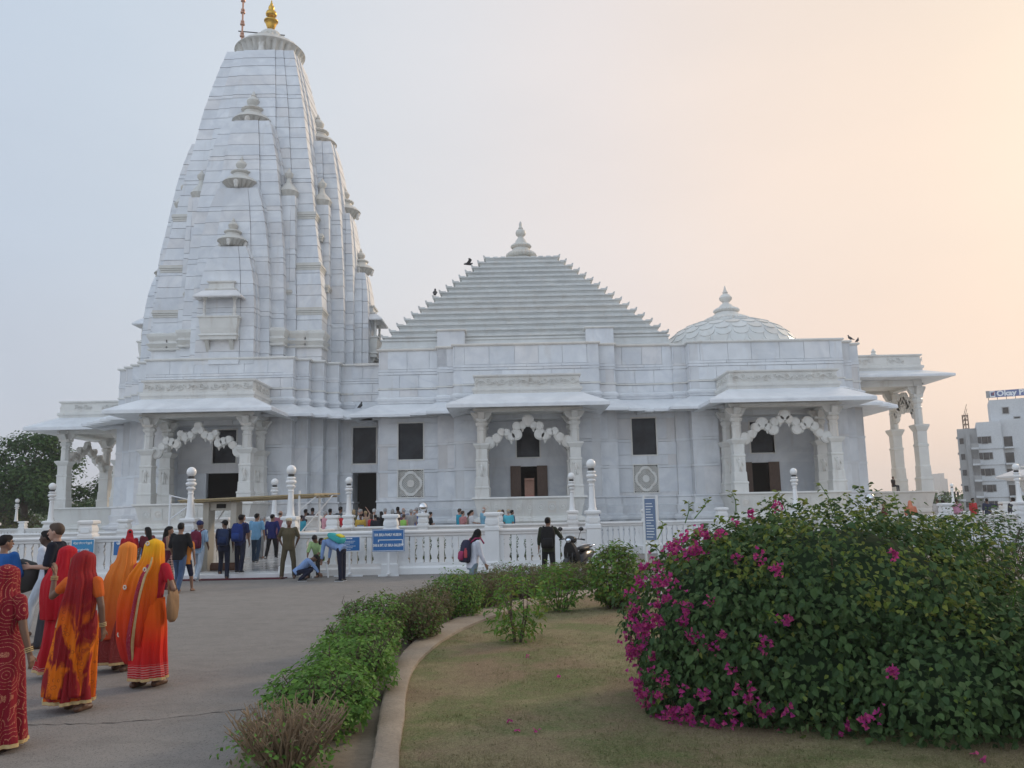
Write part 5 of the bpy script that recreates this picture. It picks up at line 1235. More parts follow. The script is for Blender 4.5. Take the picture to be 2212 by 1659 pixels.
shrub('leafy_shrub',0,12,15.2,.50,.5,1.15,3400,(.05,.10),'hedge','yellow-green leafy shrub at the left shoulder of the bougainvillea',26,1.0,X=1.78,f2=.4)
shrub('leafy_shrub',0,13,12.3,.95,.7,1.62,4200,(.05,.09),'neem','dark dense shrub rising behind the right side of the bougainvillea',40,1.0,X=6.7,f2=.1,m2='olive')
for i,(X,Y,h,lb) in enumerate(((-3.0,30,.95,'green bed shrub behind the balusters below the blue direction sign'),(-1.3,30.5,.8,'green bed shrub behind the balusters by the woman in a black headscarf'),(-.1,30,.9,'green bed shrub seen between the balusters, left of the man in dark green'),(1.6,30.4,.85,'green bed shrub seen between the balusters behind the scooter'),(-5.2,30.2,.7,'green bed shrub seen between the balusters behind the stool'))):
    shrub('bed_shrub',20+i,3*i,Y,.75,.5,h,900,(.06,.10),'neem',lb,16,1.0,X=X,group='shrubs behind the front balustrade')
# ---- trees
def tree(name, x, Y, h, cr, n, label, ls=(.25,.45), m='neem', clumps=34, trunk=.25, ch=.6, seed=1, zc=None):
    r = random.Random(seed); root = empty(name, (x,Y,0), 0, label, 'tree')
    tk = MB(); tk.tube([(0,0,-.1),(.1,0,h*.2),(-.05,.1,h*.42),(.1,0,h*.7)], [trunk,trunk*.8,trunk*.6,trunk*.25], 10)
    cs = []
    for k in range(clumps):
        u = rvec(r); q = r.random()**.4; c = V((cr*u.x*q, cr*.8*u.y*q, h*(1-ch/2)+h*ch*.5*u.z*q)); cs.append((c, cr*r.uniform(.22,.40)))
    for c, s in cs[::2]: tk.tube([(0,0,h*.32),(c*.5)+V((0,0,h*.22)),c], [trunk*.4,trunk*.2,.03], 6)
    tk.build('trunk', M['bark'], root, smooth=50)
    A = MB()
    for k in range(n):
        c, s = cs[r.randrange(len(cs))]; u = rvec(r); p = c+V((u.x*s,u.y*s,u.z*s*.62))*r.random()**.35
        add_leaf(A, p, V((0,0,1))+u+rvec(r)*.6, rvec(r)+V((0,0,-.4)), r.uniform(*ls), 'oval')
    A.build('crown', M[m], root, 'stuff'); return root
tree('neem_tree', -35.8, 61, 8.6, 4.6, 15000, 'big round dark green tree at the far left behind the balustrade', (.18,.36), clumps=46, trunk=.34, ch=.72, seed=3)
tree('tree', -30.2, 64, 5.6, 3.6, 6000, 'lower dark tree between the left porch pillar and the temple wall', (.2,.38), clumps=26, ch=.7, seed=5)
tree('tree', -46.5, 75, 6.2, 5.0, 6000, 'pale green tree at the far left edge behind the big one', (.25,.45), clumps=26, ch=.75, seed=9)
tree('tree', 56.0, 88, 5.0, 3.2, 5000, 'dark rounded tree in front of the apartment block', (.25,.45), clumps=20, ch=.75, seed=6)
tree('tree', 50.0, 100, 3.0, 3.6, 2500, 'low dark tree below the far low building', (.3,.5), clumps=14, ch=.8, seed=8)
for i,(x,Y,h,rx,mm,lb) in enumerate(((-36,59.5,2.3,2.6,'olive','olive bush with pale blossoms behind the far left balustrade'),(-31.0,60.5,3.0,2.2,'neem','tall green bush at the foot of the big left tree'),(-42,63,2.6,3.4,'neem','wide green bush at the left edge below the pale tree'))):
    shrub('bush',40+i,1,Y,rx,1.2,h,1900,(.16,.30),mm,lb,20,1.0,X=x,f2=.2,m2='leaf_young',cat='bush')
fw = MB(); r = random.Random(31)
for k in range(3000):
    x = r.uniform(-150,-20) if r.random() < .55 else r.uniform(60,260); Y = 170+r.random()*60; fw_c = V((x,Y,r.random()**1.6*(7 if x < 0 else 4)))
    for j in range(2): add_leaf(fw, fw_c+rvec(r)*1.2, V((0,-.6,1))+rvec(r), rvec(r), r.uniform(1.2,2.4))
fw.build('distant_treeline', M['neem'], kind='stuff')
hl = MB(); nh = 60
hl.loft([[(-900+1500*i/nh, 800, -2) for i in range(nh+1)],[(-900+1500*i/nh, 830, 12+10*sin(i*.35)+6*sin(i*.9)+(10 if i < 25 else 0)) for i in range(nh+1)],[(-900+1500*i/nh, 900, -2) for i in range(nh+1)]], cap=False, closed=False)
hl.build('distant_hills', M['field'], kind='structure')
# ------------------------------------------------------------------ people
SK = {'d': (.16,.085,.055), 'm': (.24,.135,.09), 'l': (.42,.25,.185), 'vd': (.07,.04,.03)}
def skin_mat(k):
    n = 'skin_'+k
    if n not in M:
        m = mat(n, SK[k], .5, spec=.35); t = NT(m); p = t.pos(obj=True)
        t.base(t.mix(t.noise(p, 14, 3), tuple(c*.88 for c in SK[k]), tuple(min(1,c*1.1) for c in SK[k]))); M[n] = m
    return M[n]
M['hair_b'] = mat('black_hair', (.010,.008,.008), .7, spec=.2); M['hair_g'] = mat('grey_hair', (.30,.29,.28), .6); M['hair_br'] = mat('brown_hair', (.06,.036,.022), .7); M['hair_bl'] = mat('blond_hair', (.36,.25,.12), .5); M['hair_w'] = mat('white_hair', (.55,.54,.52), .6)
M['eye'] = mat('dark_eye', (.015,.012,.01), .2); M['lip'] = mat('lip', (.22,.08,.07), .5); M['shoe_b'] = mat('black_shoe', (.02,.02,.02), .5); M['shoe_w'] = mat('white_sole', (.6,.6,.6), .6); M['shoe_br'] = mat('brown_leather', (.10,.05,.03), .5)
def check_mat(name, a, b, sc):
    m = mat(name, a, .85, spec=.2); t = NT(m); p = t.pos(obj=True)
    w1 = t.n('TexWave', {'Vector': p, 'Scale': sc, 'Distortion': .3}, bands_direction='X').outputs['Fac']; w2 = t.n('TexWave', {'Vector': p, 'Scale': sc, 'Distortion': .3}, bands_direction='Z').outputs['Fac']
    t.base(t.mix(t.ramp(t.math('ADD', w1, w2), [(.7,0),(.9,.6),(1.4,1)]), a, b)); return m
M['bluecheck'] = check_mat('blue_check', (.05,.16,.34), (.42,.55,.66), 9); M['darkcheck'] = check_mat('dark_check', (.03,.02,.03), (.28,.20,.20), 5)
def stripe_mat(name, a, b, sc):
    m = mat(name, a, .85, spec=.2); t = NT(m); p = t.pos(obj=True)
    t.base(t.mix(t.ramp(t.n('TexWave', {'Vector': p, 'Scale': sc}, bands_direction='Z').outputs['Fac'], [(.45,0),(.55,1)]), a, b)); return m
M['stripes'] = stripe_mat('navy_stripes', (.03,.04,.14), (.5,.55,.6), 2.6)
VOX = []
def vox(mb, name, m, parent, size, smooth=4, factor=.5):
    o = mb.build(name, m, parent, smooth=True)
    d = o.modifiers.new('remesh','REMESH'); d.mode = 'VOXEL'; d.voxel_size = size; d.use_smooth_shade = True
    k = o.modifiers.new('smooth','SMOOTH'); k.factor = factor; k.iterations = smooth
    VOX.append(o); return o
def flush_vox():
    bpy.context.view_layer.update(); dg = bpy.context.evaluated_depsgraph_get()
    for o in VOX:
        me = bpy.data.meshes.new_from_object(o.evaluated_get(dg)); me.name = o.name
        for p in me.polygons: p.use_smooth = True
        o.modifiers.clear(); o.data = me
    VOX.clear()
STAND = ((2,0,4),(-2,0,4)); WALK = ((22,6,3),(-14,-30,3)); WALK2 = ((-12,-28,3),(20,8,3)); SOFT = ((5,2,2),(-3,-6,2)); SOFT2 = ((-3,-6,2),(5,2,2)); STEP = ((42,-8,4),(-6,-14,4))
ARMS = (((-.16,.02,-1),(-.02,.16,-1)),((.16,.02,-1),(.02,.16,-1)))
def person(x, y, z, hd, h, label, skin='d', legs=STAND, arms=ARMS, lean=0, turn=0, nod=0, shirt=None, sleeve=.85, bottoms=None, leglen=2, hair='hair_b', hairstyle='short', shoes=None, det=1, girth=1., skirt=None, hat=None, extra=None, coll=None, turnz=0):
    s = h/1.75; vs = (.010,.0145,.022)[2-det] if det < 3 else .009
    vs = {3:.0085, 2:.013, 1:.017, 0:.024}[det]
    root = None; B = MB()
    rl = lambda v: V(v)*s
    # legs
    hip = [V((-.085,0,0)),V((.085,0,0))]; kn = []; an = []
    for i,(a,b_,ab) in enumerate(legs):
        sx = (-1,1)[i]; t1 = V((sx*sin(R(ab)),sin(R(a)),-cos(R(a)))).normalized(); t2 = V((sx*sin(R(ab))*.4,sin(R(b_)),-cos(R(b_)))).normalized()
        k = hip[i]+t1*.43; kn.append(k); an.append(k+t2*.42)
    low = min(a.z for a in an); pz = -low+.075
    up = V((0,0,pz)); hip = [p+up for p in hip]; kn = [p+up for p in kn]; an = [p+up for p in an]; pel = V((0,0,pz))
    RX = Matrix.Rotation(R(-lean),3,'X') @ Matrix.Rotation(R(-turnz),3,'Z')
    T_ = lambda p: pel+RX @ V(p)     # torso frame, z up from the pelvis
    sh = [T_((-.185,0,.50)),T_((.185,0,.50))]; ch = T_((0,0,.36)); wa = T_((0,0,.13)); nk = T_((0,-.005,.53)); hb = T_((0,.012,.575))
    HR = RX @ Matrix.Rotation(R(-turn),3,'Z') @ Matrix.Rotation(R(-nod),3,'X')
    hc = hb+HR @ V((0,.015,.115)); H_ = lambda p: hc+HR @ V(p)
    el = []; wr = []; hd_ = []
    for i in (0,1):
        u, f = V(arms[i][0]).normalized(), V(arms[i][1]).normalized()
        e = sh[i]+u*.28; w_ = e+f*.25; el.append(e); wr.append(w_); hd_.append(f)
    def S_(p): return tuple(V(p)*s)
    def cap_(mb, a, b, ra, rb, n=10): mb.capsule(S_(a), S_(b), ra*s, rb*s, n)
    def ell(mb, c, r, frame=None, n=14, m=10):
        t = MB(); t.ball((0,0,0), r, n, m); mb.add([S_(V(c)+(frame @ V(p) if frame is not None else V(p))) for p in t.v], t.f)
    g = girth
    def torso(mb, d, z0=-.06, neck=True):
        rings = []
        for zz, rx, ry, oy in ((z0,.155,.115,-.01),(.02,.158,.118,-.008),(.13,.138*g,.105*g,0),(.25,.152*g,.115*g,0),(.36,.17*g,.122*g,0),(.44,.175,.112,-.005),(.50,.15,.085,-.01),(.535,.07,.06,-.01)):
            rings.append([S_(T_(((rx+d)*cos(2*pi*k/20),oy+(ry+d)*sin(2*pi*k/20),zz))) for k in range(20)])
        mb.loft(rings)
    torso(B, 0)
    cap_(B, T_((0,-.01,.50)), hb+HR @ V((0,.0,.04)), .058, .052)
    ell(B, hc, (.073,.092,.112), HR); ell(B, H_((0,.025,-.06)), (.055,.062,.060), HR)
    cap_(B, H_((0,.088,.012)), H_((0,.108,-.022)), .010, .015, 6); ell(B, H_((0,.088,-.058)), (.022,.016,.012), HR, 8, 6)
    for sx in (-1,1): ell(B, H_((sx*.075,-.008,-.005)), (.012,.022,.033), HR, 8, 6)
    for sx in (-1,1): ell(B, H_((sx*.03,.076,.036)), (.022,.014,.008), HR, 8, 5)
    for i in (0,1):
        cap_(B, sh[i], el[i], .050, .039); cap_(B, el[i], wr[i], .040, .026)
        f = hd_[i]; side = f.cross(V((1,0,0)) if abs(f.x) < .8 else V((0,1,0))).normalized(); flat = f.cross(side).normalized()
        pm = wr[i]+f*.075
        for q in (-.022,0,.022): cap_(B, wr[i]+side*q*.5, pm+side*q, .019, .016, 6)
        for q, L in ((-.030,.060),(-.011,.076),(.010,.080),(.030,.070)):
            a = pm+side*q; b = a+f*L*.55+flat*.008; c = b+f*L*.4+flat*.030*(1 if i else -1)*0+flat*.022
            cap_(B, a, b, .0098, .009, 6); cap_(B, b, c, .009, .0075, 6)
        a = wr[i]+f*.03+side*-.02; b = a+f*.035-side*.038; cap_(B, a, b, .012, .0105, 6); cap_(B, b, b+f*.032-side*.006, .0105, .009, 6)
        cap_(B, hip[i], kn[i], .082, .056); cap_(B, kn[i], kn[i]+(an[i]-kn[i])*.35, .054, .055); cap_(B, kn[i]+(an[i]-kn[i])*.35, an[i], .053, .036)
        shn = (an[i]-kn[i]).normalized(); ft = V((0,1,0))-shn*shn.y*.85; ft = ft.normalized() if an[i].z < low+pz+.03 else V((0,.72,-.6)).normalized() if legs[i][1] < -8 else V((0,1,0))
        if an[i].z < .1: ft = V((0,1,0))
        heel = an[i]-ft*.045+V((0,0,-.035)); toe = an[i]+ft*.15+V((0,0,-.050)); cap_(B, heel, toe, .036, .026); cap_(B, an[i], an[i]+ft*.08+V((0,0,-.04)), .036, .032)
        if shoes:
            pass
    root = vox(B, 'person', skin_mat(skin), None, vs*.9 if det >= 2 else vs, 3 if det >= 2 else 2)
    root.location = (x,y,z); root.rotation_euler = (0,0,-R(hd)); tag(root, label, 'person')
    if shoes:
        for i in (0,1):
            Q = MB(); ft = V((0,1,0)) if an[i].z < .1 else V((0,.72,-.6)).normalized()
            heel = an[i]-ft*.05+V((0,0,-.034)); toe = an[i]+ft*.165+V((0,0,-.046)); cap_(Q, heel, toe, .043, .034); cap_(Q, an[i]+V((0,0,-.01)), an[i]+ft*.08+V((0,0,-.035)), .046, .04); vox(Q, 'shoe', shoes, root, vs, 2)
            if shoes is M['shoe_b'] and det >= 2:
                Q = MB(); Q.hexa([S_(p) for p in (heel+V((-.042,-.045,-.04)),heel+V((.042,-.045,-.04)),toe+V((.04,.03,-.03)),toe+V((-.04,.03,-.03)),heel+V((-.042,-.045,-.022)),heel+V((.042,-.045,-.022)),toe+V((.04,.03,-.012)),toe+V((-.04,.03,-.012)))]); Q.build('sole', M['shoe_w'], root, bevel=.01)
    if shirt is not None:
        Q = MB(); torso(Q, .018, -.10)
        for i in (0,1):
            if sleeve <= 0: continue
            k = min(1, sleeve); e = sh[i]+(el[i]-sh[i])*k; cap_(Q, sh[i]+(T_((0,0,.46))-sh[i])*.25, sh[i], .062, .068); cap_(Q, sh[i], e, .068, .060 if sleeve < 1 else .056)
            if sleeve > 1: cap_(Q, el[i], el[i]+(wr[i]-el[i])*(sleeve-1), .056, .042)
        vox(Q, 'shirt', shirt, root, vs, 3)
        if coll is not None:
            Q = MB(); c0 = T_((0,-.01,.53)); ax = RX
            Q.loft([[S_(c0+ax @ V((rr*cos(2*pi*k/18), rr*.9*sin(2*pi*k/18), zz))) for k in range(18)] for rr, zz in ((.085,-.02),(.072,.035),(.066,.035),(.07,-.02))]); Q.build('collar', coll, root, smooth=True)
    if bottoms is not None:
        Q = MB(); rings = []
        for zz, rx, ry in ((-.12,.15,.125),(-.03,.17,.132),(.05,.165,.126),(.09,.15,.115)): rings.append([S_(pel+(RX @ V((0,0,zz)) if zz > 0 else V((0,0,zz)))+V((rx*cos(2*pi*k/20),ry*sin(2*pi*k/20)-.01,0))) for k in range(20)])
        Q.loft(rings)
        for i in (0,1):
            cap_(Q, hip[i], kn[i], .098, .074)
            if leglen > 1: cap_(Q, kn[i], kn[i]+(an[i]-kn[i])*(leglen-1)*1.02, .073, .062)
        vox(Q, 'trousers', bottoms, root, vs, 3)
    if skirt is not None:       # (material, hem z, hem radius)
        m_, hz, hr = skirt; rings = []; zt = pz+.06
        for j in range(9):
            u = j/8; zz = zt+(hz-zt)*u; rr = .15+(hr-.15)*u**.8; rings.append([S_((rr*cos(2*pi*k/36)*(1+.06*u*sin(9*2*pi*k/36)), rr*.85*sin(2*pi*k/36)*(1+.06*u*sin(9*2*pi*k/36)), zz)) for k in range(36)])
        Q = MB(); Q.loft(rings[::-1]); Q.build('skirt', m_, root, smooth=True)
    if hair:
        Q = MB(); m_ = M[hair]
        if hairstyle == 'bald': ell(Q, H_((0,-.045,-.01)), (.082,.065,.06), HR)
        else:
            ell(Q, H_((0,-.022,.034)), (.083,.096,.100), HR); ell(Q, H_((0,.028,.080)), (.066,.062,.050), HR)
            if hairstyle == 'mop': ell(Q, H_((0,-.03,.0)), (.089,.085,.10), HR)
        if hairstyle == 'long':
            for a, b, r0, r1 in (((0,-.06,.02),(0,-.09,-.12),.085,.085),((0,-.09,-.12),(0,-.12,-.34),.085,.07),((0,-.12,-.34),(0,-.125,-.52),.07,.03)): cap_(Q, H_(a), H_(b), r0, r1)
        if hairstyle == 'bun': ell(Q, H_((0,-.115,.02)), (.045,.04,.045), HR)
        if hairstyle == 'bob': cap_(Q, H_((0,-.045,.02)), H_((0,-.05,-.12)), .09, .075)
        vox(Q, 'hair', m_, root, max(vs,.012), 2)
    if hat:
        Q = MB(); kind, m_ = hat
        if kind == 'beret': ell(Q, H_((.01,-.01,.088)), (.098,.108,.048), HR); ell(Q, H_((0,-.005,.06)), (.086,.10,.045), HR)
        elif kind == 'cap': ell(Q, H_((0,-.012,.052)), (.086,.100,.085), HR); ell(Q, H_((0,.115,.055)), (.06,.06,.012), HR)
        elif kind == 'turban': ell(Q, H_((0,-.01,.06)), (.096,.112,.080), HR); ell(Q, H_((0,-.02,.10)), (.075,.085,.05), HR)
        elif kind == 'hijab': ell(Q, H_((0,-.018,.02)), (.094,.098,.125), HR); cap_(Q, H_((0,-.02,-.02)), T_((0,-.02,.47)), .092, .13); ell(Q, T_((0,.04,.44)), (.14,.10,.08), RX)
        elif kind == 'veil': ell(Q, H_((0,-.022,.02)), (.092,.094,.128), HR); cap_(Q, H_((0,-.03,-.02)), T_((0,-.03,.45)), .095, .15); cap_(Q, T_((0,-.06,.45)), T_((0,-.09,.10)), .16, .15); cap_(Q, T_((-.12,-.02,.44)), T_((-.15,.0,.1)), .09, .08); cap_(Q, T_((.12,-.02,.44)), T_((.15,.0,.1)), .09, .08)
        vox(Q, {'hijab':'headscarf','veil':'veil'}.get(kind,'cap'), m_, root, max(vs,.012), 3)
    if det >= 1 and hat != 'none':
        for sx in (-1,1):
            Q = MB(); ell(Q, H_((sx*.030,.081,.018)), (.013,.009,.007), HR, 8, 5); Q.build('eye', M['eye'], root, smooth=True)
        Q = MB(); ell(Q, H_((0,.091,-.050)), (.023,.012,.007), HR, 8, 5); Q.build('mouth', M['lip'], root, smooth=True)
    info = dict(root=root, s=s, T=lambda p: root.matrix_basis @ (T_(p)*s), RX=RX, wr=[root.matrix_basis @ (w_*s) for w_ in wr], H=lambda p: root.matrix_basis @ (H_(p)*s), yaw=-R(hd), lean=lean)
    root.matrix_basis = Matrix.Translation((x,y,z)) @ Matrix.Rotation(-R(hd),4,'Z')
    return info
def backpack(P, label, col, col2=None, k=1.0, w=.15, hgt=.22, dep=.085, off=(0,-.215,.28), m=None, straps=True):
    c = P['T'](off); o = empty('backpack', c, 0, label, 'backpack'); o.rotation_euler = (R(-P['lean']),0,P['yaw'])
    b = MB(); b.loft([[(w*q*k*(abs(cos(t))**.55)*(1 if cos(t) > 0 else -1), dep*qd*k*(abs(sin(t))**.6)*(1 if sin(t) > 0 else -1), z*k) for t in [2*pi*i/20 for i in range(20)]] for q, qd, z in ((.7,.6,-hgt),(.95,.95,-hgt*.9),(1,1,-hgt*.4),(1,.95,hgt*.2),(.92,.8,hgt*.7),(.7,.5,hgt*.97),(.3,.2,hgt*1.05))]); b.build('bag_body', m or C(col), o, smooth=True)
    b = MB(); b.loft([[(w*.72*q*k*(abs(cos(t))**.5)*(1 if cos(t) > 0 else -1), (-dep*.95-.0)*k+ -.045*qd*(1 if sin(t) < 0 else .1)*abs(sin(t))**.6, z*k) for t in [2*pi*i/16 for i in range(16)]] for q, qd, z in ((.8,.5,-hgt*.82),(1,1,-hgt*.7),(1,1,-hgt*.15),(.8,.4,0))]); b.build('pocket', C(col2 or tuple(c*.8 for c in col)), o, smooth=True)
    if straps:
        for sx in (-1,1):
            b = MB(); b.tube([(sx*.07,dep*.7*k,hgt*.8),(sx*.10,dep+.06,hgt+.05),(sx*.12,dep+.17,hgt+.06),(sx*.13,dep+.25,hgt-.04)], .017, 6); b.build('strap', C(col2 or tuple(c*.8 for c in col)), o, smooth=True)
    return o
def pg(x, y): p = gnd(x,y); return p.x, p.y
navy, black, white, denim = (.012,.016,.05), (.012,.012,.014), (.62,.64,.68), (.05,.085,.16)
# ---- group before the gate
x,y = -8.9,21.6
P = person(x,y,0,75,1.60,'young woman with long black hair in a sleeveless maroon dress, holding a bag','m',STAND,(((-.1,.1,-1),(.2,.9,.1)),((.1,.1,-1),(-.4,.9,.15))),shirt=C((.09,.012,.03)),sleeve=0,skirt=(M['darkcheck'],.30,.22),bottoms=C((.10,.012,.03)),hairstyle='long',det=2)
b = MB(); b.hexa([(-.10,-.05,-.13),(.10,-.05,-.13),(.10,.05,-.13),(-.10,.05,-.13),(-.08,-.04,.13),(.08,-.04,.13),(.08,.04,.13),(-.08,.04,.13)]); o = b.build('clutch_bag', C((.10,.085,.08)), bevel=.02); o.location = (P['wr'][0]+P['wr'][1])/2+V((.05,-.02,.03)); tag(o,'grey-brown clutch bag held by the woman with long black hair','bag')
person(*pg(385,1280),0,2,1.72,'barefoot man in a black t-shirt and blue jeans, seen from behind','m',WALK,(((-.25,.05,-1),(.0,.6,-.75)),((.3,.12,-1),(-.05,.75,-.5))),shirt=C(black),sleeve=.95,bottoms=C(denim),girth=1.12,det=2)
person(-8.16,20.9,0,8,1.46,'girl in an orange t-shirt and knee shorts, arm round the man in black','m',WALK2,(((-.75,.12,-.55),(-.95,.0,-.02)),((.2,.05,-1),(.05,.2,-1))),shirt=C((.62,.22,.04)),sleeve=.55,bottoms=C((.018,.022,.05)),leglen=1.05,hairstyle='mop',nod=12,det=2)
P = person(-9.12,24.3,0,6,1.74,'man in a blue checked shirt and pale jeans with a navy turban','d',WALK,(((-.2,.1,-1),(.25,.7,-.3)),((.2,-.05,-1),(-.15,.7,-.6))),shirt=M['bluecheck'],sleeve=.9,bottoms=C((.34,.40,.47)),hair=None,hat=('turban',C((.02,.03,.10))),turn=25,shoes=M['shoe_w'],det=2)
backpack(P,'maroon backpack on the man in the checked shirt',(.13,.012,.035),(.16,.02,.05),1.1)
P = person(-8.62,24.95,0,-10,1.74,'man in navy with a cap stepping up onto the gate step','d',STEP,(((-.16,.06,-1),(.0,.5,-.8)),((.16,.05,-1),(.05,.2,-1))),shirt=C((.015,.02,.045)),sleeve=.7,bottoms=C((.016,.02,.04)),hat=('cap',C(black)),turn=-50,shoes=M['shoe_br'],lean=6,det=2)
backpack(P,'dark navy backpack of the man stepping up in a cap',(.02,.035,.085),(.015,.03,.09),1.1)
P = person(*(lambda q: (q.x,q.y))(gnd(517,1238,.15)),.15,8,1.74,'young man in a navy shirt and dark trousers standing on the gate step','d',((14,8,7),(-16,-18,7)),(((-.22,.0,-1),(-.05,.3,-1)),((.2,.05,-1),(.0,.3,-1))),shirt=C((.018,.025,.085)),sleeve=.7,bottoms=C((.014,.017,.035)),shoes=M['shoe_b'],det=2)
backpack(P,'bright blue backpack of the young man in navy on the step',(.015,.035,.16),(.02,.05,.2),1.15)
x,y = (lambda q: (q.x,q.y))(gnd(552,1216,.2)); person(x,y,.2,-4,1.74,'man in a light blue t-shirt and jeans walking up the marble corridor','m',WALK,(((-.2,.0,-1),(-.05,.2,-1)),((.25,-.05,-1),(.12,.1,-1))),shirt=C((.17,.36,.56)),sleeve=.8,bottoms=C((.025,.05,.09)),turn=30,shoes=M['shoe_b'],det=2)
x,y = (lambda q: (q.x,q.y))(gnd(586,1209,.2)); person(x,y,.2,4,1.70,'man in a navy sweater and black trousers walking up the corridor in white shoes','m',WALK2,(((-.25,-.1,-1),(.1,.25,-1)),((.35,-.1,-.9),(-.25,.35,-.9))),shirt=C((.016,.022,.11)),sleeve=1.8,bottoms=C(black),turn=25,shoes=M['shoe_w'],det=2)
kh = (.095,.078,.045)
person(-6.60,24.55,0,168,1.74,'khaki-uniformed guard in a cream beret standing by the gate newel','d',((0,0,9),(3,2,9)),(((-.35,-.25,-.9),(.30,-.55,-.75)),((.35,-.25,-.9),(-.30,-.55,-.75))),shirt=C(kh),sleeve=.75,bottoms=C((.085,.07,.042)),hat=('beret',C((.52,.45,.32))),shoes=M['shoe_br'],girth=1.08,det=2,turn=-8)
ls_ = (.20,.30,.52)
person(-6.05,23.5,0,80,1.50,'schoolboy in a light blue shirt crouching to reach the ground','d',((98,-48,8),(95,-50,6)),(((-.1,.5,-.9),(.1,.75,-.8)),((.1,.65,-.7),(.1,.6,-.9))),lean=48,nod=20,shirt=C(ls_),sleeve=1.7,bottoms=C((.014,.018,.04)),shoes=M['shoe_b'],det=2)
x = -5.72
person(x-.03,24.75,0,192,1.64,'man in a pale green shirt sitting on the white stool','d',((80,4,9),(76,-6,9)),(((-.1,.45,-.85),(.3,.75,-.45)),((.1,.45,-.85),(-.3,.75,-.45))),lean=24,nod=22,shirt=C((.30,.43,.20)),sleeve=1.25,bottoms=C((.02,.018,.018)),det=2)
P = person(-4.78,23.15,0,-68,1.66,'schoolboy in a light blue shirt bending forward over the seated man','d',((-6,-4,3),(-2,0,3)),(((-.1,.12,-1),(0,.1,-1)),((.1,.2,-1),(.0,.15,-1))),lean=66,nod=28,shirt=C(ls_),sleeve=1.75,bottoms=C((.014,.017,.035)),shoes=M['shoe_b'],det=2)
backpack(P,'teal, yellow and grey backpack on the bending schoolboy',(.05,.36,.36),(.55,.50,.05),1.1)
P = person(-.86,17.0,0,62,1.50,'woman in a black headscarf and white top walking right, hand to her face','m',WALK,(((-.05,.35,-.9),(.0,.1,1)),((.1,.2,-1),(.05,.45,-.9))),lean=6,nod=18,shirt=C((.60,.62,.70)),sleeve=1.85,bottoms=C((.16,.22,.27)),hair=None,hat=('hijab',C(black)),shoes=M['shoe_b'],det=2)
backpack(P,'navy and pink backpack of the woman in the headscarf',(.03,.03,.06),(.32,.04,.11),1.0)
b = MB(); b.lathe([(.03,-.09),(.034,-.08),(.034,.05),(.02,.075),(.02,.1)], n=12); o = b.build('water_bottle', C((.45,.07,.09)), smooth=40); o.location = P['T']((.14,-.27,.24)); tag(o,'pinkish red bottle in the side pocket of the navy and pink backpack','bottle')
P = person(.83,21.2,0,4,1.64,'man in a dark green shirt talking on a phone, back to the camera','m',STAND,(((-.22,-.05,-1),(-.05,.1,-1)),((.55,.3,-.75),(-.65,.25,.85))),shirt=C((.028,.034,.020)),sleeve=1.5,bottoms=C(black),turn=20,shoes=M['shoe_b'],girth=1.1,det=2)
backpack(P,'black backpack on the man in the dark green shirt',(.012,.012,.013),(.016,.016,.018),1.2)
# ---- left side
P = person(-6.58,12.1,0,-100,1.80,'fair-skinned man in a dark navy polo shirt with brown hair, facing left','l',WALK2,(((-.2,.15,-1),(.35,.8,.0)),((.2,.1,-1),(-.2,.95,-.05))),shirt=C((.010,.012,.022)),sleeve=.85,bottoms=C((.06,.06,.07)),hair='hair_br',hairstyle='short',shoes=M['shoe_br'],turn=6,girth=1.08,coll=C((.010,.012,.022)),det=3)
b = MB(); b.loft([[(.20*q*cos(t),.07*q2*sin(t),z) for t in [2*pi*i/18 for i in range(18)]] for q,q2,z in ((.5,.5,-.24),(.95,1,-.17),(1,1,0),(.85,.8,.14),(.5,.4,.2))]); o = b.build('shoulder_bag', mat('black_leather', (.02,.022,.022), .4), smooth=True); o.location = (-6.98,12.0,1.05); o.rotation_euler = (0,R(20),.3); tag(o,'black shoulder bag held in front of the man in the navy polo','bag')
person(-7.55,13.6,0,-96,1.68,'dark-skinned man in a white shirt and pale trousers walking left in sandals','vd',WALK,(((-.15,-.45,-.9),(-.05,-.1,-1)),((.15,.3,-1),(.0,.5,-.9))),shirt=C((.55,.58,.66)),sleeve=1.7,bottoms=C((.48,.53,.60)),shoes=M['shoe_br'],det=2)
P = person(-7.22,11.9,0,10,1.62,'man in a bright blue shirt and glasses at the left edge, back to the camera','m',STAND,(((-.3,.1,-1),(.2,.7,-.4)),((.3,.15,-1),(-.3,.7,-.4))),shirt=C((.02,.10,.32)),sleeve=1.4,bottoms=C((.05,.05,.07)),turn=30,girth=1.08,det=3)
b = MB(); b.tube([P['H']((.082,-.02,.03)),P['H']((.075,.09,.03)),P['H']((.0,.105,.03)),P['H']((-.075,.09,.03)),P['H']((-.082,-.02,.03))],.004,5); tag(b.build('glasses',M['iron']),'thin dark glasses on the man in the bright blue shirt','glasses')
person(-10.35,22.6,0,-25,1.52,'woman in a red veil with pale trim behind the women in saris','d',STAND,ARMS,shirt=C((.30,.01,.02)),bottoms=C((.25,.01,.02)),skirt=(C((.28,.01,.02)),.08,.27),hat=('veil',C((.36,.012,.02))),det=1)
person(-10.0,22.9,0,-60,1.58,'dark-haired woman half hidden by the red-veiled woman','d',STAND,ARMS,shirt=C((.12,.02,.03)),bottoms=C((.1,.02,.03)),hairstyle='long',det=1)
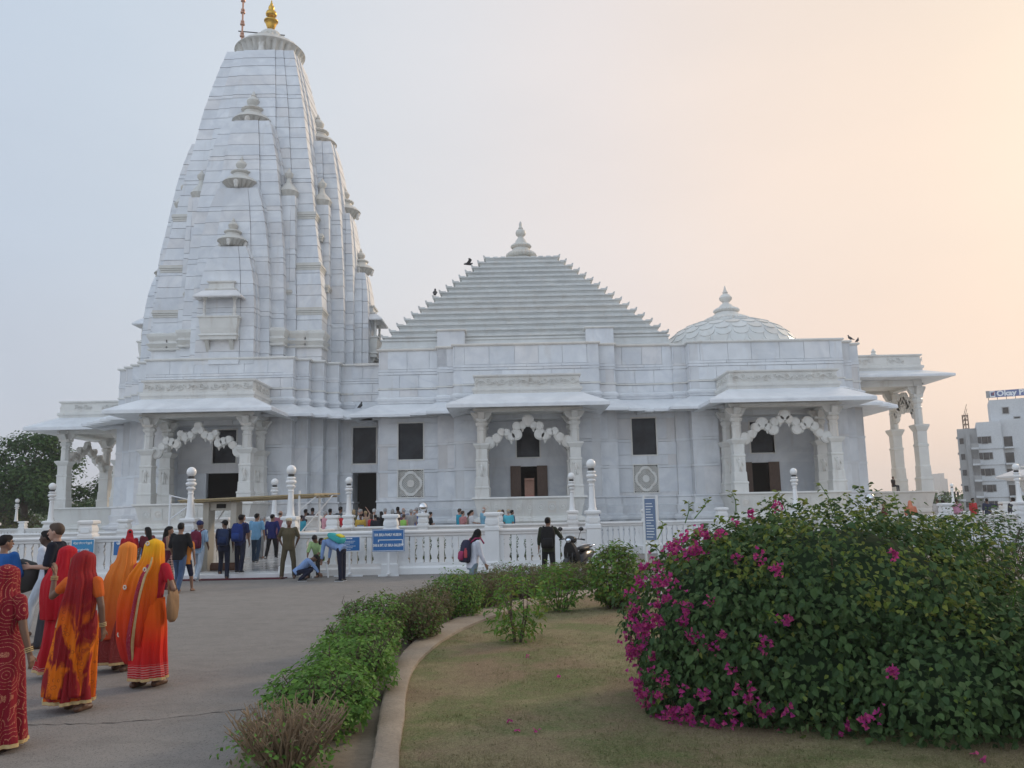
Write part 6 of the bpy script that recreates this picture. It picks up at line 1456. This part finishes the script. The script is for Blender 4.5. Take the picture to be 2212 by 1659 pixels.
# ---- crowd on the terrace: x, top of head y, depth, heading, colours ...
TERR = [
 (524,1111,30.5,35,'l',(.02,.015,.02),(.05,.05,.06),'hair_br','bun','woman in a dark sleeveless top in the corridor, head turned right'),
 (567,1115,31.5,60,'l',(.62,.62,.66),(.3,.3,.3),'hair_g','bob','grey-haired person in a white shirt in the corridor'),
 (606,1102,33.0,0,'l',(.26,.10,.14),(.06,.02,.03),'hair_br','bald','balding man in dull pink in the corridor beside the globe lamp'),
 (660,1099,36.0,20,'d',(.05,.04,.05),(.03,.03,.04),'hair_b','short','man in dark clothes behind the right edge of the canopy'),
 (650,1113,35.2,-10,'m',(.05,.30,.40),(.05,.05,.07),'hair_b','short','person in teal behind the guard'),
 (664,1107,37.0,5,'d',(.10,.05,.04),(.03,.03,.04),'hair_b','short','person in brown near the canopy brace'),
 (675,1096,38.0,10,'d',(.07,.06,.07),(.03,.03,.04),'hair_b','short','tall dark-haired man right of the canopy brace'),
 (688,1104,36.6,-20,'l',(.10,.05,.12),(.06,.05,.05),'hair_g','short','grey-haired woman left of the man in pink'),
 (702,1104,35.6,60,'l',(.62,.30,.34),(.03,.03,.05),'hair_g','short','grey-haired man in a pink t-shirt on the terrace'),
 (713,1098,37.6,0,'d',(.05,.05,.06),(.03,.03,.04),'hair_b','short','dark-haired man just right of the man in pink'),
 (735,1092,37.0,30,'d',(.07,.08,.09),(.02,.02,.03),'hair_b','short','tall man in a dark grey shirt facing the doorway'),
 (744,1106,35.8,-30,'l',(.50,.03,.04),(.1,.03,.03),'hair_w','bob','white-haired woman in red left of the lamp'),
 (764,1100,37.4,0,'l',(.12,.10,.04),(.1,.1,.05),'hair_bl','bob','blond woman at the left jamb of the tall doorway'),
 (778,1099,36.8,70,'l',(.58,.60,.64),(.1,.1,.12),'hair_g','short','man in white before the tall doorway'),
 (779,1110,35.5,170,'d',(.55,.36,.07),(.06,.04,.07),'hair_b','short','woman in a yellow jacket with a striped bag'),
 (790,1103,37.0,-40,'l',(.40,.28,.20),(.1,.1,.1),'hair_bl','short','person raising both arms to take a photo at the doorway'),
 (802,1109,35.6,-20,'l',(.52,.05,.06),(.1,.03,.03),'hair_br','bob','woman in a red sleeveless top'),
 (811,1111,35.2,-30,'m',(.02,.02,.03),(.02,.02,.03),'hair_b','short','dark-suited man right of the woman in red'),
 (808,1098,38.2,10,'l',(.50,.52,.50),(.2,.2,.2),'hair_w','short','white-haired man behind the dark-suited one'),
 (824,1104,35.8,-35,'m',(.015,.015,.02),(.02,.02,.02),'hair_b','long','woman with long black hair in black'),
 (832,1097,38.0,-15,'l',(.36,.36,.34),(.1,.1,.1),'hair_g','short','tall grey-haired man left of the plain newel'),
 (848,1099,38.2,0,'l',(.30,.26,.24),(.1,.1,.1),'hair_g','bob','grey-haired person behind the plain newel'),
 (859,1094,38.6,20,'d',(.02,.02,.03),(.02,.02,.03),'hair_b','short','tall dark-haired man above the crowd'),
 (862,1104,36.6,-20,'l',(.14,.06,.09),(.05,.05,.06),'hair_br','long','woman with brown hair right of the plain newel'),
 (872,1096,37.6,-15,'l',(.26,.28,.36),(.1,.1,.1),'hair_g','bald','balding man in a blue-grey shirt'),
 (872,1110,35.3,20,'l',(.30,.55,.12),(.1,.1,.1),'hair_br','bun','woman in a lime green top'),
 (888,1099,36.9,-5,'l',(.36,.34,.33),(.1,.1,.1),'hair_g','short','man in a grey waistcoat with a dark strap'),
 (895,1099,37.8,5,'l',(.10,.16,.42),(.1,.1,.15),'hair_w','bald','balding man in a blue shirt'),
 (900,1095,38.6,10,'l',(.42,.46,.52),(.1,.1,.1),'hair_g','short','grey-haired man behind the steel ball'),
 (918,1097,37.2,25,'m',(.30,.30,.28),(.1,.1,.1),'hair_br','bald','bald man right of the steel ball'),
 (929,1105,35.5,70,'l',(.015,.015,.018),(.05,.05,.05),'hair_b','short','person in a black t-shirt with folded arms'),
 (992,1098,36.2,60,'l',(.03,.30,.42),(.1,.1,.1),'hair_br','short','man in a teal shirt standing apart right of the crowd'),
 (999,1103,36.0,40,'l',(.45,.20,.20),(.1,.1,.1),'hair_br','short','person in pink just behind the man in teal'),
 (1012,1106,37.2,70,'m',(.25,.19,.15),(.1,.1,.1),'hair_b','short','person in tan behind the woman in white'),
 (1018,1101,36.0,75,'l',(.62,.62,.64),(.05,.05,.06),'hair_b','bun','woman in a white t-shirt with a camera'),
 (1044,1094,36.4,60,'l',(.22,.44,.58),(.2,.2,.25),'hair_w','bald','bald man in a pale blue polo'),
 (1078,1101,36.0,60,'l',(.42,.26,.20),(.2,.15,.12),'hair_bl','bob','blond woman left of the person in a cyan top'),
 (1086,1100,36.6,-10,'l',(.32,.22,.24),(.2,.15,.12),'hair_br','bob','auburn-haired woman next to the blond one'),
 (1098,1100,35.9,10,'l',(.10,.46,.56),(.1,.1,.1),'hair_g','short','person in a cyan top and straw hat'),
 (1105,1101,36.4,60,'m',(.05,.12,.2),(.1,.08,.06),'hair_b','short','person in dark blue beside the cyan top'),
 (1281,1091,33.2,185,'d',None,(.03,.02,.05),'hair_b','short','bearded man in a navy striped shirt beside the end newel'),
 (1878,1077,35.4,-60,'d',(.60,.62,.68),(.1,.1,.1),'hair_b','short','man in white with a backpack above the bougainvillea'),
 (1909,1083,35.2,-80,'d',(.12,.025,.03),(.05,.04,.04),'hair_b','short','boy in a maroon shirt above the bougainvillea'),
 (1965,1081,35.6,30,'d',(.55,.20,.12),(.3,.1,.06),None,'veil','woman under an orange veil above the bougainvillea'),
 (2024,1077,44.5,20,'m',(.55,.52,.50),(.3,.3,.3),'hair_br','short','person in white at the distant terrace rail'),
 (2036,1079,44.2,0,'d',(.02,.03,.07),(.02,.02,.04),'hair_b','bob','person in dark navy at the distant terrace rail'),
 (2065,1077,44.6,40,'d',(.55,.26,.38),(.3,.15,.2),'hair_b','short','person in pink at the distant terrace rail'),
 (2100,1075,44.2,160,'d',(.45,.03,.04),(.3,.03,.04),'hair_b','short','woman in a red shawl at the distant terrace rail'),
 (2131,1076,44.6,10,'d',(.03,.04,.08),(.02,.02,.03),'hair_b','short','man in navy stretching one arm along the distant rail'),
 (2188,1074,36.8,10,'d',(.05,.05,.06),(.02,.02,.03),'hair_b','short','man in dark clothes between the far lamp and the pavilion'),
]
for (px,py,Y,hd,sk,sc_,bc,hr,hs,lb) in TERR:
    p = at(px,py,Y); hh = max(1.35,min(1.86,p.z-TZ)); base = TZ if Y > RY else .05
    if px == 1281: hh = 1.72; base = p.z-1.72
    if px < 610: base = TZ-.05; hh = max(1.4,min(1.8,p.z-base))
    ar = ARMS
    if 'raising' in lb: ar = (((-.4,.5,.6),(.35,.4,.8)),((.4,.5,.6),(-.35,.4,.8)))
    if 'folded' in lb: ar = (((-.3,.1,-1),(.9,.6,.1)),((.3,.1,-1),(-.9,.6,.0)))
    if 'camera' in lb: ar = (((-.2,.2,-1),(.2,1,-.2)),((.2,.2,-1),(-.2,1,-.2)))
    if 'stretching' in lb: ar = (ARMS[0],((1,.2,-.2),(1,.15,.05)))
    cl = M['stripes'] if sc_ is None else C(sc_)
    if hs == 'veil': P = person(p.x,Y,base,hd,hh,lb,sk,STAND,(ARMS[0],((.2,.3,-1),(-.3,.4,.9))),shirt=cl,bottoms=C(bc),skirt=(cl,.06,.27),hair=None,hat=('veil',cl),det=1)
    else: P = person(p.x,Y,base,hd,hh,lb,sk,random.choice((STAND,((6,0,4),(-6,-2,4)))),ar,shirt=cl,sleeve=0 if 'sleeveless' in lb or 'lime' in lb else .8 if sk == 'l' else 1.3,bottoms=C(bc),hair=hr,hairstyle=hs,det=0 if px < 1120 or px > 2000 else 1, turn=random.uniform(-25,25), hat=('turban',C((.42,.34,.24))) if 'straw' in lb else None)
    if 'with a backpack' in lb: backpack(P,'black backpack of the man in white above the bougainvillea',(.02,.02,.03),None,1.0)
    if 'striped bag' in lb:
        b = MB(); b.hexa([(-.16,-.05,-.14),(.16,-.05,-.14),(.16,.05,-.14),(-.16,.05,-.14),(-.14,-.04,.12),(.14,-.04,.12),(.14,.04,.12),(-.14,.04,.12)]); o = b.build('handbag',M['stripes'],bevel=.02); o.location = P['T']((0,.24,.16)); tag(o,'striped bag in front of the woman in yellow','bag')
P = person(21.2,46.7,2.45,150,1.1,'person sitting in shade between the pillars of the right side porch','d',((85,0,4),(85,0,4)),ARMS,shirt=C((.05,.04,.04)),bottoms=C((.04,.04,.05)),det=0)
# ---- women in saris
def sari_mat(name, ramp, pat=None, pcol=(.55,.30,.12), psc=9, pamt=.8, hem=None):
    m = mat(name, ramp[0][1], .75, spec=.25); t = NT(m); p = t.pos(obj=True)
    z = t.n('SeparateXYZ', {0: p}).outputs['Z']; wob = t.math('MULTIPLY', t.math('SUBTRACT', t.noise(p, 3, 3), .5), .22)
    c = t.ramp(t.math('DIVIDE', t.math('ADD', z, wob), 1.7), ramp)
    if pat == 'lines':
        v = t.n('TexVoronoi', {'Vector': p, 'Scale': psc*.55}, feature='F1').outputs['Distance']
        rings = t.n('Math', {0: t.math('MULTIPLY', v, 46.)}, operation='SINE').outputs[0]
        dots = t.noise(p, 120, 2)
        c = t.mix(t.math('MULTIPLY', t.math('MULTIPLY', t.ramp(rings, [(.80,0),(.97,1)]), t.ramp(dots,[(.38,0),(.55,1)])), pamt), c, pcol)
    if pat == 'blotch':
        n_ = t.noise(t.pos((1.3,1.3,.7)), 4.2, 3, .5, .8); c = t.mix(t.ramp(n_, [(.47,0),(.55,1)]), c, pcol)
        v = t.n('TexVoronoi', {'Vector': p, 'Scale': 15}, feature='F1').outputs['Distance']
        c = t.mix(t.math('MULTIPLY', t.ramp(v, [(.22,0),(.25,1),(.29,1),(.32,0)]), .55), c, (.16,.012,.015))
    if hem:
        w_ = t.n('TexWave', {'Vector': p, 'Scale': 12, 'Distortion': 3, 'Detail': 2}, bands_direction='Z').outputs['Fac']
        k = t.math('MULTIPLY', t.ramp(t.math('DIVIDE', z, 1.7), [(hem,1),(hem+.015,0)]), t.ramp(w_, [(.55,0),(.7,1)])); c = t.mix(t.math('MULTIPLY', k, .55), c, (.60,.40,.36))
    t.base(c); t.bump(t.noise(t.pos((1,1,.12)), 26, 3, .5, .4), .5, .02)
    tr = t.n('BsdfTranslucent'); t.set(tr.inputs[0], c); mx = t.n('MixShader'); mx.inputs[0].default_value = .12
    t.t.links.new(t.b.outputs[0], mx.inputs[1]); t.t.links.new(tr.outputs[0], mx.inputs[2]); t.t.links.new(mx.outputs[0], t.t.nodes['Material Output'].inputs[0]); return m
M['trim'] = simple('gold_trim', (.50,.36,.16), (.62,.47,.24), 30, .6, 60, .3)
def surf(tab, fold, ph):
    """tab rows: (z, cx, cy, rx, ry, amp); returns f(theta, z)"""
    cols = [[(row[0],row[i]) for row in sorted(tab)] for i in range(1,6)]; sm = [smooth_tab(c) for c in cols]
    def f(th, z, k=1.0, o=0):
        cx, cy, rx, ry, am = [interp(c, z) for c in sm]
        d = am*1.15*(sin(fold*th+ph+3*z)+.7*sin(round(fold*1.7)*th-ph+2.2*z)+.55*sin(round(fold*2.9)*th+1.3*ph+z)+.3*sin(round(fold*4.3)*th-2*ph))+am*.5*sin(9*z+2*sin(th*2+ph))
        return (cx+(rx+d+o)*cos(th)*k, cy+(ry+d+o)*sin(th)*k, z)
    return f
def loft_surf(f, zs, n=84): 
    b = MB(); b.loft([[f(2*pi*k/n, z) for k in range(n)] for z in zs]); return b
def zrange(a, b, n): return [a+(b-a)*i/(n-1) for i in range(n)]
def sari(x, y, hd, h, label, skin, skirt_m, veil_m, blouse, skirt_tab, veil_tab, arms, ribbons=(), bang=True, legs=WALK, brooch=(), sleeve=.5, ksc=.92):
    legs = SOFT2 if legs is WALK2 else SOFT
    P = person(x,y,0,hd,h,label,skin,legs,arms,shirt=blouse,sleeve=sleeve,bottoms=None,hair='hair_b',hairstyle='bun',det=3,shoes=M['shoe_br'])
    root = P['root']
    fs = surf(skirt_tab, 7, 1.0+x); b = loft_surf(fs, zrange(min(r[0] for r in skirt_tab), max(r[0] for r in skirt_tab), 34)); b.build('sari_skirt', skirt_m, root, smooth=True)
    fv = surf(veil_tab, 6, 2.0+x); b = loft_surf(fv, zrange(min(r[0] for r in veil_tab), max(r[0] for r in veil_tab), 46)); b.build('sari_veil', veil_m, root, smooth=True)
    hz = min(r[0] for r in skirt_tab); b = MB(); n = 84
    b.loft([[fs(2*pi*k/n, z, 1, .006) for k in range(n)] for z in (hz+.004,hz+.02,hz+.036)], cap=False); b.build('hem_trim', M['trim'], root, smooth=True)
    for pts, wd, m_ in ribbons:           # ribbon of trim following the veil: (theta, z) points
        b = MB(); rows = []
        for (t0,z0),(t1,z1) in zip(pts,pts[1:]):
            for i in range(8): u = i/8; rows.append((t0+(t1-t0)*u, z0+(z1-z0)*u))
        rows.append(pts[-1]); b.loft([[fv(t_-wd/2, z_, 1, .007), fv(t_, z_, 1, .011), fv(t_+wd/2, z_, 1, .007)] for t_, z_ in rows], cap=False, closed=False); b.build('veil_trim', m_, root, smooth=True)
    for t_, z_ in brooch:
        c = V(fv(t_, z_, 1, .012)); b = MB()
        for k in range(8): a = 2*pi*k/8; b.ball((c.x+.02*cos(a)*abs(sin(t_)), c.y-.002, c.z+.02*sin(a)), (.011,.005,.011), 6, 4)
        b.build('sequin_flower', mat('silver_sequin', (.6,.55,.45), .3, .5), root, smooth=True)
    s = h/1.75
    if bang:
        for i in (0,1):
            M_ = root.matrix_basis.inverted(); w_ = M_ @ P['wr'][i]; e = V(arms[i][1]).normalized()
            for k in range(3):
                c = w_-e*(.02+.016*k); t = e.orthogonal().normalized(); q = e.cross(t); b = MB()
                b.tube([tuple(c+(t*cos(a)+q*sin(a))*.034) for a in [2*pi*j/16 for j in range(17)]], .0045, 5); b.build('bangle', M['trim'], root, smooth=True)
    root.scale = (ksc,ksc,ksc)
    return P
red = (.30,.006,.012)
HEAD = lambda top, cx=0, cy=0, w=1.0: [(top,cx,cy,.012,.012,.0),(top-.012,cx,cy,.050,.058,.0),(top-.05,cx,cy,.088*w,.104*w,.002),(top-.13,cx,cy-.005,.098*w,.118*w,.003),(top-.22,cx,cy-.02,.105*w,.122*w,.006)]
m1s = sari_mat('maroon_sari', [(0,(.24,.008,.020)),(1,(.22,.006,.018))], 'lines', (.62,.30,.17), 9, .75)
sari(-4.18,6.95,14,1.56,'woman in a dark maroon sari with gold line patterns cut by the left edge','d',m1s,m1s,m1s,
 [(.045,-.02,0,.26,.25,.018),(.3,-.02,0,.235,.225,.012),(.6,0,0,.215,.20,.006),(.8,0,0,.20,.175,.003),(.98,0,0,.165,.14,.002)],
 HEAD(1.585)+[(1.28,-.01,-.03,.15,.14,.007),(1.17,-.03,-.04,.185,.15,.008),(1.0,-.05,-.05,.185,.16,.009),(.86,-.06,-.05,.19,.17,.010)],
 (((-.2,.05,-1),(-.05,.2,-1)),((.24,.0,-1),(.26,.12,-1))), ribbons=[([(-2.2,1.0),(-1.6,.93),(-1.0,.90)],.05,M['trim'])], brooch=[(-1.75,1.12)],sleeve=.55,ksc=.915)
m2v = sari_mat('maroon_orange_veil', [(0,(.70,.15,.004)),(.40,(.76,.18,.004)),(.56,(.68,.12,.006)),(.66,(.32,.012,.012)),(1,(.26,.008,.012))], 'blotch', (.27,.010,.014), 9, .8)
m2s = sari_mat('orange_sari', [(0,(.60,.05,.010)),(.08,(.70,.13,.006)),(.5,(.78,.20,.006)),(1,(.75,.18,.006))], 'blotch', (.28,.010,.016))
sari(-4.24,8.3,10,1.60,'woman in an orange and maroon sari raising her left hand, near the front','d',m2s,m2v,C((.60,.12,.02)),
 [(.085,-.07,0,.235,.22,.020),(.3,-.05,0,.215,.20,.014),(.6,-.02,0,.20,.185,.008),(.8,0,0,.19,.165,.003),(1.0,0,0,.16,.14,.002)],
 HEAD(1.635,.0,.0,1.1)+[(1.33,.02,-.03,.135,.145,.008),(1.2,.02,-.05,.145,.15,.012),(1.0,.01,-.07,.155,.15,.016),(.7,-.03,-.07,.17,.15,.014),(.42,-.06,-.06,.18,.17,.018),(.16,-.07,-.05,.215,.20,.02)],
 (((-.95,.12,-.70),(-.12,.22,1)),((.30,-.05,-1),(.08,.1,-1))), ribbons=[([(-2.45,1.56),(-2.55,1.3),(-2.62,1.0),(-2.66,.85)],.13,M['trim'])])
m3 = sari_mat('crimson_sari', [(0,(.40,.007,.016)),(1,(.46,.007,.018))], None, hem=.085)
sari(-5.33,10.0,8,1.60,'woman in a plain crimson sari partly hidden behind the orange and maroon one','d',m3,m3,m3,
 [(.07,-.02,0,.245,.23,.018),(.4,0,0,.215,.20,.012),(.8,0,0,.19,.165,.004),(1.0,0,0,.16,.14,.002)],
 HEAD(1.635,.03,.0,1.1)+[(1.33,.0,-.03,.17,.15,.008),(1.2,-.02,-.05,.22,.17,.010),(1.0,-.02,-.05,.22,.18,.012),(.72,-.02,-.04,.20,.18,.014)],
 ARMS,legs=WALK2)
m4v = sari_mat('light_orange_veil', [(0,(.40,.04,.03)),(.35,(.56,.09,.02)),(.6,(.70,.19,.025)),(1,(.74,.24,.04))], None); m4s = sari_mat('rust_sari', [(0,(.22,.03,.03)),(.5,(.28,.04,.03)),(1,(.3,.05,.03))], 'lines', (.40,.12,.10), 9, .5)
sari(-4.77,10.35,12,1.62,'woman in a light orange veil and rust sari behind the yellow-veiled woman','d',m4s,m4v,m4v,
 [(.10,-.06,0,.25,.24,.022),(.35,-.06,0,.245,.22,.016),(.7,-.02,0,.20,.18,.006),(1.0,0,0,.16,.14,.002)],
 HEAD(1.655,.02,.0,1.08)+[(1.36,.0,-.03,.15,.14,.008),(1.2,-.03,-.05,.19,.17,.012),(1.0,-.05,-.05,.205,.18,.014),(.6,-.07,-.04,.22,.19,.016),(.42,-.07,-.04,.225,.2,.018)],
 ARMS, legs=STAND)
m5v = sari_mat('yellow_to_red_veil', [(0,(.36,.008,.014)),(.26,(.50,.02,.012)),(.48,(.66,.06,.006)),(.68,(.72,.13,.006)),(.84,(.76,.22,.006)),(.94,(.78,.35,.010)),(1,(.80,.42,.012))], None); m5s = sari_mat('orange_red_sari', [(0,(.46,.012,.02)),(.14,(.54,.012,.018)),(.30,(.74,.025,.008)),(.5,(.80,.11,.006)),(1,(.76,.17,.006))], None, hem=.15)
P5 = sari(-4.02,9.35,12,1.68,'woman in a yellow, orange and red sari with a gold trimmed veil','m',m5s,m5v,C((.42,.015,.03)),
 [(.09,.02,0,.21,.20,.016),(.35,.01,0,.195,.185,.010),(.7,.02,0,.185,.17,.005),(1.02,.01,0,.16,.14,.002)],
 HEAD(1.715,.02,.0,1.08)+[(1.42,.0,-.03,.15,.14,.008),(1.3,-.05,-.05,.19,.16,.011),(1.05,-.10,-.06,.225,.18,.014),(.8,-.12,-.06,.22,.18,.015),(.55,-.13,-.05,.20,.17,.014),(.33,-.12,-.03,.16,.14,.010),(.27,-.12,-.02,.13,.12,.008)],
 (((-.2,.1,-1),(.0,.3,-1)),((.48,.0,-1),(-.45,.6,-.35))), ribbons=[([(-.95,1.50),(-1.05,1.2),(-1.12,.9),(-1.2,.6),(-1.35,.30)],.14,M['trim']),([(-1.12,1.42),(-1.25,1.15),(-1.34,.9),(-1.42,.6),(-1.55,.32)],.20,sari_mat('bandhani_band',[(0,(.36,.02,.05)),(1,(.36,.02,.05))],'lines',(.6,.3,.3),22,.8))], brooch=[(-1.6,1.66),(-1.2,1.36),(-2.0,1.16),(-2.1,.62)],legs=WALK2)
bg_ = empty('tote_bag', P5['T']((.30,.02,.08)), -.2, 'tan cloth bag hanging from the shoulder of the yellow-veiled woman', 'bag')
b = MB(); b.loft([[(.045*q2*cos(t),.13*q*sin(t),z) for t in [2*pi*i/18 for i in range(18)]] for q,q2,z in ((.35,.5,-.25),(.8,1,-.2),(1,1.1,-.06),(.95,.9,.08),(.75,.5,.16))]); b.build('bag_body', C((.26,.16,.09)), bg_, smooth=True); bg_.scale = (.8,.8,.82)
b = MB(); b.tube([(0,-.10,.12),(-.05,-.06,.36),(-.10,-.02,.50),(-.06,.05,.36),(0,.10,.12)], .012, 6); b.build('strap', C((.24,.15,.085)), bg_, smooth=True)
m6 = C((.60,.10,.36)); person(-5.55,8.9,0,12,1.36,'girl in a bright pink veil mostly hidden by the woman in dark maroon','d',STAND,ARMS,shirt=m6,skirt=(m6,.06,.22),bottoms=m6,hair=None,hat=('veil',m6),det=1)
flush_vox()
# ------------------------------------------------------------------ evening haze
hz_ = MB().box(-700,700,-40,990,-1.2,40).build('haze', None, kind='stuff')
hm = bpy.data.materials.new('haze_air'); hm.use_nodes = True; ht = hm.node_tree; ht.nodes.clear()
pv_ = ht.nodes.new('ShaderNodeVolumePrincipled'); pv_.inputs['Density'].default_value = .0006; pv_.inputs['Color'].default_value = (.93,.93,.95,1); pv_.inputs['Anisotropy'].default_value = .25
ho = ht.nodes.new('ShaderNodeOutputMaterial'); ht.links.new(pv_.outputs[0], ho.inputs['Volume']); hz_.data.materials.append(hm)
S.cycles.volume_bounces = 1; S.cycles.volume_max_steps = 32
